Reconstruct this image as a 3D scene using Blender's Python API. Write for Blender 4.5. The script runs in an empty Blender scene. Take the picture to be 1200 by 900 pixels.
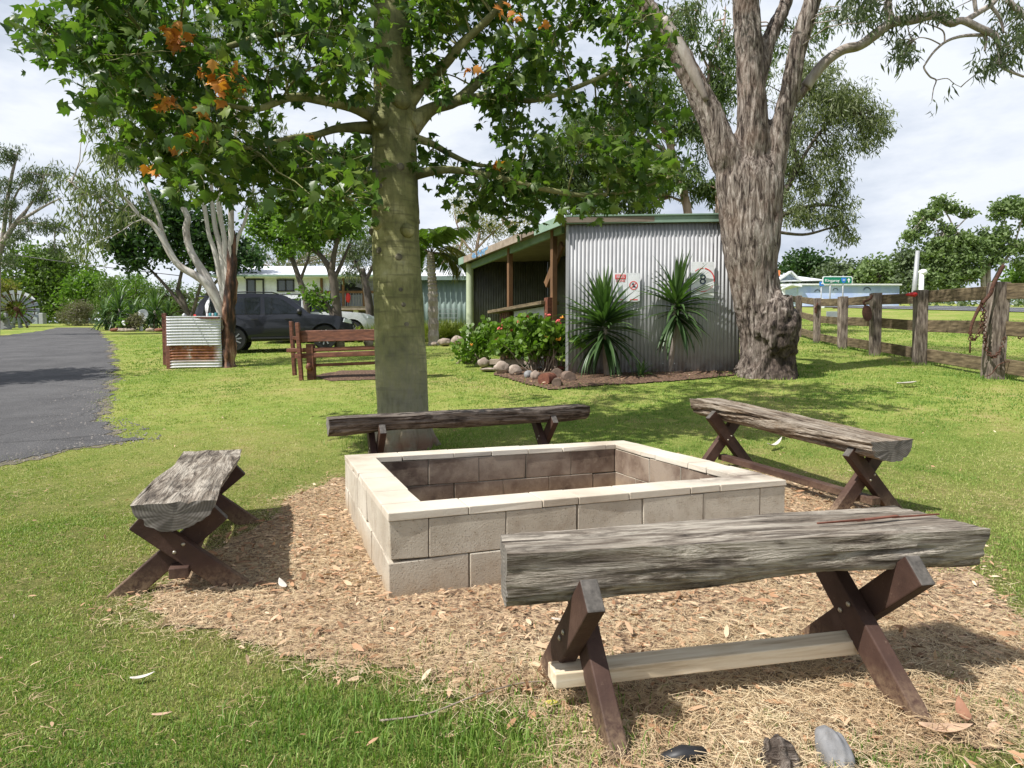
import bpy, bmesh, math, random
import numpy as np
from mathutils import Vector, Matrix, noise
R = math.radians
random.seed(7)
rng = np.random.default_rng(11)
scene = bpy.context.scene
col = scene.collection

# ------------------------------------------------------------------ place: camera and lie of the land
CAM_H, FPX, HORIZ = 1.13, 748.0, 418.0
PITCH = math.atan((450 - HORIZ) / FPX)
CP, SP = math.cos(PITCH), math.sin(PITCH)

def gz(x, y):
    """height of the lawn: level round the fire pit, then a steady rise"""
    t = y - 5.2
    r = 0.5 * (t + math.sqrt(t * t + 0.6)) - 0.02
    if r > 42:
        e = r - 42
        r = 42 + 0.25 * e
    s = 0.1 + 0.015 * math.tanh(x / 5.0)
    return s * max(r, 0.0)

def gz_np(x, y):
    t = y - 5.2
    r = 0.5 * (t + np.sqrt(t * t + 0.6)) - 0.02
    r = np.where(r > 42, 42 + 0.25 * (r - 42), r)
    return (0.1 + 0.015 * np.tanh(x / 5.0)) * np.maximum(r, 0)

def ray(px, py):
    c = (px - 600) / FPX
    e = (450 - py) / FPX
    return Vector((c, CP + e * SP, -SP + e * CP))

def W(px, py, y):
    d = ray(px, py)
    return d * (y / d.y) + Vector((0, 0, CAM_H))

def G(px, py, up=0.0):
    d = ray(px, py)
    lo, hi = 0.6, None
    y = 0.6
    while y < 140:
        p = d * (y / d.y) + Vector((0, 0, CAM_H))
        if p.z <= gz(p.x, p.y) + up:
            hi = y
            break
        lo = y
        y *= 1.02
    if hi is None:
        hi = 140
    for _ in range(30):
        m = (lo + hi) / 2
        p = d * (m / d.y) + Vector((0, 0, CAM_H))
        if p.z <= gz(p.x, p.y) + up:
            hi = m
        else:
            lo = m
    p = d * (hi / d.y) + Vector((0, 0, CAM_H))
    return p

def ground(x, y):
    return Vector((x, y, gz(x, y)))

def mpp(y):
    return y / FPX

# ------------------------------------------------------------------ object helpers
def thing(name, label, cat, loc=(0, 0, 0), rz=0.0, group=None):
    o = bpy.data.objects.new(name, None)
    o.empty_display_size = 0.1
    col.objects.link(o)
    o.location = loc
    o.rotation_euler = (0, 0, rz)
    o['label'] = label
    o['category'] = cat
    if group:
        o['group'] = group
    return o

def tag(o, label, cat, group=None):
    o['label'] = label
    o['category'] = cat
    if group:
        o['group'] = group
    return o

def structure(o):
    o['kind'] = 'structure'
    return o

def stuff(o, label=None):
    o['kind'] = 'stuff'
    if label:
        o['label'] = label
    return o

def copy_tree(o, parent=None):
    c = o.copy()
    col.objects.link(c)
    if parent:
        c.parent = parent
    for ch in [k for k in bpy.data.objects if k.parent == o]:
        copy_tree(ch, c)
    return c

class MB:
    def __init__(s):
        s.v, s.f, s.m = [], [], []
    def add(s, vs, fs, mi=0):
        b = len(s.v)
        s.v += [tuple(v) for v in vs]
        for i, f in enumerate(fs):
            s.f.append(tuple(k + b for k in f))
            s.m.append(mi[i] if isinstance(mi, (list, tuple)) else mi)
        return s
    def box(s, c, size, M=None, mi=0):
        x, y, z = [k / 2 for k in size]
        vs = [Vector((a, b, d)) for d in (-z, z) for b in (-y, y) for a in (-x, x)]
        if M is not None:
            vs = [M @ v for v in vs]
        c = Vector(c)
        vs = [v + c for v in vs]
        return s.add(vs, [(0, 2, 3, 1), (4, 5, 7, 6), (0, 1, 5, 4), (2, 6, 7, 3), (0, 4, 6, 2), (1, 3, 7, 5)], mi)
    def beam(s, p0, p1, w, h, side=None, mi=0, end_mi=None, jit=0.0):
        """bar from p0 to p1; w along 'side', h across"""
        p0, p1 = Vector(p0), Vector(p1)
        d = (p1 - p0).normalized()
        if side is None:
            side = d.cross(Vector((0, 0, 1)))
            if side.length < 1e-4:
                side = Vector((1, 0, 0))
        side = Vector(side)
        side = (side - d * side.dot(d)).normalized()
        up = side.cross(d).normalized()
        vs = []
        for p in (p0, p1):
            for a, b in ((-1, -1), (1, -1), (1, 1), (-1, 1)):
                vs.append(p + side * (a * w / 2 + random.uniform(-jit, jit)) + up * (b * h / 2 + random.uniform(-jit, jit)))
        e = mi if end_mi is None else end_mi
        return s.add(vs, [(0, 1, 2, 3), (7, 6, 5, 4), (0, 4, 5, 1), (1, 5, 6, 2), (2, 6, 7, 3), (3, 7, 4, 0)],
                     [e, e, mi, mi, mi, mi])
    def tube(s, pts, rad, n=8, cap=True, mi=0, rough=0.0, freq=3.0, squash=None):
        pts = [Vector(p) for p in pts]
        if not isinstance(rad, (list, tuple)):
            rad = [rad] * len(pts)
        N = len(pts)
        tang = []
        for i in range(N):
            a = pts[max(0, i - 1)]
            b = pts[min(N - 1, i + 1)]
            tang.append((b - a).normalized())
        ref = Vector((1, 0, 0)) if abs(tang[0].x) < 0.8 else Vector((0, 1, 0))
        u = (ref - tang[0] * ref.dot(tang[0])).normalized()
        vs, fs = [], []
        for i in range(N):
            u = (u - tang[i] * u.dot(tang[i]))
            u = u.normalized() if u.length > 1e-6 else tang[i].orthogonal().normalized()
            w = tang[i].cross(u)
            for k in range(n):
                a = 2 * math.pi * k / n
                r = rad[i]
                dirv = u * math.cos(a) + w * math.sin(a)
                if rough:
                    q = pts[i] + dirv * r
                    r *= 1 + rough * noise.noise(q * freq) + 0.5 * rough * noise.noise(q * freq * 2.7)
                vs.append(pts[i] + dirv * r)
        for i in range(N - 1):
            for k in range(n):
                k2 = (k + 1) % n
                fs.append((i * n + k, i * n + k2, (i + 1) * n + k2, (i + 1) * n + k))
        if cap:
            fs.append(tuple(reversed(range(n))))
            fs.append(tuple((N - 1) * n + k for k in range(n)))
        return s.add(vs, fs, mi)
    def lathe(s, prof, n=16, M=None, mi=0):
        vs, fs = [], []
        for r, z in prof:
            for k in range(n):
                a = 2 * math.pi * k / n
                v = Vector((r * math.cos(a), r * math.sin(a), z))
                vs.append(M @ v if M is not None else v)
        for i in range(len(prof) - 1):
            for k in range(n):
                k2 = (k + 1) % n
                fs.append((i * n + k, i * n + k2, (i + 1) * n + k2, (i + 1) * n + k))
        fs.append(tuple(reversed(range(n))))
        fs.append(tuple((len(prof) - 1) * n + k for k in range(n)))
        return s.add(vs, fs, mi)
    def prism(s, poly, ext, mi=0):
        """poly: 3D points in a plane, ext: extrude vector"""
        poly = [Vector(p) for p in poly]
        ext = Vector(ext)
        n = len(poly)
        fs = [tuple(reversed(range(n))), tuple(n + k for k in range(n))]
        for k in range(n):
            k2 = (k + 1) % n
            fs.append((k, k2, n + k2, n + k))
        return s.add(poly + [p + ext for p in poly], fs, mi)
    def blob(s, c, r, seed=0, sub=2, amp=0.2, freq=2.0, mi=0, flat=False):
        bm = bmesh.new()
        bmesh.ops.create_icosphere(bm, subdivisions=sub, radius=1)
        c = Vector(c)
        r = Vector(r) if not isinstance(r, (int, float)) else Vector((r, r, r))
        vs = []
        for v in bm.verts:
            n_ = v.co.copy()
            k = 1 + amp * noise.noise(n_ * freq + Vector((seed * 7.3, seed * 3.1, seed)))
            vs.append(c + Vector((n_.x * r.x, n_.y * r.y, n_.z * r.z)) * k)
        bm.verts.index_update()
        fs = [tuple(v.index for v in f.verts) for f in bm.faces]
        bm.free()
        return s.add(vs, fs, mi)
    def build(s, name, mats, parent=None, smooth=False, bev=0.0, loc=None, world=True, angle=None):
        me = bpy.data.meshes.new(name)
        off = Vector((0, 0, 0))
        if world:
            if parent is not None:
                q = parent
                while q is not None:
                    off += Vector(q.location)
                    q = q.parent
            elif loc is not None:
                off = Vector(loc)
        me.from_pydata([(v[0] - off.x, v[1] - off.y, v[2] - off.z) for v in s.v], [], s.f)
        if not isinstance(mats, (list, tuple)):
            mats = [mats]
        for m in mats:
            me.materials.append(m)
        if len(mats) > 1:
            me.polygons.foreach_set('material_index', s.m)
        me.validate()
        bm = bmesh.new()
        bm.from_mesh(me)
        bmesh.ops.recalc_face_normals(bm, faces=bm.faces)
        bm.to_mesh(me)
        bm.free()
        if smooth:
            me.polygons.foreach_set('use_smooth', [True] * len(me.polygons))
            if angle:
                me.set_sharp_from_angle(angle=R(angle))
        o = bpy.data.objects.new(name, me)
        col.objects.link(o)
        if parent is not None:
            o.parent = parent
        elif loc is not None:
            o.location = loc
        if bev:
            b = o.modifiers.new('bevel', 'BEVEL')
            b.width = bev
            b.segments = 2
            b.limit_method = 'ANGLE'
        return o

def npmesh(name, V, F, mat, parent=None, rnd=None, smooth=False, off=None):
    """V (n,3), F (m,k) arrays; rnd (m,) per-face random"""
    V = np.asarray(V, dtype=np.float32)
    if parent is not None:
        q = parent
        o_ = np.zeros(3)
        while q is not None:
            o_ += np.array(q.location)
            q = q.parent
        V = V - o_.astype(np.float32)
    elif off is not None:
        V = V - np.array(off, dtype=np.float32)
    F = np.asarray(F, dtype=np.int32)
    m, k = F.shape
    me = bpy.data.meshes.new(name)
    me.vertices.add(len(V))
    me.vertices.foreach_set('co', V.ravel())
    me.loops.add(m * k)
    me.loops.foreach_set('vertex_index', F.ravel())
    me.polygons.add(m)
    me.polygons.foreach_set('loop_start', np.arange(0, m * k, k, dtype=np.int32))
    try:
        me.polygons.foreach_set('loop_total', np.full(m, k, dtype=np.int32))
    except Exception:
        pass
    if smooth:
        me.polygons.foreach_set('use_smooth', np.ones(m, dtype=bool))
    me.update(calc_edges=True)
    if rnd is not None:
        a = me.attributes.new('rnd', 'FLOAT', 'FACE')
        a.data.foreach_set('value', np.asarray(rnd, dtype=np.float32))
    me.materials.append(mat)
    o = bpy.data.objects.new(name, me)
    col.objects.link(o)
    if parent is not None:
        o.parent = parent
    elif off is not None:
        o.location = off
    return o

# ------------------------------------------------------------------ leaves
def quad_tmpl(pts, tris):
    return np.array(pts, dtype=np.float32), np.array(tris, dtype=np.int32)

def maple_tmpl():
    out = [(0, -.04), (.12, -.30), (.30, -.52), (.34, -.26), (.56, -.46), (.62, -.17), (1.0, 0),
           (.62, .17), (.56, .46), (.34, .26), (.30, .52), (.12, .30), (0, .04)]
    pts = [(0.36, 0, 0.03)] + [(x, y, -0.18 * abs(y) - 0.10 * x * x) for x, y in out]
    tris = [(0, i, i + 1) for i in range(1, len(out))] + [(0, len(out), 1)]
    return quad_tmpl(pts, tris)

MAPLE = maple_tmpl()
def curl(t, ky, kx, asym=0.0):
    v, f = t
    v = v.copy()
    v[:, 2] = -ky * np.abs(v[:, 1]) - kx * v[:, 0] ** 2 + asym * v[:, 1]
    return v, f
MAPLES = [MAPLE, curl(MAPLE, .42, .30, .1), curl(MAPLE, -.30, .22, .25), curl(MAPLE, .1, .55, -.2)]
LANCE = quad_tmpl([(0, 0, 0), (.45, -.10, .0), (1, 0, -.12), (.45, .10, .0)], [(0, 1, 2), (0, 2, 3)])
OVAL = quad_tmpl([(0, 0, 0), (.3, -.24, .03), (.72, -.20, .02), (1, 0, -.05), (.72, .20, .02), (.3, .24, .03)],
                 [(0, 1, 2), (0, 2, 3), (0, 3, 4), (0, 4, 5)])
ROUND = quad_tmpl([(0.45, 0, -.06)] + [(0.5 + .5 * math.cos(a), .5 * math.sin(a), .05 * math.cos(2 * a)) for a in
                  [math.pi + 2 * math.pi * k / 8 for k in range(8)]],
                  [(0, 1 + k, 1 + (k + 1) % 8) for k in range(8)])

def basis(d, roll):
    """d (n,3) unit long axes; roll (n,) -> 3 axes"""
    ref = np.tile(np.array([0, 0, 1.0]), (len(d), 1))
    bad = np.abs(d[:, 2]) > 0.95
    ref[bad] = np.array([1.0, 0, 0])
    s = np.cross(ref, d)
    s /= np.linalg.norm(s, axis=1, keepdims=True) + 1e-9
    n = np.cross(d, s)
    c, q = np.cos(roll)[:, None], np.sin(roll)[:, None]
    return d, s * c + n * q, -s * q + n * c

def leaves(centers, size, tmpl, mode='any', droop=0.5, rolls=1.0):
    c = np.asarray(centers, dtype=np.float64)
    n = len(c)
    d = rng.normal(size=(n, 3))
    if mode == 'droop':
        d = d * 0.55
        d[:, 2] -= 1.0 * (0.4 + droop)
    elif mode == 'flat':
        d[:, 2] = d[:, 2] * 0.35 - droop
    d /= np.linalg.norm(d, axis=1, keepdims=True)
    roll = rng.normal(size=n) * rolls if mode == 'flat' else rng.uniform(0, 2 * np.pi, n)
    X, Y, Z = basis(d, roll)
    sz = np.asarray(size) * np.ones(n)
    tv, tf = tmpl
    k = len(tv)
    V = (c[:, None, :] + sz[:, None, None] * (tv[None, :, 0:1] * X[:, None, :] + tv[None, :, 1:2] * Y[:, None, :] + tv[None, :, 2:3] * Z[:, None, :]))
    F = (tf[None] + (np.arange(n) * k)[:, None, None]).reshape(-1, 3)
    rn = np.repeat(rng.random(n), len(tf))
    return V.reshape(-1, 3), F, rn

def merge(parts):
    Vs, Fs, Rs = [], [], []
    b = 0
    for V, F, r in parts:
        Vs.append(V)
        Fs.append(F + b)
        Rs.append(r)
        b += len(V)
    return np.concatenate(Vs), np.concatenate(Fs), np.concatenate(Rs)

def cluster_pts(c, r, n, shell=0.5, flat=1.0):
    """n points in an uneven blob of radius r round c, thinner towards its middle"""
    d = rng.normal(size=(n, 3))
    d /= np.linalg.norm(d, axis=1, keepdims=True)
    u = rng.random(n) ** (1 / 3.0)
    u = shell + (1 - shell) * u if shell > 0 else u
    u = np.where(rng.random(n) < 0.25, rng.random(n), u)
    k = 1 + 0.25 * np.sin(d[:, 0] * 3.1 + c[0] * 5) + 0.2 * np.sin(d[:, 1] * 4.3 + c[1] * 3) + 0.2 * np.sin(d[:, 2] * 3.7 + c[2] * 9)
    p = d * (u * k)[:, None] * np.asarray(r)
    p[:, 2] *= flat
    return p + np.asarray(c)

def inpoly(x, y, poly):
    poly = np.asarray(poly)
    n = len(poly)
    ins = np.zeros(x.shape, bool)
    j = n - 1
    for i in range(n):
        xi, yi = poly[i]
        xj, yj = poly[j]
        cond = ((yi > y) != (yj > y)) & (x < (xj - xi) * (y - yi) / (yj - yi + 1e-12) + xi)
        ins ^= cond
        j = i
    return ins

def edgedist(x, y, poly):
    poly = np.asarray(poly)
    best = np.full(x.shape, 1e9)
    n = len(poly)
    for i in range(n):
        a, b = poly[i], poly[(i + 1) % n]
        ab = b - a
        t = ((x - a[0]) * ab[0] + (y - a[1]) * ab[1]) / (ab @ ab + 1e-12)
        t = np.clip(t, 0, 1)
        dd = np.hypot(x - a[0] - t * ab[0], y - a[1] - t * ab[1])
        best = np.minimum(best, dd)
    return best

def wob(x, y, f, seed=0):
    """cheap smooth 2D noise, about -1..1"""
    s = np.zeros_like(x)
    for k, (a, b, p) in enumerate(((1.0, .37, .3), (-.53, 1.1, 1.7), (1.7, -1.3, 4.1), (2.3, 2.9, 2.2), (-3.7, 2.6, 5.5))):
        s += np.sin((a * x + b * y) * f + p + seed * (1.3 + k)) / (1 + 0.45 * k)
    return s / 2.6
# ------------------------------------------------------------------ materials
def newmat(name):
    m = bpy.data.materials.new(name)
    m.use_nodes = True
    nt = m.node_tree
    nt.nodes.clear()
    out = nt.nodes.new('ShaderNodeOutputMaterial')
    bs = nt.nodes.new('ShaderNodeBsdfPrincipled')
    nt.links.new(bs.outputs[0], out.inputs[0])
    return m, nt, bs, out

def nd(nt, t, **kw):
    n = nt.nodes.new(t)
    for k, v in kw.items():
        if k.startswith('i_'):
            n.inputs[k[2:].replace('_', ' ')].default_value = v
        else:
            setattr(n, k, v)
    return n

def c4(c):
    return (c[0], c[1], c[2], 1.0)

def coords(nt, stretch=(1, 1, 1), kind='Object'):
    tc = nd(nt, 'ShaderNodeTexCoord')
    mp = nd(nt, 'ShaderNodeMapping')
    mp.inputs['Scale'].default_value = stretch
    nt.links.new(tc.outputs[kind], mp.inputs['Vector'])
    return mp.outputs[0]

def ntex(nt, vec, scale, detail=5, rough=0.6, dist=0.0):
    n = nd(nt, 'ShaderNodeTexNoise')
    n.inputs['Scale'].default_value = scale
    n.inputs['Detail'].default_value = detail
    n.inputs['Roughness'].default_value = rough
    n.inputs['Distortion'].default_value = dist
    nt.links.new(vec, n.inputs['Vector'])
    return n.outputs[0]

def ramp(nt, fac, stops):
    r = nd(nt, 'ShaderNodeValToRGB')
    els = r.color_ramp.elements
    while len(els) < len(stops):
        els.new(0.5)
    for e, (p, c) in zip(els, stops):
        e.position = p
        e.color = c4(c)
    nt.links.new(fac, r.inputs[0])
    return r.outputs[0]

def mixc(nt, fac, a, b, mode='MIX'):
    m = nd(nt, 'ShaderNodeMix', data_type='RGBA', blend_type=mode)
    for sock, v in ((m.inputs[0], fac), (m.inputs[6], a), (m.inputs[7], b)):
        if isinstance(v, (int, float)):
            sock.default_value = v
        elif isinstance(v, tuple):
            sock.default_value = c4(v)
        else:
            nt.links.new(v, sock)
    return m.outputs[2]

def mapr(nt, v, a, b, c=0.0, d=1.0):
    m = nd(nt, 'ShaderNodeMapRange')
    m.inputs[1].default_value = a
    m.inputs[2].default_value = b
    m.inputs[3].default_value = c
    m.inputs[4].default_value = d
    nt.links.new(v, m.inputs[0])
    return m.outputs[0]

def math_(nt, op, a, b):
    m = nd(nt, 'ShaderNodeMath', operation=op)
    for s, v in ((m.inputs[0], a), (m.inputs[1], b)):
        if isinstance(v, (int, float)):
            s.default_value = v
        else:
            nt.links.new(v, s)
    return m.outputs[0]

def bump(nt, bs, h, strength=0.3, dist=0.01):
    b = nd(nt, 'ShaderNodeBump')
    b.inputs['Strength'].default_value = strength
    b.inputs['Distance'].default_value = dist
    nt.links.new(h, b.inputs['Height'])
    nt.links.new(b.outputs[0], bs.inputs['Normal'])

def simple(name, stops, scale=8, stretch=(1, 1, 1), rough=0.8, bmp=0.2, bdist=0.005, detail=5, metal=0.0, spec=None, kind='Object', dist=0.0):
    """noise-driven colour over a ramp of stops"""
    m, nt, bs, out = newmat(name)
    v = coords(nt, stretch, kind)
    n = ntex(nt, v, scale, detail, 0.62, dist)
    if isinstance(stops[0], (int, float)):
        a = stops
        stops = [(0.3, tuple(k * 0.85 for k in a)), (0.7, tuple(min(1, k * 1.15) for k in a))]
    nt.links.new(ramp(nt, n, stops), bs.inputs['Base Color'])
    bs.inputs['Roughness'].default_value = rough
    bs.inputs['Metallic'].default_value = metal
    if spec is not None:
        bs.inputs['Specular IOR Level'].default_value = spec
    if bmp:
        bump(nt, bs, n, bmp, bdist)
    return m

def leafmat(name, stops, trans=0.35, rough=0.45, tint=None, clump=1.3):
    m, nt, bs, out = newmat(name)
    at = nd(nt, 'ShaderNodeAttribute', attribute_name='rnd')
    v = coords(nt, (1, 1, 1))
    n = ntex(nt, v, clump, 2)
    f = math_(nt, 'ADD', math_(nt, 'MULTIPLY', at.outputs['Fac'], 0.65), math_(nt, 'MULTIPLY', mapr(nt, n, 0.3, 0.7), 0.35))
    c = ramp(nt, f, stops)
    nt.links.new(c, bs.inputs['Base Color'])
    bs.inputs['Roughness'].default_value = rough
    bs.inputs['Specular IOR Level'].default_value = 0.35
    tr = nd(nt, 'ShaderNodeBsdfTranslucent')
    tc = mixc(nt, 1.0, c, (1.0, 1.25, 0.45), 'MULTIPLY')
    nt.links.new(tc, tr.inputs[0])
    mx = nd(nt, 'ShaderNodeMixShader')
    mx.inputs[0].default_value = trans
    nt.links.new(bs.outputs[0], mx.inputs[1])
    nt.links.new(tr.outputs[0], mx.inputs[2])
    nt.links.new(mx.outputs[0], out.inputs[0])
    return m

M = {}
# lawn soil/grass sheet: green, worn yellow and bare patches
def make_lawn():
    m, nt, bs, out = newmat('lawn')
    v = coords(nt)
    big = ntex(nt, v, 0.55, 4, 0.6)
    mid = ntex(nt, v, 3.5, 5, 0.65)
    fine = ntex(nt, v, 60, 3, 0.7)
    f = math_(nt, 'ADD', math_(nt, 'MULTIPLY', big, 0.55), math_(nt, 'MULTIPLY', mid, 0.45))
    c = ramp(nt, f, [(0.30, (.14, .22, .038)), (0.44, (.22, .30, .06)), (0.54, (.32, .35, .10)), (0.64, (.40, .35, .15)), (0.75, (.34, .26, .13))])
    soil_shade = ramp(nt, ntex(nt, v, 9, 5, .7), [(0.3, (.05, .045, .02)), (0.5, (.10, .095, .035)), (0.7, (.20, .16, .08))])
    sx = nd(nt, 'ShaderNodeSeparateXYZ')
    nt.links.new(v, sx.inputs[0])
    c = mixc(nt, mapr(nt, sx.outputs[1], 3.5, 9, .8, .12), c, soil_shade)  # near soil darkened: shade between the blades put into the colour
    c = mixc(nt, mapr(nt, fine, 0.3, 0.7), mixc(nt, 1.0, c, (.55, .55, .5), 'MULTIPLY'), mixc(nt, 1.0, c, (1.3, 1.3, 1.2), 'MULTIPLY'))
    nt.links.new(c, bs.inputs['Base Color'])
    bs.inputs['Roughness'].default_value = 0.95
    bs.inputs['Specular IOR Level'].default_value = 0.1
    bump(nt, bs, fine, 0.6, 0.03)
    return m
M['lawn'] = make_lawn()
M['blade'] = leafmat('grass_blade', [(0.0, (.075, .16, .025)), (0.28, (.165, .275, .048)), (0.52, (.29, .37, .085)), (0.76, (.47, .46, .18)), (1.0, (.62, .52, .30))], 0.3, 0.6, clump=0.9)
M['straw'] = leafmat('dry_straw', [(0.0, (.26, .15, .08)), (0.3, (.48, .34, .20)), (0.65, (.66, .52, .34)), (1.0, (.80, .70, .50))], 0.15, 0.7, clump=2.0)
M['litter'] = leafmat('dry_leaf', [(0.0, (.13, .06, .032)), (0.35, (.44, .25, .14)), (0.7, (.64, .47, .31)), (1.0, (.78, .68, .52))], 0.1, 0.6, clump=3.0)
M['mulch'] = simple('mulch_soil', [(0.34, (.065, .038, .023)), (0.46, (.22, .14, .085)), (0.56, (.42, .30, .185)), (0.68, (.58, .45, .29))], 40, rough=.95, bmp=.8, bdist=.02, detail=8)
M['bedbark'] = simple('bed_bark', [(0.35, (.035, .02, .013)), (0.5, (.105, .058, .034)), (0.66, (.24, .15, .095))], 26, rough=.95, bmp=.8, bdist=.02, detail=8)

def make_bitumen(name, a, b, spk):
    m, nt, bs, out = newmat(name)
    v = coords(nt)
    n1 = ntex(nt, v, 1.2, 4)
    n2 = ntex(nt, v, 90, 2, .8)
    n0 = ntex(nt, v, .35, 5, .65)
    c = ramp(nt, math_(nt, 'ADD', math_(nt, 'MULTIPLY', n1, .5), math_(nt, 'MULTIPLY', n0, .5)), [(0.38, a), (0.62, b)])
    vc = nd(nt, 'ShaderNodeTexVoronoi', feature='DISTANCE_TO_EDGE')
    vc.inputs['Scale'].default_value = .55
    nt.links.new(mixc(nt, .12, v, ntex(nt, v, 3, 4)), vc.inputs['Vector'])
    c = mixc(nt, mapr(nt, vc.outputs['Distance'], .012, .004, 0, .6), c, tuple(k * .4 for k in a))
    c = mixc(nt, mapr(nt, n2, .54, .70), c, spk)
    nt.links.new(c, bs.inputs['Base Color'])
    bs.inputs['Roughness'].default_value = .9
    bump(nt, bs, n2, .7, .015)
    return m
M['drive'] = make_bitumen('driveway_bitumen', (.042, .041, .044), (.088, .086, .088), (.22, .21, .20))
M['verge'] = make_bitumen('gravel_verge', (.10, .085, .06), (.20, .17, .12), (.32, .28, .22))
M['road'] = make_bitumen('highway_asphalt', (.065, .068, .08), (.085, .088, .10), (.13, .13, .13))
M['roadpaint'] = simple('road_paint', (.75, .75, .73), 30, bmp=0)

# concrete block
def make_block(name, dirty):
    m, nt, bs, out = newmat(name)
    v = coords(nt)
    n1 = ntex(nt, v, 2.2, 5, .6)
    n2 = ntex(nt, v, 120, 2, .7)
    n3 = ntex(nt, v, 14, 4, .6)
    geo = nd(nt, 'ShaderNodeObjectInfo')
    if dirty:
        c = ramp(nt, n1, [(0.35, (.075, .05, .038)), (0.48, (.18, .13, .098)), (0.62, (.31, .25, .195))])
    else:
        c = ramp(nt, n1, [(0.3, (.36, .31, .245)), (0.46, (.48, .43, .35)), (0.60, (.55, .50, .415)), (0.72, (.59, .545, .46))])
    c = mixc(nt, mapr(nt, n3, .5, .72, 0, .5), c, (.33, .26, .19))
    vo = nd(nt, 'ShaderNodeTexVoronoi')
    vo.inputs['Scale'].default_value = 85
    nt.links.new(v, vo.inputs['Vector'])
    pit = mapr(nt, vo.outputs['Distance'], .08, .2)
    pitm = math_(nt, 'MAXIMUM', pit, mapr(nt, n3, .48, .40))
    c = mixc(nt, pitm, mixc(nt, 1.0, c, (.55, .5, .45), 'MULTIPLY'), c)
    # soil splash low down on the courses
    sx = nd(nt, 'ShaderNodeSeparateXYZ')
    nt.links.new(v, sx.inputs[0])
    low = math_(nt, 'MULTIPLY', mapr(nt, sx.outputs[2], .16, .0), mapr(nt, n1, .38, .62, .1, .9))
    c = mixc(nt, low, c, (.34, .235, .13))
    nt.links.new(c, bs.inputs['Base Color'])
    bs.inputs['Roughness'].default_value = .92
    bs.inputs['Specular IOR Level'].default_value = .2
    h = math_(nt, 'ADD', math_(nt, 'MULTIPLY', pitm, .6), math_(nt, 'MULTIPLY', n2, .5))
    bump(nt, bs, h, .9, .006)
    return m
M['block'] = make_block('concrete_block', False)
M['soot'] = make_block('smoke_stained_block', True)
def make_cap():
    m, nt, bs, out = newmat('capping_block')
    v = coords(nt)
    n1 = ntex(nt, v, 1.7, 5, .6)
    n2 = ntex(nt, v, 100, 2, .7)
    c = ramp(nt, n1, [(0.32, (.40, .335, .26)), (0.46, (.54, .475, .385)), (0.6, (.61, .555, .465)), (0.75, (.63, .58, .50))])
    # soot tongue on the inner half of the front right rim
    sx = nd(nt, 'ShaderNodeSeparateXYZ')
    nt.links.new(v, sx.inputs[0])
    n4 = ntex(nt, v, 5, 4)
    ax = mapr(nt, sx.outputs[0], .25, .75)
    ay = math_(nt, 'MULTIPLY', mapr(nt, sx.outputs[1], -.93, -.80), mapr(nt, sx.outputs[1], -.5, -.72))
    f = math_(nt, 'MULTIPLY', math_(nt, 'MULTIPLY', ax, ay), mapr(nt, n4, .38, .6, .15, .85))
    c = mixc(nt, f, c, (.17, .13, .105))
    nt.links.new(c, bs.inputs['Base Color'])
    bs.inputs['Roughness'].default_value = .9
    bs.inputs['Specular IOR Level'].default_value = .2
    bump(nt, bs, math_(nt, 'ADD', n2, math_(nt, 'MULTIPLY', n1, 2.0)), .35, .004)
    return m
M['cap'] = make_cap()
M['ash'] = simple('ash_floor', [(0.3, (.025, .02, .018)), (0.5, (.10, .085, .075)), (0.7, (.34, .31, .28))], 9, bmp=.5)

# weathered sawn log: long grain along local X
def make_log(name, dark, mid, light, warm):
    m, nt, bs, out = newmat(name)
    v = coords(nt, (2.4, 20, 20))
    v2 = coords(nt, (5, 110, 110))
    v3 = coords(nt, (1, 2.2, 2.2))
    g1 = ntex(nt, v, 1.0, 7, .68, .9)
    g2 = ntex(nt, v2, 1.0, 3, .6)
    n3 = ntex(nt, v3, 2.2, 4, .6)
    c = ramp(nt, g1, [(0.37, dark), (0.45, mid), (0.56, light), (0.75, light)])
    blot = ntex(nt, coords(nt, (2.2, 5, 5)), 2.0, 6, .7)
    c = mixc(nt, mapr(nt, blot, .47, .36, 0, .75), c, tuple(k * .6 for k in mid))
    saw = ntex(nt, coords(nt, (42, 3, 3)), 1.0, 2, .5)
    c = mixc(nt, mapr(nt, saw, .55, .75, 0, .14), c, light)
    c = mixc(nt, mapr(nt, n3, .5, .68, 0, .55), c, warm)
    c = mixc(nt, mapr(nt, g2, .50, .30, 0, .6), c, tuple(k * .45 for k in mid))
    nt.links.new(c, bs.inputs['Base Color'])
    bs.inputs['Roughness'].default_value = .9
    bs.inputs['Specular IOR Level'].default_value = .2
    bump(nt, bs, math_(nt, 'ADD', g1, math_(nt, 'MULTIPLY', g2, .45)), 1.0, .03)
    return m
M['log'] = make_log('weathered_log', (.045, .036, .03), (.21, .175, .14), (.47, .42, .35), (.17, .13, .095))
M['logtan'] = make_log('weathered_tan_log', (.045, .03, .022), (.21, .16, .115), (.39, .335, .27), (.26, .18, .11))
M['logdark'] = make_log('weathered_dark_log', (.022, .016, .013), (.10, .077, .062), (.28, .24, .205), (.10, .07, .05))
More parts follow.
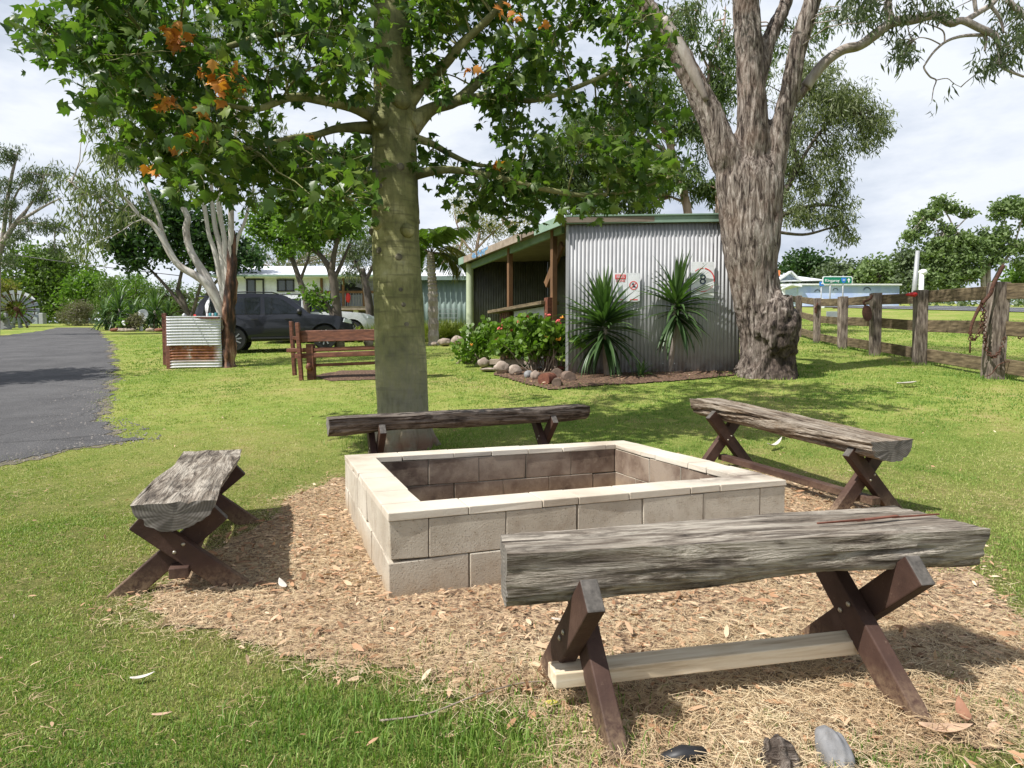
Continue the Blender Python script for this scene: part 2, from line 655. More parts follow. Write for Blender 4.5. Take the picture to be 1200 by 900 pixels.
def make_endgrain(zc):
    m, nt, bs, out = newmat('end_grain')
    v = coords(nt, (0.2, 1, 1))
    v.node.inputs['Location'].default_value = (0, 0, -zc)
    n = ntex(nt, v, 14, 4)
    w = nd(nt, 'ShaderNodeTexWave', wave_type='RINGS', rings_direction='X')
    w.inputs['Scale'].default_value = 25
    w.inputs['Distortion'].default_value = 2.2
    w.inputs['Detail'].default_value = 3
    w.inputs['Detail Scale'].default_value = 1.5
    nt.links.new(v, w.inputs['Vector'])
    c = ramp(nt, w.outputs['Fac'], [(0.1, (.135, .118, .10)), (0.6, (.20, .18, .155)), (0.95, (.235, .212, .185))])
    c = mixc(nt, mapr(nt, n, .4, .65, 0, .7), c, (.09, .077, .065))
    nt.links.new(c, bs.inputs['Base Color'])
    bs.inputs['Roughness'].default_value = .9
    bump(nt, bs, n, .4, .004)
    return m
def make_brown():
    m, nt, bs, out = newmat('brown_paint')
    v = coords(nt)
    n1 = ntex(nt, v, 5, 4, .6)
    n2 = ntex(nt, v, 45, 5, .7)
    c = ramp(nt, n1, [(0.3, (.040, .021, .016)), (0.55, (.070, .038, .028)), (0.72, (.105, .062, .046))])
    c = mixc(nt, mapr(nt, n2, .63, .72, 0, .6), c, (.18, .125, .09))
    sx = nd(nt, 'ShaderNodeSeparateXYZ')
    nt.links.new(v, sx.inputs[0])
    c = mixc(nt, math_(nt, 'MULTIPLY', mapr(nt, sx.outputs[2], .13, .0, 0, .8), mapr(nt, n2, .35, .6)), c, (.30, .21, .13))
    nt.links.new(c, bs.inputs['Base Color'])
    bs.inputs['Roughness'].default_value = .68
    bs.inputs['Specular IOR Level'].default_value = .3
    bump(nt, bs, math_(nt, 'ADD', n1, n2), .35, .006)
    return m
M['brownpaint'] = make_brown()
M['cutend'] = simple('weathered_cut_end', [(0.3, (.05, .045, .04)), (0.7, (.14, .125, .11))], 40, rough=.9, bmp=.4)
M['pine'] = simple('new_pine', [(0.3, (.40, .30, .19)), (0.42, (.62, .50, .34)), (0.58, (.72, .62, .46)), (0.75, (.78, .70, .55))], 2.6, (1, 12, 12), rough=.7, bmp=.25, dist=.6)
M['steel'] = simple('bolt_steel', (.42, .38, .30), 30, rough=.4, metal=.7, bmp=0)

# barks
def make_planebark():
    m, nt, bs, out = newmat('plane_bark')
    v = coords(nt)
    v2 = coords(nt, (1, 1, .22))
    n1 = ntex(nt, v, 2.6, 5, .6)
    n2 = ntex(nt, v2, 26, 4, .6)
    n3 = ntex(nt, coords(nt, (.5, .5, 5)), 5, 3, .5)
    c = ramp(nt, n1, [(0.34, (.11, .115, .05)), (0.44, (.20, .205, .085)), (0.54, (.27, .265, .115)), (0.62, (.40, .385, .19)), (0.72, (.50, .48, .30))])
    c = mixc(nt, mapr(nt, n2, .48, .70, 0, .55), c, (.10, .095, .05))
    c = mixc(nt, mapr(nt, n3, .56, .68, 0, .55), c, (.11, .105, .055))
    sx = nd(nt, 'ShaderNodeSeparateXYZ')
    nt.links.new(v, sx.inputs[0])
    c = mixc(nt, math_(nt, 'MULTIPLY', mapr(nt, sx.outputs[2], 1.3, .1), .75), c, mixc(nt, mapr(nt, n2, .4, .6), (.21, .195, .165), (.31, .29, .25)))
    c = mixc(nt, math_(nt, 'MULTIPLY', mapr(nt, sx.outputs[2], .28, .05), mapr(nt, n1, .4, .6)), c, (.22, .13, .09))
    nt.links.new(c, bs.inputs['Base Color'])
    bs.inputs['Roughness'].default_value = .85
    bs.inputs['Specular IOR Level'].default_value = .25
    bump(nt, bs, math_(nt, 'ADD', n2, n3), .6, .015)
    return m
M['planebark'] = make_planebark()
M['knot'] = simple('branch_scar', [(0.3, (.07, .06, .04)), (0.7, (.22, .20, .13))], 12, bmp=.5)
def make_gumbark():
    m, nt, bs, out = newmat('gum_bark')
    v = coords(nt, (1, 1, .17))
    v0 = coords(nt)
    n1 = ntex(nt, v, 15, 7, .72, .9)
    n2 = ntex(nt, v, 26, 4, .65)
    n3 = ntex(nt, v0, 1.1, 4)
    c = ramp(nt, n1, [(0.39, (.035, .027, .024)), (0.455, (.14, .11, .092)), (0.53, (.27, .225, .19)), (0.64, (.50, .44, .39))])
    c = mixc(nt, mapr(nt, n3, .5, .7, 0, .4), c, (.25, .16, .11))
    sx = nd(nt, 'ShaderNodeSeparateXYZ')
    nt.links.new(v0, sx.inputs[0])
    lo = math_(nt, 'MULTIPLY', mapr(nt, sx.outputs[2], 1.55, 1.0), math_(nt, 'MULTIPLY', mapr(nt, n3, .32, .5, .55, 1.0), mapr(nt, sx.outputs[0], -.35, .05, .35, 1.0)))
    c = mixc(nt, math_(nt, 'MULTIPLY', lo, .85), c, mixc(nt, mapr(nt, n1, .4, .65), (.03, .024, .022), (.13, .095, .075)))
    nt.links.new(c, bs.inputs['Base Color'])
    bs.inputs['Roughness'].default_value = .95
    bs.inputs['Specular IOR Level'].default_value = .15
    bump(nt, bs, math_(nt, 'ADD', n1, math_(nt, 'MULTIPLY', n2, .5)), 1.0, .06)
    return m
M['gumbark'] = make_gumbark()
M['smoothbark'] = simple('smooth_gum_bark', [(0.3, (.20, .16, .14)), (0.5, (.34, .29, .25)), (0.7, (.50, .46, .42))], 5, (1, 1, .4), bmp=.2)
M['whitebark'] = simple('white_gum_bark', [(0.32, (.28, .22, .18)), (0.45, (.47, .43, .38)), (0.7, (.62, .59, .54))], 4, (1, 1, .3), bmp=.15)
M['pinkbark'] = simple('pink_gum_bark', [(0.3, (.30, .20, .16)), (0.6, (.46, .34, .28))], 5, (1, 1, .4), bmp=.15)
M['peelbark'] = simple('peeling_bark', [(0.40, (.018, .011, .008)), (0.5, (.075, .035, .02)), (0.58, (.20, .09, .05)), (0.70, (.42, .30, .21))], 9, (1, 1, .16), bmp=.9, bdist=.04, detail=7)
M['darkbark'] = simple('dark_bark', [(0.3, (.05, .04, .032)), (0.7, (.16, .13, .10))], 8, (1, 1, .3), bmp=.5)
# foliage
M['planeleaf'] = leafmat('plane_leaf', [(0.0, (.038, .076, .018)), (0.35, (.068, .126, .027)), (0.7, (.13, .20, .04)), (1.0, (.26, .32, .08))], .48, .36)
M['deadleaf'] = leafmat('scorched_leaf', [(0.0, (.42, .14, .03)), (0.6, (.66, .26, .05)), (1.0, (.72, .40, .10))], .35, .6)
M['gumleaf'] = leafmat('gum_leaf', [(0.0, (.065, .09, .04)), (0.6, (.115, .15, .068)), (1.0, (.19, .22, .11))], .3, .4)
M['palegumleaf'] = leafmat('pale_gum_leaf', [(0.0, (.105, .135, .055)), (0.6, (.175, .205, .09)), (1.0, (.26, .28, .15))], .35, .4)
M['darkleaf'] = leafmat('dark_leaf', [(0.0, (.022, .05, .014)), (0.6, (.045, .095, .025)), (1.0, (.085, .15, .04))], .3, .45)
M['midgum'] = leafmat('mid_gum_leaf', [(0.0, (.06, .10, .03)), (0.6, (.12, .175, .05)), (1.0, (.21, .26, .09))], .35, .4)
M['limeleaf'] = leafmat('lime_leaf', [(0.0, (.085, .16, .022)), (0.6, (.15, .255, .038)), (1.0, (.24, .34, .07))], .42, .45)
M['bushleaf'] = leafmat('bush_leaf', [(0.0, (.07, .12, .022)), (0.6, (.125, .195, .04)), (1.0, (.19, .26, .065))], .35, .5)
M['greyleaf'] = leafmat('grey_brown_leaf', [(0.0, (.12, .11, .065)), (0.6, (.20, .19, .115)), (1.0, (.29, .26, .17))], .25, .6)
M['yellowleaf'] = leafmat('yellow_leaf', [(0.0, (.12, .14, .025)), (0.6, (.23, .22, .05)), (1.0, (.33, .27, .08))], .4, .5)
M['hedgeleaf'] = leafmat('strap_leaf', [(0.0, (.16, .20, .035)), (0.6, (.30, .33, .075)), (1.0, (.42, .40, .14))], .4, .5)
M['yucca'] = leafmat('yucca_leaf', [(0.0, (.04, .08, .028)), (0.55, (.085, .15, .05)), (1.0, (.21, .32, .10))], .25, .38)
M['geranium'] = leafmat('geranium_leaf', [(0.0, (.08, .15, .02)), (0.6, (.15, .25, .035)), (1.0, (.26, .36, .065))], .4, .5)
M['flower'] = simple('pink_flower', [(0.3, (.62, .06, .07)), (0.7, (.80, .22, .20))], 30, bmp=0)
M['flowerorange'] = simple('orange_flower', [(0.3, (.75, .25, .03)), (0.7, (.80, .45, .06))], 30, bmp=0)
M['hillleaf'] = leafmat('hillside_leaf', [(0.0, (.075, .105, .055)), (0.6, (.12, .16, .08)), (1.0, (.18, .22, .115))], .25, .6, clump=.12)
M['farleaf'] = leafmat('roadside_tree_leaf', [(0.0, (.11, .165, .06)), (0.6, (.18, .25, .095)), (1.0, (.26, .32, .14))], .3, .6, clump=.4)
# metal sheet
def make_sheet(name, a, b, rust=False):
    m, nt, bs, out = newmat(name)
    v = coords(nt)
    n1 = ntex(nt, v, 2.0, 4)
    n2 = ntex(nt, coords(nt, (6, 6, .5)), 4, 4)
    c = ramp(nt, n1, [(0.3, a), (0.7, b)])
    c = mixc(nt, mapr(nt, n2, .5, .75, 0, .35), c, tuple(k * .6 for k in a))
    if rust:
        n3 = ntex(nt, v, 3.2, 6, .65)
        sx = nd(nt, 'ShaderNodeSeparateXYZ')
        nt.links.new(v, sx.inputs[0])
        f = math_(nt, 'MULTIPLY', mapr(nt, n3, .30, .42), math_(nt, 'MULTIPLY', mapr(nt, sx.outputs[2], .14, .24), mapr(nt, sx.outputs[0], 1.10, .92)))
        rc = ramp(nt, ntex(nt, v, 9, 5), [(0.3, (.10, .03, .012)), (0.55, (.28, .095, .03)), (0.75, (.45, .21, .09))])
        c = mixc(nt, f, c, rc)
        nt.links.new(math_(nt, 'MULTIPLY', math_(nt, 'SUBTRACT', 1.0, f), .35), bs.inputs['Metallic'])
    else:
        sx = nd(nt, 'ShaderNodeSeparateXYZ')
        nt.links.new(v, sx.inputs[0])
        n4 = ntex(nt, v, 5, 5, .7)
        c = mixc(nt, math_(nt, 'MULTIPLY', mapr(nt, sx.outputs[2], .5, .0, 0, .9), mapr(nt, n4, .40, .62)), c, (.17, .115, .075))
        n5 = ntex(nt, coords(nt, (9, 9, .7)), 2.0, 5, .7)
        c = mixc(nt, mapr(nt, n5, .60, .74, 0, .5), c, (.20, .15, .12))
        bs.inputs['Metallic'].default_value = .10
    nt.links.new(c, bs.inputs['Base Color'])
    bs.inputs['Roughness'].default_value = .58
    bump(nt, bs, n2, .08, .01)
    return m
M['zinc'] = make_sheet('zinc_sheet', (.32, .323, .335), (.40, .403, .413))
M['shadezinc'] = make_sheet('shaded_dark_sheet', (.10, .10, .10), (.20, .20, .20))  # darker copy of the zinc, paints the shade inside the shed
M['zincbright'] = make_sheet('bright_zinc_sheet', (.60, .61, .63), (.70, .71, .72))
M['zincrust'] = make_sheet('rusted_zinc_sheet', (.58, .58, .58), (.68, .68, .68), True)
M['greensheet'] = make_sheet('green_sheet', (.19, .26, .24), (.25, .32, .29))
M['whiteroof'] = simple('pale_roof', (.78, .80, .84), 3, bmp=0, rough=.5)
M['greenpaint'] = simple('pale_green_paint', [(0.3, (.18, .27, .21)), (0.7, (.25, .35, .27))], 5, bmp=.1)
M['creampaint'] = simple('green_cream_paint', [(0.3, (.40, .46, .31)), (0.7, (.50, .55, .40))], 5, bmp=.1)
M['rawtimber'] = simple('raw_timber', [(0.3, (.20, .155, .115)), (0.7, (.38, .31, .25))], 6, (1, 1, 1), bmp=.2)
M['ceilboard'] = simple('ceiling_board', [(0.3, (.16, .125, .095)), (0.7, (.24, .19, .15))], 3, bmp=.1)
M['orangetimber'] = simple('orange_timber', [(0.3, (.11, .055, .026)), (0.7, (.22, .115, .05))], 5, (1, 1, .3), bmp=.2)
M['redtimber'] = simple('red_brown_timber', [(0.32, (.065, .022, .013)), (0.55, (.17, .06, .032)), (0.75, (.27, .115, .07))], 5, (1, 5, 5), rough=.6, bmp=.25)
M['darktimber'] = simple('dark_timber', [(0.3, (.03, .018, .014)), (0.7, (.09, .045, .035))], 5, bmp=.2)
M['bluepaint'] = simple('flaking_blue_paint', [(0.35, (.10, .25, .48)), (0.65, (.28, .45, .62))], 20, bmp=.2)
M['rail'] = simple('old_rail', [(0.3, (.05, .036, .02)), (0.5, (.135, .10, .056)), (0.7, (.24, .185, .11))], 3.5, (1.2, 1.2, 8), rough=.95, bmp=.4)
M['post'] = simple('old_post', [(0.34, (.045, .033, .026)), (0.48, (.16, .125, .10)), (0.66, (.33, .275, .23))], 6, (4, 4, .7), rough=.95, bmp=.5)
M['rust'] = simple('rusty_iron', [(0.3, (.035, .014, .009)), (0.6, (.10, .04, .022)), (0.8, (.16, .07, .035))], 30, rough=.85, bmp=.4)
M['stone'] = simple('pale_stone', [(0.3, (.20, .15, .12)), (0.55, (.36, .29, .24)), (0.75, (.50, .44, .38))], 7, rough=.9, bmp=.6, bdist=.02)
M['greystone'] = simple('grey_stone', [(0.3, (.15, .15, .155)), (0.7, (.32, .32, .325))], 16, rough=.9, bmp=.5)
M['logend'] = simple('log_round', [(0.3, (.09, .06, .045)), (0.7, (.24, .17, .13))], 12, bmp=.5)
M['redlog'] = simple('red_log_round', [(0.3, (.10, .03, .017)), (0.7, (.26, .10, .06))], 12, bmp=.5)
M['white'] = simple('white_paint', (.80, .81, .83), 6, bmp=0, rough=.45)
M['housewall'] = simple('house_board', (.76, .78, .92), 2, bmp=0, rough=.6)
M['signred'] = simple('sign_red', (.72, .05, .05), 20, bmp=0, rough=.5)
M['signnavy'] = simple('sign_navy', (.016, .035, .07), 20, bmp=0, rough=.5)
M['signgreen'] = simple('sign_green', (.0, .19, .10), 20, bmp=0, rough=.5)
M['signblue'] = simple('sign_blue', (.03, .20, .62), 20, bmp=0, rough=.5)
M['greypaint'] = simple('grey_paint', (.30, .33, .34), 8, bmp=.05, rough=.6)
M['greymetal'] = simple('grey_steel', (.38, .39, .40), 8, bmp=.05, rough=.5, metal=.3)
M['teal'] = simple('teal_paint', (.05, .28, .32), 8, bmp=0, rough=.4)
M['redplastic'] = simple('red_cloth', (.62, .03, .03), 20, bmp=.3, rough=.6)
M['palebluewall'] = simple('pale_blue_wall', [(0.3, (.38, .48, .90)), (0.55, (.52, .62, .95)), (0.7, (.70, .77, .96))], .5, bmp=0, detail=3)
M['bluewall'] = simple('blue_weatherboard', (.50, .60, .72), 3, bmp=0)
M['orangebrick'] = simple('orange_chimney', (.62, .20, .06), 10, bmp=0)
M['shadeblack'] = simple('painted_shade', (.02, .02, .021), 4, bmp=0)  # near-black standing in for shade under the deck and in the carport
M['rubber'] = simple('tyre_rubber', (.022, .022, .024), 20, rough=.8, bmp=.1)
M['alloy'] = simple('wheel_alloy', (.55, .56, .58), 20, rough=.3, metal=.8, bmp=0)
M['plastic'] = simple('black_trim', (.02, .02, .022), 10, rough=.5, bmp=0)
def carpaint(name, c, coat=1.0):
    m, nt, bs, out = newmat(name)
    v = coords(nt)
    n = ntex(nt, v, 400, 1)
    nt.links.new(ramp(nt, n, [(0.4, tuple(k * .85 for k in c)), (0.6, tuple(min(1, k * 1.15) for k in c))]), bs.inputs['Base Color'])
    bs.inputs['Metallic'].default_value = .25
    bs.inputs['Roughness'].default_value = .35
    bs.inputs['Coat Weight'].default_value = coat
    bs.inputs['Coat Roughness'].default_value = .06
    return m
M['bluecar'] = carpaint('slate_blue_car_paint', (.020, .022, .034), .6)
M['whitecar'] = carpaint('white_car_paint', (.72, .74, .76))
def glass(name, c):
    m, nt, bs, out = newmat(name)
    bs.inputs['Base Color'].default_value = c4(c)
    bs.inputs['Roughness'].default_value = .06
    bs.inputs['Specular IOR Level'].default_value = .7
    return m
M['tint'] = glass('tinted_glass', (.012, .015, .017))
M['windglass'] = glass('window_glass', (.06, .075, .08))
M['lampglass'] = glass('headlamp_glass', (.65, .70, .75))
M['curtain'] = simple('curtain', (.55, .57, .56), 8, (12, 12, .2), bmp=.2)
# ------------------------------------------------------------------ world, sun, camera
SUN = Vector((-.66, -.36, 1.0)).normalized()
def build_world():
    w = bpy.data.worlds.new('World')
    scene.world = w
    w.use_nodes = True
    nt = w.node_tree
    nt.nodes.clear()
    out = nt.nodes.new('ShaderNodeOutputWorld')
    bg = nt.nodes.new('ShaderNodeBackground')
    sky = nt.nodes.new('ShaderNodeTexSky')
    sky.sky_type = 'NISHITA'
    sky.sun_disc = False
    sky.sun_elevation = math.asin(SUN.z)
    sky.sun_rotation = math.atan2(SUN.x, SUN.y)
    sky.air_density = 1.0
    sky.dust_density = 2.0
    tc = nt.nodes.new('ShaderNodeTexCoord')
    mp = nt.nodes.new('ShaderNodeMapping')
    mp.inputs['Scale'].default_value = (1, 1, 2.6)
    nt.links.new(tc.outputs['Generated'], mp.inputs['Vector'])
    n1 = ntex(nt, mp.outputs[0], 1.6, 7, .55, .3)
    n2 = ntex(nt, mp.outputs[0], 3.1, 6, .6)
    cloud = ramp(nt, n2, [(0.34, (5.6, 6.4, 7.8)), (0.47, (8.0, 8.7, 9.9)), (0.60, (10.0, 10.5, 11.3))])
    f = mapr(nt, n1, .30, .46, .62, 1.0)
    sz = nt.nodes.new('ShaderNodeSeparateXYZ')
    nt.links.new(tc.outputs['Generated'], sz.inputs[0])
    f = math_(nt, 'MULTIPLY', f, mapr(nt, sz.outputs[2], .45, .80, 1.0, .25))
    c = mixc(nt, f, sky.outputs[0], cloud)
    nt.links.new(c, bg.inputs['Color'])
    bg.inputs['Strength'].default_value = 0.075
    nt.links.new(bg.outputs[0], out.inputs['Surface'])
build_world()
ld = bpy.data.lights.new('sun', 'SUN')
ld.energy = 5.0
ld.angle = R(0.6)
ld.color = (1.0, .968, .915)
lo = bpy.data.objects.new('sun', ld)
col.objects.link(lo)
lo.rotation_euler = (-SUN).to_track_quat('-Z', 'Y').to_euler()
lo.location = (-20, -10, 30)

cd = bpy.data.cameras.new('camera')
cd.sensor_width = 36
cd.sensor_fit = 'HORIZONTAL'
cd.lens = FPX / 1200 * 36
cd.clip_end = 3000
co = bpy.data.objects.new('camera', cd)
col.objects.link(co)
co.location = (0, 0, CAM_H)
co.rotation_euler = (math.pi / 2 - PITCH, 0, 0)
scene.camera = co
scene.view_settings.view_transform = 'Standard'
scene.view_settings.look = 'None'
scene.view_settings.exposure = 0.33
scene.view_settings.gamma = 1
scene.render.engine = 'CYCLES'
scene.cycles.use_denoising = True
scene.cycles.max_bounces = 8
scene.cycles.transparent_max_bounces = 8

# ------------------------------------------------------------------ ground sheets
def geo(a, b, n):
    return a * (b / a) ** (np.arange(n) / (n - 1))
def build_ground():
    ys = np.concatenate([[-600, -200, -60, -20, -8, -3], np.arange(-1, 12, .25), geo(12, 60, 70), geo(61, 900, 30)])
    xp = np.concatenate([np.arange(0, 10, .25), geo(10, 900, 45)])
    xs = np.concatenate([-xp[:0:-1], xp])
    X, Y = np.meshgrid(xs, ys)
    Z = gz_np(X, Y)
    V = np.stack([X.ravel(), Y.ravel(), Z.ravel()], 1)
    ny, nx = X.shape
    i = np.arange(ny - 1)[:, None] * nx + np.arange(nx - 1)[None]
    F = np.stack([i, i + 1, i + nx + 1, i + nx], -1).reshape(-1, 4)
    structure(npmesh('ground', V, F, M['lawn'], smooth=True))
build_ground()

def Pz(px, py, z):
    d = ray(px, py)
    return d * ((z - CAM_H) / d.z) + Vector((0, 0, CAM_H))

def gpoly(pts):
    return np.array([(p.x, p.y) for p in (G(a, b) for a, b in pts)])

def sheet(name, poly, cell, mat, lift, edge=.12, freq=3.0, seed=0, z2=0.0):
    """a patch of another ground surface with a ragged edge, following the lawn"""
    x0, y0 = poly.min(0) - .3
    x1, y1 = poly.max(0) + .3
    nx, ny = int((x1 - x0) / cell) + 1, int((y1 - y0) / cell) + 1
    X, Y = np.meshgrid(x0 + np.arange(nx) * cell, y0 + np.arange(ny) * cell)
    d = edgedist(X, Y, poly) * np.where(inpoly(X, Y, poly), 1, -1) + edge * wob(X, Y, freq, seed) + edge * .5 * wob(X, Y, freq * 4.1, seed + 3)
    i = (np.arange(ny - 1)[:, None] * nx + np.arange(nx - 1)[None])
    ok = ((d[:-1, :-1] > 0) & (d[1:, 1:] > 0) & (d[1:, :-1] > 0) & (d[:-1, 1:] > 0)).ravel()
    F = np.stack([i, i + 1, i + nx + 1, i + nx], -1).reshape(-1, 4)[ok]
    Z = gz_np(X, Y) + lift + np.clip(d, 0, .5) * z2
    V = np.stack([X.ravel(), Y.ravel(), Z.ravel()], 1)
    used = np.unique(F)
    remap = np.zeros(len(V), int)
    remap[used] = np.arange(len(used))
    return structure(npmesh(name, V[used], remap[F], mat, smooth=True))

MULCH = gpoly([(396, 558), (345, 582), (296, 618), (222, 655), (178, 688), (160, 714), (182, 734), (240, 742), (300, 764), (400, 778), (500, 792), (592, 846), (640, 900), (655, 960),
               (900, 960), (1010, 910), (1060, 890), (1190, 880), (1260, 830), (1235, 740), (1160, 680), (1110, 640), (1065, 605), (1000, 580), (935, 560), (800, 540), (600, 540), (470, 560)])
sheet('mulch', MULCH, .03, M['mulch'], .006, .07, 5.0)
DRIVE = gpoly([(-60, 552), (0, 543), (80, 528), (165, 516), (140, 504), (123, 482), (126, 455), (134, 425), (131, 405), (122, 394), (112, 385.5), (108, 384), (66, 384), (50, 388), (8, 393), (-60, 398), (-260, 420), (-500, 470), (-700, 560), (-700, 660), (-300, 590)])
VERGE = DRIVE + (DRIVE - DRIVE.mean(0)) / np.linalg.norm(DRIVE - DRIVE.mean(0), axis=1, keepdims=True) * .22
sheet('driveway_verge', VERGE, .09, M['verge'], .005, .22, 2.2, 6)
sheet('driveway', DRIVE, .06, M['drive'], .010, .20, 2.1, 2)
BED = gpoly([(575, 440), (640, 458), (720, 452), (800, 447), (872, 440), (880, 434), (862, 430), (664, 434), (590, 428)])
sheet('garden_bed', BED, .06, M['bedbark'], .02, .05, 4, 5, .06)
DIRT = gpoly([(366, 441), (400, 434.5), (440, 434), (480, 434.5), (480, 443), (440, 446), (385, 447)])
sheet('bare_soil', DIRT, .05, M['bedbark'], .012, .06, 4, 8, .05)

def build_road():
    # two-lane highway crossing behind the fence
    a, b = G(1330, 369.5), G(925, 359.5)
    c, d = G(1330, 357), G(925, 352.8)
    d0 = (b - a).normalized()
    a0, b0 = a - d0 * 60, b + d0 * 45
    nrm = Vector((-d0.y, d0.x, 0))
    if nrm.y < 0:
        nrm = -nrm
    wid = 8.0
    def strip(name, o0, o1, lift, mat):
        V, F = [], []
        n, k = 140, 5
        for i in range(n + 1):
            p = a0 + (b0 - a0) * (i / n)
            for j in range(k):
                q = p + nrm * (o0 + (o1 - o0) * j / (k - 1))
                V.append((q.x, q.y, gz(q.x, q.y) + lift))
        for i in range(n):
            for j in range(k - 1):
                F.append((i * k + j, (i + 1) * k + j, (i + 1) * k + j + 1, i * k + j + 1))
        return structure(npmesh(name, V, F, mat, smooth=True))
    strip('highway', 0, wid, .05, M['road'])
    strip('edge_line', .35, .5, .056, M['roadpaint'])
    strip('far_edge_line', wid - .5, wid - .35, .056, M['roadpaint'])
    strip('centre_line', wid / 2 - .08, wid / 2 + .08, .056, M['roadpaint'])
    return a, b, nrm
ROAD = build_road()

# ------------------------------------------------------------------ fire pit of concrete blocks
PH = .41
fl, fr, bl, br = Pz(456.5, 602, PH), Pz(923, 561.5, PH), Pz(403.5, 532.5, PH), Pz(730, 515.5, PH)
PC = (fl + fr + bl + br) / 4
PANG = math.atan2((fr - fl).y + (br - bl).y, (fr - fl).x + (br - bl).x)
PL = ((fr - fl).length + (br - bl).length) / 2
PW = (((bl - fl).length + (br - fr).length) / 2) * .985
print('pit', PC, math.degrees(PANG), PL, PW)
pit = thing('fire_pit', 'square fire pit of pale concrete blocks with flat capping, between the four log benches', 'fire pit', (PC.x, PC.y, 0), PANG)
def pit_course(z0, z1, full_front, rnd_seed):
    rr = random.Random(rnd_seed)
    mb = MB()
    T = .19
    g = .0028
    def blk(x0, x1, y0, y1):
        j = lambda: rr.uniform(-.0025, .0025)
        cx, cy = (x0 + x1) / 2, (y0 + y1) / 2
        sx, sy = x1 - x0 - g, y1 - y0 - g
        b = len(mb.f)
        v0 = len(mb.v)
        mb.box((cx + j(), cy + j(), (z0 + z1) / 2), (sx, sy, z1 - z0 - g * .7), Matrix.Rotation(rr.uniform(-.004, .004), 3, 'Z'))
        for q in range(v0, len(mb.v)):
            k_ = .0018 if rr.random() > .12 else .009
            mb.v[q] = tuple(c_ - math.copysign(rr.random() * k_, c_ - m_) for c_, m_ in zip(mb.v[q], (cx, cy, (z0 + z1) / 2)))
        # faces: bottom, top, -y, +y, -x, +x
        if cy < -PW / 2 + .2 and abs(cx) < PL / 2 - .1: mb.m[b + 3] = 1
        if cy > PW / 2 - .2 and abs(cx) < PL / 2 - .1: mb.m[b + 2] = 1
        if cx < -PL / 2 + .2 and abs(cy) < PW / 2 - .1: mb.m[b + 5] = 1
        if cx > PL / 2 - .2 and abs(cy) < PW / 2 - .1: mb.m[b + 4] = 1
    hx, hy = PL / 2, PW / 2
    def row(a, b, first):
        out, p = [], a
        st = first
        while p < b - .02:
            q = min(b, p + st)
            if b - q < .1:
                q = b
            out.append((p, q))
            p = q
            st = .39
        return out
    if full_front:
        for a, b in row(-hx, hx, .39):
            blk(a, b, -hy, -hy + T)
            blk(a, b, hy - T, hy)
        for a, b in row(-hy + T, hy - T, .39):
            blk(-hx, -hx + T, a, b)
            blk(hx - T, hx, a, b)
    else:
        for a, b in row(-hy, hy, .39):
            blk(-hx, -hx + T, a, b)
            blk(hx - T, hx, a, b)
        for a, b in row(-hx + T, hx - T, .39):
            blk(a, b, -hy, -hy + T)
            blk(a, b, hy - T, hy)
    return mb
pit_course(-.03, .178, True, 1).build('lower_course', [M['block'], M['soot']], pit, world=False, bev=.005)
pit_course(.178, .368, False, 2).build('upper_course', [M['block'], M['soot']], pit, world=False, bev=.005)
def pit_cap():
    rr = random.Random(5)
    mb = MB()
    hx, hy = PL / 2, PW / 2
    T = .196
    def row(a, b):
        out, p = [], a
        while p < b - .02:
            q = min(b, p + rr.choice([.2, .39, .39, .3]))
            if b - q < .12:
                q = b
            out.append((p, q))
            p = q
        return out
    def blk(x0, x1, y0, y1):
        v0 = len(mb.v)
        mb.box(((x0 + x1) / 2, (y0 + y1) / 2, .389 + rr.uniform(-.001, .0015)), (x1 - x0 - .002, y1 - y0 - .002, .041), Matrix.Rotation(rr.uniform(-.004, .004), 3, 'Z'))
        for q in range(v0, len(mb.v)):
            k_ = .002 if rr.random() > .15 else .008
            mb.v[q] = tuple(c_ - math.copysign(rr.random() * k_, c_ - m_) for c_, m_ in zip(mb.v[q], ((x0 + x1) / 2, (y0 + y1) / 2, .389)))
    for a, b in row(-hx - .004, hx + .004):
        blk(a, b, -hy - .004, -hy + T)
    for a, b in row(-hx - .004, hx + .004):
        blk(a, b, hy - T, hy + .004)
    for a, b in row(-hy + T, hy - T):
        blk(-hx - .004, -hx + T, a, b)
    for a, b in row(-hy + T, hy - T):
        blk(hx - T, hx + .004, a, b)
    return mb
pit_cap().build('capping', M['cap'], pit, world=False, bev=.004)
mb = MB()
mb.box((0, 0, .012), (PL - .37, PW - .37, .024))
mb.build('ash_bed', M['ash'], pit, world=False)

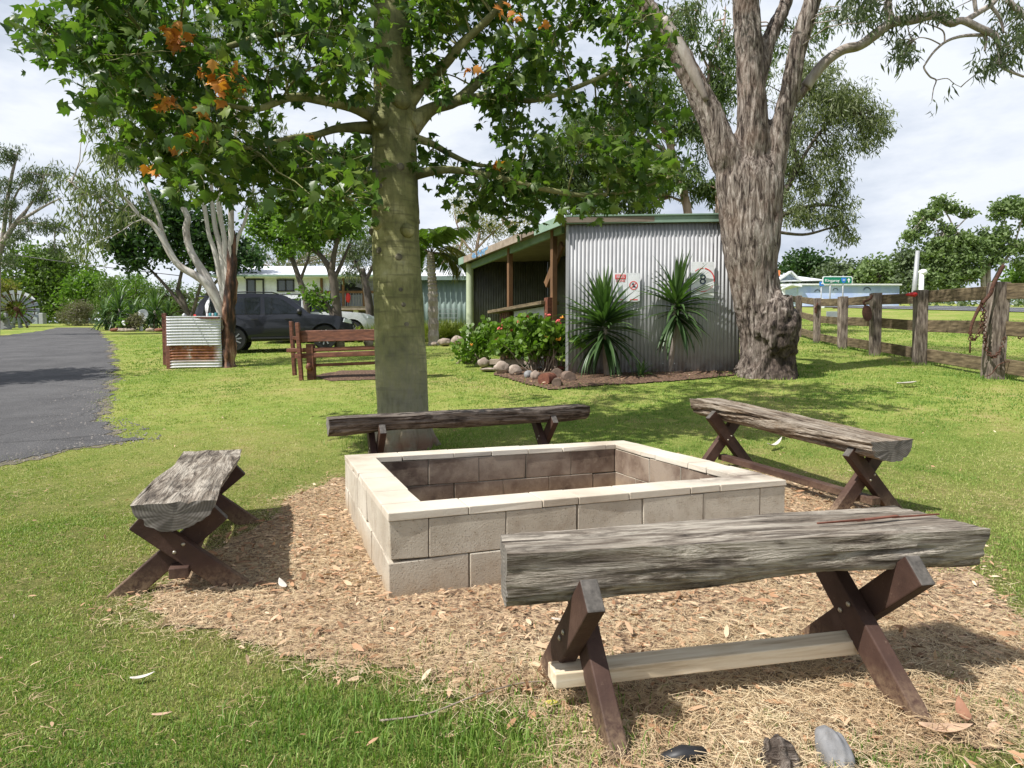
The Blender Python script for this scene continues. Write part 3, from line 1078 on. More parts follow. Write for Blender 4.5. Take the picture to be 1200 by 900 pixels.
# ------------------------------------------------------------------ log benches
def bench(label, P0, P1, wa, wb, ta, tb, pairs, logmat, seed=0, sq=2.6, curve=0.0, stretch='brownpaint', leg_w=.10, leg_t=.055, tops=.40, sz=.15, ends=(0.0, 0.0), stub=.09, flip=None):
    P0, P1 = Vector(P0), Vector(P1)
    d = P1 - P0
    ang = math.atan2(d.y, d.x)
    mid = (P0 + P1) / 2
    base = ground(mid.x, mid.y)
    L = math.hypot(d.x, d.y)
    root = thing('log_bench', label, 'bench', base, ang, 'log benches round the fire pit')
    Rm = Matrix.Rotation(ang, 3, 'Z')
    def lg(x, y):
        p = base + Rm @ Vector((x, y, 0))
        return gz(p.x, p.y) - base.z
    z0, z1 = P0.z - base.z, P1.z - base.z
    N, KT, KB = 190, 22, 46
    mb = MB()
    vs, fs, mi = [], [], []
    K = KT + KB
    def fbm(v, o=4):
        s, a = 0, 1
        for _ in range(o):
            s += a * noise.noise(v)
            v = v * 2.1
            a *= .55
        return s
    for i in range(N + 1):
        t = i / N
        x = -L / 2 + L * t
        w = wa + (wb - wa) * t
        th = ta + (tb - ta) * t
        zt = z0 + (z1 - z0) * t
        off = curve * math.sin(t * 2 * math.pi) + .012 * noise.noise(Vector((x * 2.2, seed, 0)))
        w *= 1 + .07 * noise.noise(Vector((x * 2.5, seed + 9, 1)))
        for k in range(K):
            if k < KT:
                u = k / (KT - 1)
                y = -w / 2 + w * u
                z = zt
                z += .006 * fbm(Vector((x * 1.5, y * 14, seed))) - .004
                groove = noise.noise(Vector((x * .9, y * 26, seed + 4)))
                if groove > .32:
                    z -= (groove - .32) * .030
            else:
                a = math.pi * (k - KT + 1) / (KB + 1)
                ca, sa = math.cos(a), math.sin(a)
                y = w / 2 * math.copysign(abs(ca) ** (2 / sq), ca)
                z = zt - th * abs(sa) ** (2 / sq)
                n = fbm(Vector((x * 1.6, y * 11, z * 11 + seed * 3)))
                cr = noise.noise(Vector((x * .8, y * 24, z * 30 + seed)))
                cr2 = noise.noise(Vector((x * 1.3, y * 40, z * 55 + seed * 2)))
                k_ = 1 + .085 * n - (max(0, cr - .18) * .34) - (max(0, cr2 - .2) * .16)
                y *= k_ ** .8
                z = zt - (zt - z) * k_
            sl = ends[0] if t < .5 else ends[1]
            xx = x + sl * (y / max(w, .01)) * (abs(2 * t - 1) ** 6) + (.008 * noise.noise(Vector((y * 20, z * 20, seed + t))) if i in (0, N) else 0)
            vs.append((xx, y + off, z))
    for i in range(N):
        for k in range(K):
            k2 = (k + 1) % K
            fs.append((i * K + k, (i + 1) * K + k, (i + 1) * K + k2, i * K + k2))
            mi.append(0)
    c0, c1 = len(vs), len(vs) + 1
    vs.append((sum(v[0] for v in vs[:K]) / K, sum(v[1] for v in vs[:K]) / K, z0 - ta * .45))
    e = vs[N * K:N * K + K]
    vs.append((sum(v[0] for v in e) / K, sum(v[1] for v in e) / K, z1 - tb * .45))
    for k in range(K):
        k2 = (k + 1) % K
        fs.append((c0, k, k2)); mi.append(1)
        fs.append((c1, N * K + k2, N * K + k)); mi.append(1)
    mb.add(vs, fs, mi)
    seat = mb.build('seat', [logmat, make_endgrain(max(z0, z1) - .0)], root, world=False, smooth=True, angle=48)
    for ip, (x, hs, top) in enumerate(pairs):
        tt = (x + L / 2) / L
        zt = z0 + (z1 - z0) * tt
        w = wa + (wb - wa) * tt
        for s in (-1, 1):
            lx = x + s * (leg_t / 2 + .001)
            fl_ = flip[ip] if flip else 1
            yf, yt = fl_ * s * hs, -fl_ * s * top
            zf = lg(lx, yf)
            ztop = zt - tops
            leg = MB()
            p0, p1 = Vector((lx, yf * 1.06, zf - .035)), Vector((lx, yt, ztop))
            leg.beam(p0, p1, leg_t, leg_w, side=(1, 0, 0), end_mi=1)
            leg.build('leg', [M['brownpaint'], M['cutend']], root, world=False, bev=.005)
        # bolts through the crossing
        zc = lg(x, 0) + (zt - tops - lg(x, 0)) * hs / (hs + top)
        for q, (dy, dz) in enumerate(((-.018, .015), (.02, -.02))):
            for s in (-1, 1):
                b = MB()
                b.lathe([(.009, 0), (.009, .004), (.004, .007)], 10, Matrix.Translation((x + s * (leg_t + .001), dy, zc + dz)) @ Matrix.Rotation(s * math.pi / 2, 4, 'Y'))
                b.build('bolt', M['steel'], root, world=False, smooth=True)
    if stretch:
        xs = [p[0] for p in pairs]
        st = MB()
        xa, xb = min(xs) - stub, max(xs) + stub * .6
        za, zb = lg(xa, 0) + sz, lg(xb, 0) + sz
        st.beam((xa, 0, za), (xb, 0, zb), .085, .05, side=(0, 1, 0))
        st.build('stretcher', M[stretch], root, world=False, bev=.004)
    return root, L

# front bench
p0, p1 = Pz(590, 636, .56), Pz(1099, 603.5, .56)
bench('squared grey log bench with a new pale pine stretcher', p0, p1, .19, .37, .185, .15,
      [(-.555, .26, .205), (.475, .29, .225)], M['log'], 1, 3.6, .0, 'pine', tops=.105, sz=.125, ends=(.02, -.03), flip=(-1, 1))
p0, p1 = Pz(204, 588, .47), Pz(250, 527, .475)
bench('curved log bench between the fire pit and the driveway, showing ringed end grain', p0, p1, .35, .37, .135, .13,
      [(-.68, .27, .175), (.55, .27, .19)], M['log'], 2, 2.0, .014, 'brownpaint', tops=.10, sz=.11)
p0, p1 = Pz(1046, 516, .56), W(825, 466, 6.2)
bench('tan log bench between the fire pit and the rail fence', p0, p1, .40, .34, .15, .17,
      [(-.80, .27, .20), (.68, .27, .20)], M['logtan'], 3, 2.2, .02, 'brownpaint', tops=.10, sz=.10)
p0, p1 = W(384, 489.5, 5.35), W(684, 474, 6.2)
bench('dark furrowed log bench close in front of the plane trunk', p0, p1, .30, .28, .15, .145,
      [(-.80, .25, .18), (.78, .25, .18)], M['logdark'], 4, 2.3, .02, 'brownpaint', tops=.10, sz=.10)
# ------------------------------------------------------------------ trees close by
def px_tube(mb, pts, depth, rpx, n=10, rough=0.05, freq=3, mi=0, dd=0.0):
    """limb through photo points at a depth (or list of depths) with radii in photo pixels"""
    P, Rr = [], []
    k = len(pts)
    for i, (a, b) in enumerate(pts):
        y = depth[i] if isinstance(depth, (list, tuple)) else depth + dd * i
        P.append(W(a, b, y))
        r = rpx[i] if isinstance(rpx, (list, tuple)) else rpx
        Rr.append(r * mpp(y))
    # smooth resample
    Q, S = resample(P, Rr, max(2, k * 4))
    mb.tube(Q, S, n, True, mi, rough, freq)
    return Q, S

def resample(P, Rr, m):
    P = [Vector(p) for p in P]
    if len(P) < 3:
        return [P[0].lerp(P[-1], i / (m - 1)) for i in range(m)], [Rr[0] + (Rr[-1] - Rr[0]) * i / (m - 1) for i in range(m)]
    out, rad = [], []
    n = len(P) - 1
    for i in range(m):
        t = i / (m - 1) * n
        k = min(int(t), n - 1)
        f = t - k
        p0, p1, p2, p3 = P[max(0, k - 1)], P[k], P[k + 1], P[min(n, k + 2)]
        q = 0.5 * ((2 * p1) + (p2 - p0) * f + (2 * p0 - 5 * p1 + 4 * p2 - p3) * f * f + (3 * p1 - p0 - 3 * p2 + p3) * f ** 3)
        out.append(q)
        rad.append(Rr[k] + (Rr[k + 1] - Rr[k]) * f)
    return out, rad

def twig(mb, a, b, r0, r1, n=5, sag=.12, seg=6, seed=0):
    a, b = Vector(a), Vector(b)
    L = (b - a).length
    P = []
    for i in range(seg + 1):
        t = i / seg
        p = a.lerp(b, t)
        w = math.sin(math.pi * t)
        p += Vector((noise.noise(p * 1.3 + Vector((seed, 0, 0))), noise.noise(p * 1.3 + Vector((0, seed, 5))), noise.noise(p * 1.3 + Vector((9, 0, seed))))) * L * .14 * w
        p.z += sag * L * w
        P.append(p)
    mb.tube(P, [r0 + (r1 - r0) * i / seg for i in range(seg + 1)], n, False)

# --- plane tree
TB = G(472, 524)
TD = TB.y
def plane_tree():
    root = thing('plane_tree', 'plane tree with smooth olive trunk and lobed leaves, a few scorched orange', 'tree', TB)
    mb = MB()
    prof = [(526, 34), (518, 32.5), (508, 31.2), (490, 30), (440, 30), (380, 29), (330, 28), (280, 27), (245, 27.5), (200, 26), (150, 25.5), (110, 23), (60, 21.5), (0, 20), (-80, 17), (-180, 13), (-280, 8), (-360, 4)]
    cx = {524: 474, 280: 464, 0: 459, -360: 455}
    ks = sorted(cx)
    def cxf(y):
        for a, b in zip(ks, ks[1:]):
            if a <= y <= b:
                return cx[a] + (cx[b] - cx[a]) * (y - a) / (b - a)
        return 474
    P = [W(cxf(y), y, TD + .02 * i * 0) for i, (y, r) in enumerate(prof)]
    P[0].z -= .06
    Q, S = resample(P, [r * mpp(TD) for y, r in prof], 80)
    mb.tube(Q, S, 28, True, 0, .035, 2.2)
    # branch scars
    rr = random.Random(3)
    def scar(px, py, r, out=.55, ring=True):
        if r < .052:
            r, out = r * .8, out * .55
        c = W(px, py, TD)
        y = py
        tr = 27 * mpp(TD)
        ax = W(cxf(py), py, TD)
        off = max(-1, min(1, (c.x - ax.x) / tr))
        n = Vector((off, -math.sqrt(max(0.0, 1 - off * off)), 0.1)).normalized()
        rloc = np.interp(-py, [-524, -440, -280, -150, 0], [37, 30, 28, 25.5, 20]) * mpp(TD)
        base = Vector((ax.x, ax.y, c.z)) + n * rloc * .985
        Mx = Matrix.Translation(base) @ n.to_track_quat('Z', 'Y').to_matrix().to_4x4()
        mb.lathe([(r * 1.5, -.02), (r * 1.25, r * out * .4), (r * .95, r * out), (r * .6, r * out * 1.15)], 12, Mx, 1 if r < .052 else 0)
        mb.lathe([(r * .62, r * out * .9), (r * .55, r * out * 1.16), (r * .2, r * out * 1.05)], 10, Mx, 1)
    for a in ((447, 268, .055), (481, 277, .055, .9), (438, 275, .05, 1.1), (449, 300, .035), (472, 308, .035), (474, 345, .022), (477, 362, .024), (480, 384, .026), (441, 392, .02), (441, 369, .018),
              (474, 205, .04, .6), (450, 227, .03), (443, 212, .05, .9), (448, 152, .075, .6), (476, 128, .07, .7), (432, 238, .03), (491, 262, .03)):
        scar(*a)
    for a_, l_ in ((.3, .40), (1.5, .36), (2.7, .38), (3.9, .40), (5.1, .38)):
        dv = Vector((math.cos(a_), math.sin(a_), 0))
        p0 = ground(TB.x, TB.y) + dv * .16 + Vector((0, 0, .34))
        p2 = TB + dv * l_
        mb.tube([p0, p0.lerp(p2, .45) + Vector((0, 0, -.10)), ground(p2.x, p2.y) + Vector((0, 0, -.04))], [.10, .095, .04], 10, True, 0, .15, 6)
    tk = mb.build('trunk', [M['planebark'], M['knot']], root, smooth=True)
    limbs = [
        ([(480, 148), (505, 128), (535, 118), (565, 92), (600, 68), (640, 45), (690, 22)], [TD, TD + .1, TD + .2, TD + .4, TD + .6, TD + .9, TD + 1.2], [14, 9, 8, 7, 6, 5, 3.5]),
        ([(476, 122), (500, 96), (522, 75), (540, 52), (562, 32), (585, 8), (610, -30)], [TD, TD, TD - .1, TD - .2, TD - .3, TD - .4, TD - .5], [11, 8, 7, 6.5, 5.5, 5, 4]),
        ([(478, 160), (505, 168), (530, 182), (558, 193), (600, 196)], [TD, TD + .1, TD + .2, TD + .3, TD + .4], [6, 5, 4, 3, 1.5]),
        ([(480, 206), (520, 199), (560, 203), (600, 212), (640, 222), (690, 229), (745, 222), (790, 205)], [TD, TD - .1, TD - .2, TD - .3, TD - .3, TD - .3, TD - .3, TD - .2], [7, 5.5, 5, 4.5, 4, 3.5, 2.5, 1.2]),
        ([(536, 118), (575, 112), (620, 118), (660, 108), (700, 92), (730, 78)], [TD + .2, TD + .1, TD, TD, TD, TD], [6, 4.5, 4, 3.5, 3, 2]),
        ([(444, 72), (420, 50), (398, 15), (380, -30)], [TD, TD - .1, TD - .2, TD - .3], [10, 7, 6, 5]),
        ([(444, 138), (415, 126), (380, 118), (342, 114), (300, 128), (255, 122), (210, 128)], [TD, TD - .3, TD - .6, TD - .9, TD - 1.2, TD - 1.4, TD - 1.5], [11, 8, 7, 6, 4.5, 3, 1.5]),
        ([(444, 150), (400, 150), (370, 158), (340, 162), (300, 172), (250, 176)], [TD, TD - .2, TD - .5, TD - .8, TD - 1, TD - 1.2], [9, 6, 4.5, 4, 3, 1.5]),
        ([(442, 214), (425, 215), (410, 224), (396, 234)], [TD, TD - .2, TD - .35, TD - .5], [8, 5, 4, 2.5]),
        ([(440, 60), (400, 70), (350, 40), (300, 45), (240, 60), (180, 40), (120, 60), (60, 50)], [TD, TD - .2, TD - .4, TD - .6, TD - .8, TD - 1, TD - 1, TD - 1], [8, 6, 5, 4.5, 4, 3, 2, 1]),
        ([(455, 20), (420, -40), (340, -90), (240, -60), (170, -30)], [TD, TD - .3, TD - .6, TD - .8, TD - 1], [9, 7, 6, 4, 2]),
        ([(458, -20), (500, -90), (580, -120), (680, -70), (740, -20)], [TD, TD, TD + .1, TD + .2, TD + .3], [10, 8, 6, 4, 2]),
        ([(456, -60), (440, -200), (400, -300)], [TD, TD - .8, TD - 1.6], [10, 7, 3]),
        ([(456, -60), (470, -180), (520, -280)], [TD, TD + .9, TD + 1.8], [10, 7, 3]),
        ([(456, -120), (380, -220), (300, -270)], [TD, TD + .3, TD + .6], [8, 5, 3]),
    ]
    ends = []
    for pts, dep, rad in limbs:
        b = MB()
        rad = [rad[0]] + [q * .78 for q in rad[1:]]
        Q, S = px_tube(b, pts, dep, rad, 10, .05, 3)
        b.build('branch', M['planebark'], root, smooth=True)
        ends += Q[len(Q) // 3:]
    ends = np.array([tuple(p) for p in ends])
    # clusters
    left = [(28, 52), (60, -10), (250, -60), (445, -60), (445, 225), (400, 246), (340, 232), (290, 212), (240, 222), (205, 214), (165, 205), (135, 165), (110, 138), (92, 112), (85, 85), (45, 62)]
    right = [(490, -60), (720, -60), (775, 20), (792, 70), (778, 120), (795, 170), (790, 205), (765, 232), (720, 232), (690, 244), (650, 252), (605, 256), (565, 240), (530, 230), (492, 222)]
    C = []
    rp = np.random.default_rng(5)
    def fill(poly, n, d0, d1, holes=(), rmin=.22, rmax=.42):
        a = np.array(poly)
        got = 0
        while got < n:
            x = rp.uniform(a[:, 0].min(), a[:, 0].max())
            y = rp.uniform(a[:, 1].min(), a[:, 1].max())
            if not inpoly(np.array([x]), np.array([y]), a)[0]:
                continue
            if any(((x - h[0]) / h[2]) ** 2 + ((y - h[1]) / h[3]) ** 2 < 1 for h in holes):
                continue
            C.append((W(x, y, rp.uniform(d0, d1)), rp.uniform(rmin, rmax)))
            got += 1
    fill(left, 84, TD - 1.7, TD + .5, holes=((498, 20, 10, 10),))
    fill([(28, 52), (60, -10), (200, -20), (260, 60), (200, 130), (100, 110)], 14, TD - 1.6, TD - .6)
    fill([(300, 180), (445, 190), (445, 262), (400, 262), (340, 250)], 16, TD - .6, TD + .8)
    fill([(240, 200), (300, 200), (300, 238), (262, 240)], 3, TD - .5, TD + .3, rmin=.2, rmax=.3)
    fill(right, 92, TD - .6, TD + 1.2, holes=((520, 140, 42, 36), (545, 165, 22, 16), (668, 190, 18, 16), (560, 62, 12, 10), (640, 75, 12, 8)), rmin=.2, rmax=.34)
    fill([(500, -10), (600, -10), (600, 60), (500, 50)], 7, TD - .5, TD + .5, rmin=.2, rmax=.34)
    fill([(560, 200), (700, 215), (780, 205), (760, 236), (650, 254), (590, 260), (550, 236)], 16, TD - .5, TD + .5, rmin=.2, rmax=.32)
    # crown above the frame
    for _ in range(48):
        d = Vector(rp.normal(size=3)).normalized() * rp.uniform(.5, 1) ** .5
        p = Vector((TB.x + .4 + d.x * 2.9, TD + .7 + d.y * 2.1, TB.z + 5.9 + d.z * 1.9))
        if p.z > 1.13 + p.y * .56:
            C.append((p, rp.uniform(.3, .5)))
    tw = MB()
    parts, dead = [], []
    for i, (c, r) in enumerate(C):
        cc = np.array(tuple(c))
        j = np.argmin(((ends - cc) ** 2).sum(1))
        twig(tw, ends[j], c, .011, .004, 5, .05, 5, i)
        n = int(46 * (r / .3) ** 2)
        pts = cluster_pts(cc, (r, r, r * .75), n, .35)
        for q in pts[::7]:
            twig(tw, c, q, .0045, .002, 3, .03, 3, i)
        parts.append(leaves(pts, rng.uniform(.06, .15, len(pts)), MAPLES[i % 4], 'flat', .42, .9))
    stuff(tw.build('twigs', M['planebark'], root, smooth=True))
    V, F, r_ = merge(parts)
    npmesh('crown', V, F, M['planeleaf'], root, r_)
    for (a, b, rr_, n, dy) in ((207, 40, .13, 24, -1.55), (270, 97, .18, 34, -1.6), (235, 128, .06, 6, -1.6), (195, 118, .12, 12, -1.6), (228, 155, .07, 6, -1.6), (182, 196, .06, 7, -1.5), (216, 172, .07, 7, -1.5), (597, 14, .1, 9, -.7), (640, 26, .06, 5, -.7), (551, 80, .05, 5, -.6),
                            (581, 191, .05, 5, -.5), (365, 160, .05, 5, -1.2), (236, 82, .05, 5, -1.6), (444, 95, .03, 2, -.3)):
        c = np.array(tuple(W(a, b, TD + dy)))
        pts = cluster_pts(c, (rr_, rr_, rr_ * .7), n, .2)
        dead.append(leaves(pts, rng.uniform(.06, .12, n), MAPLES[1], 'flat', .6, 1.0))
    V, F, r_ = merge(dead)
    npmesh('scorched_leaves', V, F, M['deadleaf'], root, r_)
plane_tree()

# --- big gum beside the shed
GB = G(893, 440)
GD = GB.y
def drooping(centres, size, n_per, tmpl=LANCE, flat=.8, droop=.6, mode='droop', shell=.2):
    parts = []
    for c, r in centres:
        pts = cluster_pts(np.array(tuple(c)), (r, r, r * flat), n_per(r), shell)
        parts.append(leaves(pts, rng.uniform(size * .7, size * 1.3, len(pts)), tmpl, mode, droop))
    return merge(parts)

def big_gum():
    root = thing('gum_tree', 'massive rough gum with a dark burl at its foot, against the tin shed', 'tree', GB)
    mb = MB()
    # trunk: rings through measured left and right outlines
    L = [(446, 858, 938), (438, 861, 934), (425, 866, 931), (410, 868, 930), (395, 868, 931), (382, 866, 931), (370, 864, 928), (355, 861, 921), (340, 858, 914), (320, 853, 911), (300, 849, 911), (270, 845, 914), (240, 842, 916), (215, 838, 919), (196, 840, 917), (184, 849, 908), (170, 857, 901), (155, 862, 897), (138, 866, 893), (118, 868, 890)]
    P, Sr = [], []
    for y, a, b in L:
        P.append(W((a + b) / 2, y, GD))
        Sr.append((b - a) / 2 * mpp(GD))
    Q, S = resample(P, Sr, 60)
    n = 44
    vs, fs = [], []
    for i, (p, r) in enumerate(zip(Q, S)):
        for k in range(n):
            a = 2 * math.pi * k / n
            dv = Vector((math.cos(a), math.sin(a) * (.92 - .46 * max(0.0, min(1.0, (p.z - 3.2) / 1.9))), 0))
            q = p + dv * r
            h = (q.z - GB.z)
            rg = .035 + .05 * max(0, 1 - h / 1.1)
            f = 1 + rg * noise.noise(Vector((math.cos(a) * 4.5, math.sin(a) * 4.5, h * 1.4))) + .03 * noise.noise(Vector((math.cos(a) * 12, math.sin(a) * 12, h * 2.5)))
            if h < .3:
                f += .10 * (1 - h / .3) * max(0, math.sin(a * 5 + 1))
            vs.append(p + dv * r * f)
    for i in range(len(Q) - 1):
        for k in range(n):
            k2 = (k + 1) % n
            fs.append((i * n + k, i * n + k2, (i + 1) * n + k2, (i + 1) * n + k))
    fs.append(tuple((len(Q) - 1) * n + k for k in range(n)))
    fs.append(tuple(reversed(range(n))))
    mb.add(vs, fs)
    mb.blob(W(910, 385, GD - .33), (.40, .36, .66), 4, 4, .30, 3.0)
    mb.blob(W(921, 428, GD - .30), (.20, .2, .24), 6, 3, .3, 3.0)
    limbs = [
        ([(872, 225), (852, 190), (838, 150), (818, 108), (795, 62), (765, 18), (735, -14), (690, -50)], GD, [9, 20, 16.5, 14.5, 13, 12, 11, 8], M['gumbark'], .0),
        ([(880, 230), (881, 180), (881, 120), (878, 60), (874, 0), (868, -80), (860, -170)], GD, [9, 19.5, 17.5, 16.3, 15.2, 13, 8], M['gumbark'], .0),
        ([(884, 120), (893, 80), (902, 45), (916, 15), (928, -15), (950, -70)], GD - .1, [9, 9.5, 9, 8.5, 7, 5], M['gumbark'], .1),
        ([(898, 240), (908, 195), (915, 150), (926, 105), (934, 60), (946, 20), (958, -15), (985, -90)], GD, [7, 13.5, 12.2, 11.5, 11, 11, 10, 7], M['gumbark'], -.05),
        ([(922, 122), (938, 110), (948, 97)], GD, [7, 6.5, 6], M['gumbark'], 0),
        ([(944, 102), (954, 88), (968, 72), (988, 58), (1008, 53), (1026, 40), (1046, 26), (1070, 23), (1095, 18), (1114, 27), (1128, 24), (1148, 33), (1166, 42), (1172, 60), (1172, 75), (1180, 82), (1200, 90)],
         [GD - .05 * i for i in range(17)], [7, 6, 6, 5.5, 5.5, 6, 6, 5.5, 4.5, 4.5, 4, 4, 3.5, 2.5, 2, 1.6, 1.3], M['smoothbark'], 0),
        ([(1046, 26), (1040, 8), (1046, -10), (1050, -40)], GD - .3, [5, 4, 3, 2], M['smoothbark'], 0),
        ([(1130, 25), (1148, 14), (1162, 5), (1180, -15)], GD - .5, [3.5, 3, 3, 2], M['smoothbark'], 0),
        ([(1150, 33), (1155, 45), (1154, 60)], GD - .5, [2, 2.2, 1], M['smoothbark'], 0),
        ([(1162, 8), (1172, 22), (1176, 38)], GD - .5, [2, 1.8, 1], M['smoothbark'], 0),
        ([(1144, 15), (1142, 0), (1143, -20)], GD - .5, [2, 2.2, 1.5], M['smoothbark'], 0),
        ([(1155, 41), (1130, 42), (1110, 48), (1095, 60), (1085, 74), (1083, 80), (1090, 90), (1097, 94), (1094, 104), (1092, 118)], GD - .5, [2, 1.8, 1.6, 1.3, 1.1, 1, .9, .8, .6, .4], M['smoothbark'], 0),
        ([(1107, 50), (1106, 38), (1098, 32), (1080, 26)], GD - .5, [1, .8, .7, .4], M['smoothbark'], 0),
        ([(1102, 52), (1090, 46), (1078, 44), (1070, 48)], GD - .5, [.8, .7, .5, .3], M['smoothbark'], 0),
        ([(1097, 94), (1110, 92), (1118, 98), (1126, 102)], GD - .5, [.6, .5, .4, .3], M['smoothbark'], 0),
        ([(1180, 0), (1196, 15), (1220, 40)], GD - .6, [3, 3, 2], M['smoothbark'], 0),
    ]
    tips = []
    for i, (pts, dep, rad, mt, dd) in enumerate(limbs):
        b = mb if i < 5 else MB()
        if i < 5:
            rad = list(rad)
        Q, S = px_tube(b, pts, dep, rad, 18 if max(rad) > 8 else 7, .06, 3.5, 0, dd)
        if i >= 5:
            b.build('branch', mt, root, smooth=True)
        tips += Q[len(Q) // 2:]
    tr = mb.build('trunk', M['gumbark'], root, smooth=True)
    rm = tr.modifiers.new('skin', 'REMESH')
    rm.mode = 'VOXEL'
    rm.voxel_size = .03
    sm = tr.modifiers.new('soften', 'SMOOTH')
    sm.iterations = 3
    sm.factor = .5
    bpy.context.view_layer.update()
    me = bpy.data.meshes.new_from_object(tr.evaluated_get(bpy.context.evaluated_depsgraph_get()))
    tr.modifiers.clear()
    old = tr.data
    tr.data = me
    bpy.data.meshes.remove(old)
    nv = len(me.vertices)
    print('gum verts', nv)
    co = np.empty(nv * 3); no = np.empty(nv * 3)
    me.vertices.foreach_get('co', co)
    me.vertices.foreach_get('normal', no)
    co = co.reshape(-1, 3); no = no.reshape(-1, 3)
    dsp = np.empty(nv)
    for i in range(nv):
        x, y, z = co[i]
        lowk = max(0.0, min(1.0, (1.7 - z) / .6))
        rg = abs(noise.noise(Vector((x * 8, y * 8, z * 1.7))))
        dsp[i] = .030 * (rg - .35) + .016 * noise.noise(Vector((x * 22, y * 22, z * 3.5))) - .012 + lowk * (.030 * noise.noise(Vector((x * 8, y * 8, z * 5.5))) + .03 * noise.noise(Vector((x * 19, y * 19, z * 13))))
    co += no * dsp[:, None]
    me.vertices.foreach_set('co', co.ravel())
    me.polygons.foreach_set('use_smooth', np.ones(len(me.polygons), bool))
    me.update()
    # shed-bark patch on the leaning limb: smooth pale strip
    b = MB()
    px_tube(b, [(778, 22), (796, 52), (812, 84), (828, 118)], [GD - .16, GD - .18, GD - .2, GD - .22], [5, 6, 6, 3], 12, .08, 3)
    b.build('bare_patch', M['smoothbark'], root, smooth=True)
    C = []
    rp = np.random.default_rng(8)
    def clump(px, py, rpx, n, d=GD - .5):
        for _ in range(n):
            C.append((W(px + rp.normal() * rpx, py + rp.normal() * rpx * .7, d + rp.normal() * .35), rp.uniform(.16, .3)))
    clump(1100, 0, 14, 8); clump(1178, 48, 14, 8); clump(1195, 25, 12, 6); clump(1160, 75, 12, 5); clump(1186, 62, 10, 4)
    clump(1058, 48, 6, 4); clump(1064, 64, 5, 3); clump(1025, 14, 16, 9); clump(1190, 0, 16, 6); clump(1000, 8, 10, 4); clump(925, 25, 10, 3, GD + .4)
    clump(780, 20, 16, 5, GD + .6); clump(1062, 56, 5, 2); clump(990, -6, 14, 5)
    for _ in range(70):
        d = Vector(rp.normal(size=3)).normalized() * rp.uniform(.4, 1)
        p = Vector((GB.x + 1.2 + d.x * 5, GD + d.y * 3.5, GB.z + 9.0 + d.z * 2.3))
        if p.z > 1.13 + p.y * .58:
            C.append((p, rp.uniform(.4, .7)))
    E = np.array([tuple(t) for t in tips])
    tw = MB()
    for i, (c, r) in enumerate(C):
        j = np.argmin(((E - np.array(tuple(c))) ** 2).sum(1))
        twig(tw, E[j], c, .014, .004, 4, .05, 5, i)
    for (a, b) in (((1094, 118), 0), ((1093, 128), 1), ((1108, 112), 2), ((1116, 100), 3)):
        C.append((W(a[0], a[1], GD - .5), .07))
    stuff(tw.build('twigs', M['smoothbark'], root, smooth=True))
    V, F, r_ = drooping(C, .17, lambda r: int(40 * (r / .25) ** 1.8))
    npmesh('crown', V, F, M['gumleaf'], root, r_)
big_gum()

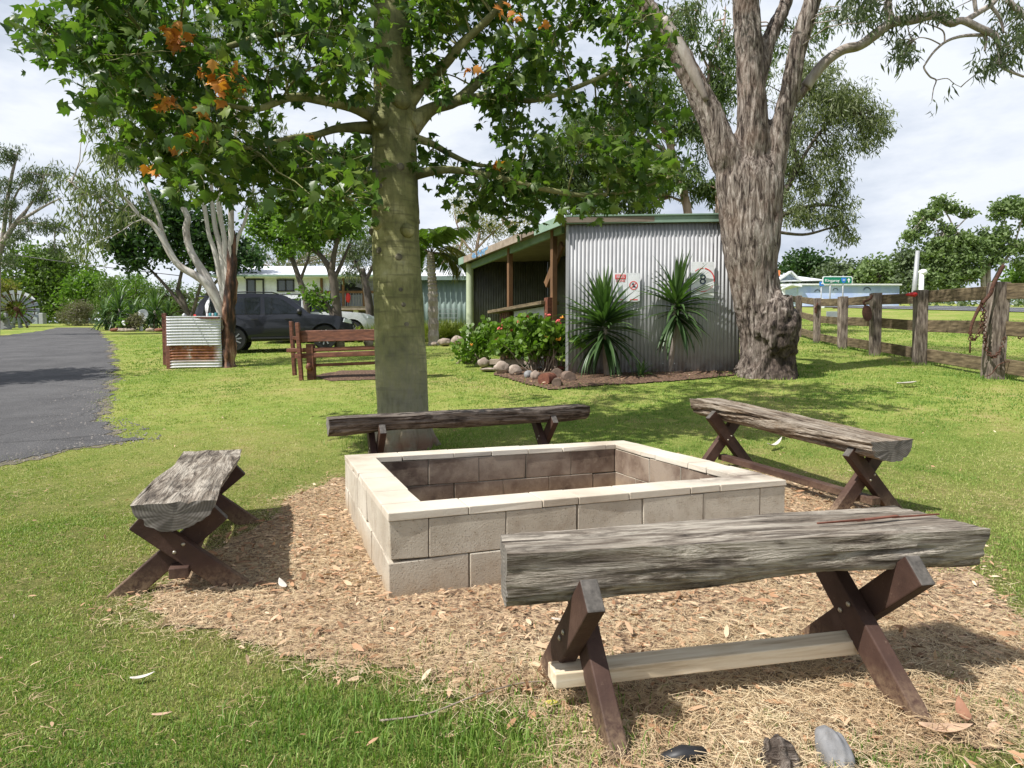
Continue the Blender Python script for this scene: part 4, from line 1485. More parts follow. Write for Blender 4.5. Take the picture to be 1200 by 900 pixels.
# --- multi-stemmed pale gum by the tin screen
RB = G(268, 430)
RD = RB.y
def pale_gum():
    root = thing('pale_gum_tree', 'many-stemmed pale gum with peeling red-brown butt, beside the tin screen', 'tree', RB)
    b = MB()
    px_tube(b, [(269, 433), (268, 422), (268, 400), (268, 380), (269, 355), (271, 330), (272, 300), (273, 270)], RD, [11, 8.6, 7.8, 7.6, 7.4, 7, 5, 2.5], 26, .30, 3.6)
    b.build('trunk', M['peelbark'], root, smooth=True)
    stems = [
        ([(266, 392), (259, 365), (250, 345), (240, 331), (228, 322), (211, 312), (198, 295), (189, 277), (178, 262), (164, 253), (150, 236), (138, 226)], [7, 6.5, 6.5, 6, 5.5, 5, 4.5, 4, 3.5, 3, 2.5, 1.5]),
        ([(204, 302), (193, 280), (184, 250), (172, 222), (166, 200)], [3.5, 3, 2.8, 2.2, 1.5]),
        ([(262, 372), (255, 352), (244, 328), (230, 306), (222, 290), (218, 268), (220, 255), (212, 238), (206, 218), (200, 190)], [7, 7, 6.5, 5.5, 5, 4.8, 4.5, 4, 3.5, 2.5]),
        ([(264, 360), (253, 300), (245, 275), (240, 245), (232, 205), (228, 165)], [5, 3.5, 3, 3, 2.5, 1.5]),
        ([(266, 350), (259, 295), (252, 265), (249, 238), (247, 200)], [6, 4, 3.5, 3, 2]),
        ([(270, 340), (271, 280), (271, 235), (273, 190), (277, 150)], [6, 4.5, 4, 3, 1.8]),
        ([(268, 345), (264, 285), (259, 255), (257, 225)], [5, 3.5, 3, 2]),
        ([(271, 335), (277, 285), (286, 262), (292, 240), (298, 215)], [4, 3, 2.2, 1.8, 1.2]),
        ([(267, 345), (262, 280), (255, 240), (262, 200)], [4, 2.5, 2, 1.5]),
        ([(256, 333), (262, 326), (267, 322)], [3, 2, 1.6]),
        ([(164, 253), (140, 244), (120, 232), (100, 226), (84, 214)], [2, 1.5, 1.2, .9, .6]),
    ]
    tips = []
    for i, (pts, rad) in enumerate(stems):
        b = MB()
        rad = [q * .78 for q in rad]
        Q, S = px_tube(b, pts, [RD + .06 * ((i * 7) % 5 - 2) * k / 3 for k in range(len(pts))], rad, 9, .08, 2)
        b.build('stem', M['whitebark'], root, smooth=True)
        tips += Q[len(Q) // 2:]
    C = []
    rp = np.random.default_rng(18)
    def clump(px, py, rx, ry, n, d=RD, r0=.25, r1=.5):
        for _ in range(n):
            C.append((W(px + rp.normal() * rx, py + rp.normal() * ry, d + rp.normal() * .8), rp.uniform(r0, r1)))
    clump(120, 130, 14, 18, 9); clump(150, 190, 20, 20, 12); clump(100, 220, 16, 14, 8); clump(125, 262, 18, 14, 10); clump(96, 280, 10, 7, 5); clump(165, 120, 25, 25, 8)
    clump(230, 120, 40, 30, 16); clump(185, 215, 20, 16, 5); clump(290, 170, 25, 25, 8)
    for _ in range(22):
        C.append((W(rp.uniform(100, 340), rp.uniform(-20, 120), RD + rp.normal()), rp.uniform(.4, .7)))
    E = np.array([tuple(t) for t in tips])
    tw = MB()
    for i, (c, r) in enumerate(C):
        j = np.argmin(((E - np.array(tuple(c))) ** 2).sum(1))
        twig(tw, E[j], c, .016, .004, 4, .03, 5, i)
    stuff(tw.build('twigs', M['whitebark'], root, smooth=True))
    V, F, r_ = drooping(C, .19, lambda r: int(62 * (r / .35) ** 1.8))
    npmesh('crown', V, F, M['palegumleaf'], root, r_)
pale_gum()
# ------------------------------------------------------------------ corrugated shed
def text(body, size, loc, rot, mat, parent, name='lettering', align='CENTER', sx=1.0, ext=.0015):
    cu = bpy.data.curves.new(name, 'FONT')
    cu.body = body
    cu.size = size
    cu.align_x = align
    cu.align_y = 'CENTER'
    cu.extrude = ext
    cu.materials.append(mat)
    tmp = bpy.data.objects.new(name, cu)
    col.objects.link(tmp)
    bpy.context.view_layer.update()
    me = bpy.data.meshes.new_from_object(tmp.evaluated_get(bpy.context.evaluated_depsgraph_get()))
    bpy.data.objects.remove(tmp)
    bpy.data.curves.remove(cu)
    me.name = name
    if not me.materials:
        me.materials.append(mat)
    o = bpy.data.objects.new(name, me)
    col.objects.link(o)
    o.location = loc
    o.rotation_euler = rot
    o.scale = (sx, 1, 1)
    if parent:
        o.parent = parent
    return o

def corrugated(name, p0, p1, zb0, zb1, zt0, zt1, mat, parent, pitch=.076, amp=.0095, horiz=False, rows=2):
    p0, p1 = Vector((p0[0], p0[1], 0)), Vector((p1[0], p1[1], 0))
    d = p1 - p0
    L = d.length
    nrm = Vector((d.y, -d.x, 0)).normalized()
    V, F = [], []
    if not horiz:
        n = int(L / pitch * 8)
        for i in range(n + 1):
            t = i / n
            q = p0 + d * t + nrm * amp * math.sin(2 * math.pi * L * t / pitch)
            for j in range(rows):
                k = j / (rows - 1)
                z = (zb0 + (zb1 - zb0) * t) * (1 - k) + (zt0 + (zt1 - zt0) * t) * k
                V.append((q.x, q.y, z))
        for i in range(n):
            for j in range(rows - 1):
                F.append((i * rows + j, (i + 1) * rows + j, (i + 1) * rows + j + 1, i * rows + j + 1))
    else:
        H = zt0 - zb0
        m = int(H / pitch * 8)
        cols = 14
        for j in range(m + 1):
            k = j / m
            for i in range(cols):
                t = i / (cols - 1)
                q = p0 + d * t + nrm * (amp * math.sin(2 * math.pi * H * k / pitch) + .006 * noise.noise(Vector((t * 3, k * 3, 0))))
                zb = zb0 + (zb1 - zb0) * t
                V.append((q.x, q.y, zb + H * k + .004 * math.sin(t * 5)))
        for j in range(m):
            for i in range(cols - 1):
                F.append((j * cols + i, j * cols + i + 1, (j + 1) * cols + i + 1, (j + 1) * cols + i))
    o = npmesh(name, V, F, mat, parent, smooth=True)
    s = o.modifiers.new('thickness', 'SOLIDIFY')
    s.thickness = .004
    return o

SA, SB = G(664, 441), G(866, 437)
SFx = W(547, 308, 17.8)
SF = ground(SFx.x, 17.8)
ZA, ZB, ZF = W(664, 263.5, SA.y).z, W(866, 260.5, SB.y).z, SFx.z - .12
n_open = Vector((SF.x - SA.x, SF.y - SA.y, 0))
n_in = Vector((n_open.y, -n_open.x, 0)).normalized()
wall_dir = Vector((SB.x - SA.x, SB.y - SA.y, 0)).normalized()
WANG = math.atan2(wall_dir.y, wall_dir.x)
def shed():
    root = thing('tin_shed', 'grey corrugated tin shelter with green fascia and an open side with a counter', 'shed', SA)
    corrugated('front_wall', SA, SB, SA.z - .05, SB.z - .05, ZA, ZB, M['zinc'], root)
    # corner flashing
    b = MB()
    b.box((SA.x + .005, SA.y + .01, (SA.z + ZA) / 2 - .03), (.05, .05, ZA - SA.z + .05))
    b.build('corner_post', M['zinc'], root)
    SD = Vector((SF.x, SF.y, 0)) + n_in * 2.5
    corrugated('end_wall', SF, SD, SF.z - .05, gz(SD.x, SD.y) - .05, ZF + .12, ZF + .5, M['shadezinc'], root)
    SE = Vector((SA.x, SA.y, 0)) + n_in * 2.5 + n_open.normalized() * .3
    corrugated('inner_wall', SD, SE, gz(SD.x, SD.y) - .05, gz(SE.x, SE.y) - .05, ZF + .6, ZA + .5, M['shadezinc'], root)
    # screw heads in three rows
    b = MB()
    nn = Vector((wall_dir.y, -wall_dir.x, 0))
    Lw = (Vector((SB.x, SB.y, 0)) - Vector((SA.x, SA.y, 0))).length
    for zz in (.25, 1.45, 2.75):
        for i in range(int(Lw / .228)):
            q = Vector((SA.x, SA.y, SA.z + zz)) + wall_dir * (.06 + i * .228) + nn * .013
            b.box(q, (.016, .012, .016))
    stuff(b.build('screw_heads', M['greypaint'], root))
    # roof slab over the whole plan
    SC = SD + n_in * 2.0 + n_open.normalized() * .3
    over = n_open.normalized()
    def P3(v, z):
        return Vector((v.x, v.y, z))
    out = -n_in * .16
    f0, f1 = P3(SA, ZA) + out - over * .06, P3(SF, ZF + .10) + out + over * .15
    b0, b1 = P3(SB, ZB) - over * .06, P3(SC, ZF + .45)
    b = MB()
    b.add([f0 + Vector((0, 0, .02)), b0 + Vector((0, 0, .02)), b1 + Vector((0, 0, .02)), f1 + Vector((0, 0, .02)), f0 + Vector((0, 0, .12)), b0 + Vector((0, 0, .12)), b1 + Vector((0, 0, .12)), f1 + Vector((0, 0, .12))],
          [(0, 3, 2, 1), (4, 5, 6, 7), (0, 1, 5, 4), (1, 2, 6, 5), (2, 3, 7, 6), (3, 0, 4, 7)])
    b.build('roof', M['ceilboard'], root)
    up = Vector((0, 0, 1))
    b = MB()
    o2 = Vector((wall_dir.y, -wall_dir.x, 0)) * .07
    b.beam(P3(SA, ZA + .07) + o2 - wall_dir * .03, P3(SB, ZB + .07) + o2, .03, .135, side=o2)
    b.beam(P3(SA, ZA + .145) + o2 * 1.25 - wall_dir * .03, P3(SB, ZB + .145) + o2 * 1.25, .05, .03, side=o2)
    b.build('front_fascia', M['greenpaint'], root, bev=.004)
    def edge(t):
        return (f0.lerp(f1, t)) + up * .055 - n_in * .018
    b = MB()
    b.beam(edge(-.005), edge(.19), .03, .19, side=n_in)
    b.build('side_fascia', M['greenpaint'], root, bev=.004)
    b = MB()
    b.beam(edge(.93), edge(1.0), .03, .19, side=n_in)
    b.build('side_fascia', M['greenpaint'], root, bev=.004)
    b = MB()
    b.beam(edge(.30), edge(.745), .028, .17, side=n_in)
    b.build('bare_fascia_board', M['rawtimber'], root, bev=.003)
    b = MB()
    b.beam(edge(.765), edge(.928), .028, .175, side=n_in)
    b.build('bare_fascia_board', M['rawtimber'], root, bev=.003)
    # flaking blue paint left on the bare board
    b = MB()
    rr = random.Random(2)
    for k in range(46):
        t = rr.uniform(.635, .742) if k < 32 else rr.uniform(.772, .812)
        c = edge(t) - n_in * .0155 + up * rr.uniform(-.055, .055)
        w_, h_ = rr.uniform(.03, .09), rr.uniform(.02, .06)
        ax = (f1 - f0).normalized()
        m_ = rr.randint(5, 7)
        b.prism([c + ax * (w_ * math.cos(2 * math.pi * q / m_) * rr.uniform(.6, 1)) + up * (h_ * math.sin(2 * math.pi * q / m_) * rr.uniform(.6, 1)) for q in range(m_)], -n_in * .002)
    b.build('flaking_paint', M['bluepaint'], root)
    # posts and braces along the open side
    def op(t, z, ins=0.0):
        q = Vector((SA.x, SA.y, 0)) + n_open * t + n_in * ins
        q.z = z
        return q
    b = MB()
    q = op(.985, 0, .06)
    b.tube([(q.x, q.y, gz(q.x, q.y) - .05), (q.x, q.y, SF.z + 1), (q.x, q.y, ZF + .08)], [.11, .105, .10], 16)
    b.build('round_post', M['creampaint'], root, smooth=True, angle=50)
    for t, mt in ((.52, 'orangetimber'), (.13, 'orangetimber')):
        q = op(t, 0, .10)
        b = MB()
        b.beam((q.x, q.y, gz(q.x, q.y)), (q.x, q.y, ZF + .1), .11, .11, side=n_in)
        b.build('post', M[mt], root, bev=.005)
    b = MB()
    b.beam(W(659, 286, SA.y + .7), W(640, 334, SA.y + 1.5), .06, .17, side=n_in)
    b.build('brace', M['orangetimber'], root, bev=.006)
    b = MB()
    b.beam(op(.98, ZF + .02, .1), op(.06, ZF + .06, .1), .07, .16, side=n_in)
    b.build('roof_beam', M['greenpaint'], root)
    zc = 2.24
    b = MB()
    b.beam(op(.66, zc, .05), op(.14, zc, .05), .42, .07, side=n_in)
    b.build('counter_top', M['rail'], root, bev=.004)
    b = MB()
    for i in range(5):
        q = op(.60 - i * .021, 0, .06)
        b.beam((q.x, q.y, gz(q.x, q.y)), (q.x, q.y, zc - .04), .03, .10, side=n_in)
    b.build('red_boards', M['redtimber'], root, bev=.004)
    b = MB()
    q = op(.135, 0, .0)
    b.beam((q.x, q.y, gz(q.x, q.y)), (q.x, q.y, zc + .1), .13, .16, side=n_in)
    b.build('red_post', M['redtimber'], root, bev=.004)
    b = MB()
    p, q = op(.48, 0, .1), op(.16, 0, .1)
    b.prism([(p.x, p.y, gz(p.x, p.y)), (q.x, q.y, gz(q.x, q.y)), (q.x, q.y, zc - .05), (p.x, p.y, zc - .05)], n_in * .04)
    b.build('counter_panel', M['white'], root)
    b = MB()
    for (t0, t1, z0_, z1_) in ((.45, .25, zc - .24, zc - .17), (.45, .435, zc - .9, zc - .24), (.265, .25, zc - .9, zc - .24)):
        b.prism([op(t0, z0_, .06), op(t1, z0_, .06), op(t1, z1_, .06), op(t0, z1_, .06)], n_in * .035)
    b.build('panel_frame', M['orangetimber'], root, bev=.003)
shed()

def wall_pt(px, py, outw=.05):
    """point on the front wall's face seen at a photo pixel"""
    nn = Vector((wall_dir.y, -wall_dir.x, 0))
    d = ray(px, py)
    t = ((Vector((SA.x, SA.y, CAM_H)) + nn * outw) - Vector((0, 0, CAM_H))).dot(nn) / d.dot(nn)
    return d * t + Vector((0, 0, CAM_H))

def rounded_plate(w, h, r, t):
    pts = []
    for cx, cz, a0 in ((w / 2 - r, h / 2 - r, 0), (-w / 2 + r, h / 2 - r, 90), (-w / 2 + r, -h / 2 + r, 180), (w / 2 - r, -h / 2 + r, 270)):
        for k in range(5):
            a = R(a0 + 22.5 * k)
            pts.append((cx + r * math.cos(a), 0, cz + r * math.sin(a)))
    return MB().prism(pts, (0, t, 0))

def arc_band(r0, r1, a0, a1, y, n=24, t=.003):
    b = MB()
    for i in range(n):
        p, q = R(a0 + (a1 - a0) * i / n), R(a0 + (a1 - a0) * (i + 1) / n)
        b.prism([(r0 * math.cos(p), y, r0 * math.sin(p)), (r1 * math.cos(p), y, r1 * math.sin(p)), (r1 * math.cos(q), y, r1 * math.sin(q)), (r0 * math.cos(q), y, r0 * math.sin(q))], (0, -t, 0))
    return b

def signs():
    k = mpp(SA.y)
    c = wall_pt(735, 336.5)
    s = thing('wall_sign', 'white notice with a red block and a prohibition circle, on the tin wall', 'sign', c, WANG)
    w, h = 29.5 * k, 33 * k
    rounded_plate(w, h, .02, .006).build('plate', M['white'], s, world=False)
    MB().box((-w * .27, -.003, h * .36), (w * .42, .004, h * .16)).build('red_block', M['signred'], s, world=False)
    text('BUS', h * .15, (-w * .27, -.007, h * .36), (math.pi / 2, 0, 0), M['white'], s, sx=1.15)
    text('ZONE', h * .105, (-w * .27, -.003, h * .215), (math.pi / 2, 0, 0), M['signred'], s, sx=1.15)
    b = arc_band(h * .125, h * .152, 0, 360, -.001)
    b.beam((-h * .09, -.003, -h * .09), (h * .09, -.003, h * .09), .004, h * .022, side=(0, 1, 0))
    o = b.build('prohibition_ring', M['signred'], s, world=False)
    o.location = (w * .25, 0, h * .06)
    b = MB()
    b.blob((w * .25 - .01, -.0015, h * .105), (.022, .003, .022), 1, 2, 0)
    b.beam((w * .25 - .01, -.002, h * .09), (w * .25 + .02, -.002, h * .01), .003, .03, side=(0, 1, 0))
    b.beam((w * .25 - .02, -.002, h * .02), (w * .25 + .05, -.002, h * .0), .003, .02, side=(0, 1, 0))
    b.build('pictogram', M['signnavy'], s, world=False)
    MB().box((w * .27, -.002, -h * .44), (w * .3, .003, h * .035)).add([], []).build('red_strip', M['signred'], s, world=False)
    MB().box((-w * .2, -.002, -h * .44), (w * .2, .003, h * .028)).build('red_strip', M['signred'], s, world=False)
    MB().box((0, -.0015, 0), (.004, .002, h * .96)).build('divider', M['greypaint'], s, world=False)
    c = wall_pt(823.5, 328)
    s = thing('number_sign', 'white plate with a navy figure eight inside a worn red ring', 'sign', c, WANG)
    w, h = 27 * k, 42 * k
    rounded_plate(w, h, .03, .006).build('plate', M['white'], s, world=False)
    text('8', h * .40, (0, -.006, h * .0), (math.pi / 2, 0, 0), M['signnavy'], s, name='figure', ext=.002)
    # the ring, scuffed through in places
    b = arc_band(h * .305, h * .335, -8, 80, -.001)
    for a0, a1, r0, r1 in ((88, 104, .31, .33), (110, 132, .312, .328), (175, 190, .315, .325), (225, 262, .318, .325), (262, 290, .312, .332), (290, 330, .318, .324)):
        q = arc_band(h * r0, h * r1, a0, a1, -.001, 8)
        b.add(q.v, q.f)
    b.build('red_ring', M['signred'], s, world=False)
    b = MB()
    for z in (h * .45, -h * .45):
        b.lathe([(.008, 0), (.008, .004), (.003, .006)], 8, Matrix.Translation((0, 0, z)) @ Matrix.Rotation(math.pi / 2, 4, 'X'))
    b.build('screw', M['steel'], s, world=False)
signs()

# ------------------------------------------------------------------ spiky plants
def spiky(parts, c, n, L, wd, el0, el1, bend, stem_h=0.0, seed=0, zsq=1.0):
    """rosette of sword leaves round c (numpy strips)"""
    rp = np.random.default_rng(seed)
    az = rp.uniform(0, 2 * np.pi, n)
    t = rp.random(n)
    el = np.radians(el0 + (el1 - el0) * t)
    Ls = L * rp.uniform(.75, 1.1, n)
    org = np.array(tuple(c)) + np.stack([rp.normal(size=n) * .02, rp.normal(size=n) * .02, -stem_h * (1 - t)], 1)
    K = 6
    V = np.zeros((n, K, 3, 3))
    h = np.stack([np.cos(az), np.sin(az), np.zeros(n)], 1)
    side = np.stack([-np.sin(az), np.cos(az), np.zeros(n)], 1)
    bd = bend * rp.uniform(.5, 1.5, n)
    for k in range(K):
        s = k / (K - 1)
        e = el - bd * s * s * np.clip(np.cos(el) + .25, .1, 1)
        p = org + (h * np.cos(e)[:, None] + np.array([0, 0, 1.0]) * np.sin(e)[:, None]) * (Ls * s)[:, None]
        ww = wd * (0.55 + .9 * s) * (1 - s) ** .6 if s < 1 else 0.001
        ww = wd * min(.6 + 1.6 * s, 1.0) * (1 - s ** 3.0) + .0008
        up = np.stack([-np.sin(e) * np.cos(az), -np.sin(e) * np.sin(az), np.cos(e)], 1)
        V[:, k, 0] = p - side * ww / 2 + up * ww * .22
        V[:, k, 1] = p
        V[:, k, 2] = p + side * ww / 2 + up * ww * .22
    f = []
    for k in range(K - 1):
        for j in range(2):
            a = k * 3 + j
            f.append((a, a + 1, a + 4))
            f.append((a, a + 4, a + 3))
    f = np.array(f)
    F = (f[None] + (np.arange(n) * K * 3)[:, None, None]).reshape(-1, 3)
    parts.append((V.reshape(-1, 3), F, np.repeat(np.clip(t * .75 + rp.normal(size=n) * .15, 0, 1), len(f))))

def yucca(label, base, head, n, L, wd, seed, lean=0):
    root = thing('yucca', label, 'plant', base, 0)
    b = MB()
    b.tube([base - Vector((0, 0, .05)), base.lerp(head, .5) + Vector((lean, 0, 0)), head + Vector((0, 0, .05))], [.06, .05, .045], 9, True, 0, .2, 8)
    b.build('stem', M['smoothbark'], root, smooth=True)
    parts = []
    spiky(parts, head + Vector((0, 0, .12)), int(n * .35), L, wd, 15, 88, .12, .15, seed)
    spiky(parts, head, int(n * .65), L * 1.0, wd, -65, 40, .20, .35, seed + 1)
    V, F, r = merge(parts)
    npmesh('leaves', V, F, M['yucca'], root, r)
    return root
b1 = G(711, 442)
yucca('large yucca whose sword leaves hide part of the prohibition notice', b1, W(708, 377, b1.y - .05), 190, .98, .075, 3)
b2 = G(784, 438)
yucca('yucca on a bare slanting stem below the plate with the eight', b2, W(792, 354, b2.y - .05), 165, .92, .072, 5, .02)
b3 = G(750, 443)
r3 = thing('yucca', 'small yucca seedling in the bark between the two big yuccas', 'plant', b3)
pp = []
spiky(pp, b3 + Vector((0, 0, .05)), 26, .36, .04, 5, 85, .3, .02, 9)
V, F, r_ = merge(pp)
npmesh('leaves', V, F, M['yucca'], r3, r_)

# ------------------------------------------------------------------ geraniums and edging
def geranium(label, px, py, w_px, h_px, depth, n, seed, flowers):
    base = ground(W(px, py, depth).x, depth)
    root = thing('geranium_bush', label, 'shrub', base, 0, 'geraniums along the shed')
    k = mpp(depth)
    rp = np.random.default_rng(seed)
    pts = []
    b = MB()
    for i in range(26):
        q = base + Vector((rp.normal() * w_px * .3 * k, rp.normal() * .22, h_px * k * rp.uniform(.35, .95)))
        twig(b, base + Vector((rp.normal() * .12, rp.normal() * .08, 0)), q, .012, .006, 5, .03, 5, seed + i)
        pts.append(cluster_pts(np.array(tuple(q)), (.19, .19, .16), n // 13, .3))
    b.build('stems', M['rawtimber'], root, smooth=True)
    pts = np.concatenate(pts)
    pts = pts[pts[:, 2] > base.z + .06]
    V, F, r = leaves(pts, rng.uniform(.06, .12, len(pts)), ROUND, 'any')
    npmesh('foliage', V, F, M['geranium'], root, r)
    for (fx, fy, fr, m_) in flowers:
        c = W(fx, fy, depth - .42)
        f = MB()
        for q in range(9):
            f.blob(c + Vector((rp.normal() * fr * .5, rp.normal() * fr * .5, rp.normal() * fr * .4)), fr * .45, q, 1, .2)
        f.build('flower', M[m_], root, smooth=True)
geranium('dark green geranium bush at the cream post end of the shed', 569, 420, 36, 50, 14.6, 620, 21, [(553, 404, .03, 'flowerorange')])
geranium('bright lime geranium with pink flowers in front of the red counter boards', 597, 425, 34, 54, 14.0, 620, 22, [(585, 385, .045, 'flower'), (598, 387, .045, 'flower'), (583, 397, .055, 'flower'), (608, 379, .045, 'flower'), (589, 381, .03, 'flower')])
geranium('tallest geranium bush, in front of the white counter panel', 628, 434, 36, 64, 13.2, 760, 23, [(618, 371, .035, 'flower'), (641, 395, .03, 'flowerorange')])
geranium('geranium with red flowers squeezed against the corner of the grey tin wall', 651, 437, 26, 62, 12.95, 560, 24, [(643, 369, .04, 'flower'), (654, 376, .045, 'flower'), (659, 372, .04, 'flowerorange'), (656, 397, .04, 'flowerorange')])
geranium('low trailing geranium on the lawn below the cream post', 548, 421, 20, 14, 15.2, 120, 25, [])

def stone(name, label, cat, px, py, rx, rz, depth, mat, seed, sub=3, amp=.25, group='edging along the shed bed', freq=1.6):
    gp = G(px, py + rz)
    if cat != 'brick':
        depth = gp.y - .1
    p = W(px, py, depth)
    k = mpp(depth)
    b = MB()
    b.blob((p.x, p.y, p.z), (rx * k, rx * k * .8, rz * k), seed, sub, amp, freq)
    o = b.build(name, M[mat], None, smooth=True, loc=(p.x, p.y, gz(p.x, p.y)))
    tag(o, label, cat, group)
def loground(label, px, py, r, depth, mat, seed, yaw=.3, ln=.35):
    depth = G(px, py + r).y
    p = W(px, py, depth)
    rr_ = r * mpp(depth)
    b = MB()
    d = Vector((math.sin(yaw), math.cos(yaw), .02))
    b.tube([p, p + d * ln * .5, p + d * ln], [rr_, rr_ * 1.03, rr_], 14, True, 0, .10, 6)
    o = b.build('log_round', M[mat], None, smooth=True, loc=(p.x, p.y, gz(p.x, p.y)), angle=50)
    tag(o, label, 'log', 'edging along the shed bed')
dS = SA.y
stone('garden_stone', 'pale angular stone at the driveway end of the shed bed edging', 'stone', 567, 425, 7, 6, 14.1, 'stone', 1)
stone('garden_stone', 'flat grey slab lying in the grass before the bed edging', 'stone', 572, 433, 10, 2, 13.6, 'stone', 2)
stone('garden_stone', 'large pale pink boulder in the shed bed edging', 'stone', 588, 431, 9, 7.5, 13.5, 'stone', 3)
stone('garden_stone', 'boulder with a flat shaded face beside the large pink one', 'stone', 604, 434, 8, 6.5, 13.3, 'stone', 4)
stone('garden_stone', 'small grey stone half buried under the tallest geranium', 'stone', 619, 439, 5, 5, 13.1, 'greystone', 5)
stone('garden_stone', 'rounded brown stone behind the red log end', 'stone', 627, 440, 6, 6, 13.1, 'stone', 6)
loground('red-brown sawn log end lying in the bed edging', 637, 445, 7.5, 12.6, 'redlog', 7, .5)
LOGUP = True
loground('grey log end, upper of the two stacked beside the red one', 652, 438.5, 6.5, 12.75, 'logend', 8, .1)
loground('dark log end, lower of the two stacked beside the red one', 652, 449, 5.5, 12.5, 'logend', 9, .1)
loground('round log end at the foot of the grey tin wall corner', 668, 442.5, 7, 12.5, 'logend', 10, -.1)
stone('garden_brick', 'broken terracotta piece on top of the stacked log ends', 'brick', 657, 431, 5, 2.5, 12.9, 'redlog', 11, 2, .15)
tb = W(585, 424, 14.0)
b = MB()
b.beam(W(575, 424, 14.1), W(628, 424, 13.7), .12, .12, jit=.01)
o = b.build('edging_sleeper', M['rawtimber'], None, bev=.01, loc=tuple(ground(tb.x, tb.y)))
tag(o, 'short grey timber sleeper laid behind the pale edging stones', 'timber')

# ------------------------------------------------------------------ rail fence
FP = [(1162, 331, 443.5, 18), (1077, 340, 427.5, 12), (1025, 343.5, 416.5, 10), (987, 347.5, 409, 8.5), (957, 349.5, 402, 6.5), (935, 346.5, 395, 6)]
def fence():
    pts = []
    for px, top, bot, wpx in FP:
        g = G(px, bot)
        pts.append((g, W(px, top, g.y).z - g.z, wpx * mpp(g.y)))
    d = (pts[0][0] - pts[5][0])
    d1 = pts[0][0] - pts[1][0]
    e = pts[0][0] + d1 * 1.05
    pts.insert(0, (ground(e.x, e.y), 1.8, .2))
    e2 = pts[0][0] + d1 * 1.0
    pts.insert(0, (ground(e2.x, e2.y), 1.8, .2))
    dl = pts[-1][0] - pts[-2][0]
    e = pts[-1][0] + dl * .8
    for _ in range(3):
        pts.append((ground(e.x, e.y), pts[-1][1], .14))
        e = e + dl * .9
    root = thing('rail_fence', 'weathered grey post-and-rail timber fence with three rails, between the lawn and the highway', 'fence', pts[2][0])
    away = Vector((d.y, -d.x, 0)).normalized()
    if away.x < 0:
        away = -away
    rr = random.Random(4)
    for i, (g, h, w) in enumerate(pts):
        b = MB()
        ln = Vector((.045 * h, 0, 0)) if i == 2 else Vector((rr.uniform(-.012, .012), 0, 0))
        b.beam(g - Vector((0, 0, .1)), g + ln + Vector((0, 0, h)), w, w * .9, side=(1, 0, 0), jit=.008)
        b.build('post', M['post'], root, bev=.012)
    for i in range(len(pts) - 1):
        (g0, h0, w0), (g1, h1, w1) = pts[i], pts[i + 1]
        for f, hh in ((.895, .15), (.52, .145), (.125, .15)):
            b = MB()
            o0, o1 = away * (w0 * .45 + .03), away * (w1 * .45 + .03)
            b.beam(g0 + o0 + Vector((0, 0, h0 * f + rr.uniform(-.015, .015))), g1 + o1 + Vector((0, 0, h1 * (f + .01) + rr.uniform(-.015, .015))), .05, hh * (h0 + h1) / 2, side=away, jit=.008)
            b.build('rail', M['rail'], root, bev=.008)
    return pts
FPTS = fence()

def torus(mb, c, R0, r0, ax, n=12, m=6):
    ax = Vector(ax).normalized()
    u = ax.orthogonal().normalized()
    w = ax.cross(u)
    vs, fs = [], []
    for i in range(n):
        a = 2 * math.pi * i / n
        o = u * math.cos(a) + w * math.sin(a)
        for j in range(m):
            q = 2 * math.pi * j / m
            vs.append(Vector(c) + o * (R0 + r0 * math.cos(q)) + ax * r0 * math.sin(q))
    for i in range(n):
        for j in range(m):
            i2, j2 = (i + 1) % n, (j + 1) % m
            fs.append((i * m + j, i2 * m + j, i2 * m + j2, i * m + j2))
    mb.add(vs, fs)

def chain(mb, pts, R0=.028, r0=.009):
    P = [Vector(p) for p in pts]
    L = sum((b - a).length for a, b in zip(P, P[1:]))
    n = max(2, int(L / (R0 * 1.45)))
    Q, _ = resample(P, [1] * len(P), n)
    for i in range(n):
        t = (Q[min(i + 1, n - 1)] - Q[max(i - 1, 0)]).normalized()
        o = t.orthogonal().normalized()
        torus(mb, Q[i], R0, r0, o if i % 2 else t.cross(o), 10, 5)

fd = FPTS[2][0].y - .16
b = MB()
px_tube(b, [(1176, 311), (1168, 326), (1164, 334), (1160, 345), (1150, 357), (1143, 370), (1138, 383), (1137, 392)], fd, [2.2, 2, 2.2, 2.2, 2, 1.8, 1.6, 1.4], 8, .1, 10)
o = b.build('rusty_bar', M['rust'], None, smooth=True, loc=tuple(W(1165, 334, fd)))
tag(o, 'curved rusty iron bar hooked over the leaning fence post', 'iron bar')
b = MB()
chain(b, [W(x, y, fd - .05) for x, y in ((1150, 354), (1152, 364), (1150, 376), (1148, 388), (1143, 397), (1139, 397), (1137, 390))])
chain(b, [W(x, y, fd - .03) for x, y in ((1152, 356), (1154, 370), (1153, 382), (1154, 395))])
chain(b, [W(x, y, fd - .05) for x, y in ((1137, 392), (1137, 402))])
b.beam(W(1137, 402, fd - .05), W(1136.5, 414, fd - .05), .02, .02)
o = b.build('rusty_chain', M['rust'], None, smooth=True, loc=tuple(W(1152, 356, fd)))
tag(o, 'rusty chain with a hook hanging in loops from the curved iron bar', 'chain')
b = MB()
chain(b, [W(x, y, fd + (.0 if x < 1157 else -.06 if x < 1172 else .05)) for x, y in ((1154, 398), (1156, 410), (1163, 418), (1170, 414), (1174, 404), (1176, 396))], .03, .011)
o = b.build('rusty_chain', M['rust'], None, smooth=True, loc=tuple(W(1163, 418, fd)))
tag(o, 'rusty chain wrapped low round the leaning fence post', 'chain')
b = MB()
px_tube(b, [(1155, 441), (1162, 438), (1170, 428), (1180, 424), (1192, 425), (1204, 428)], fd - .08, .55, 6)
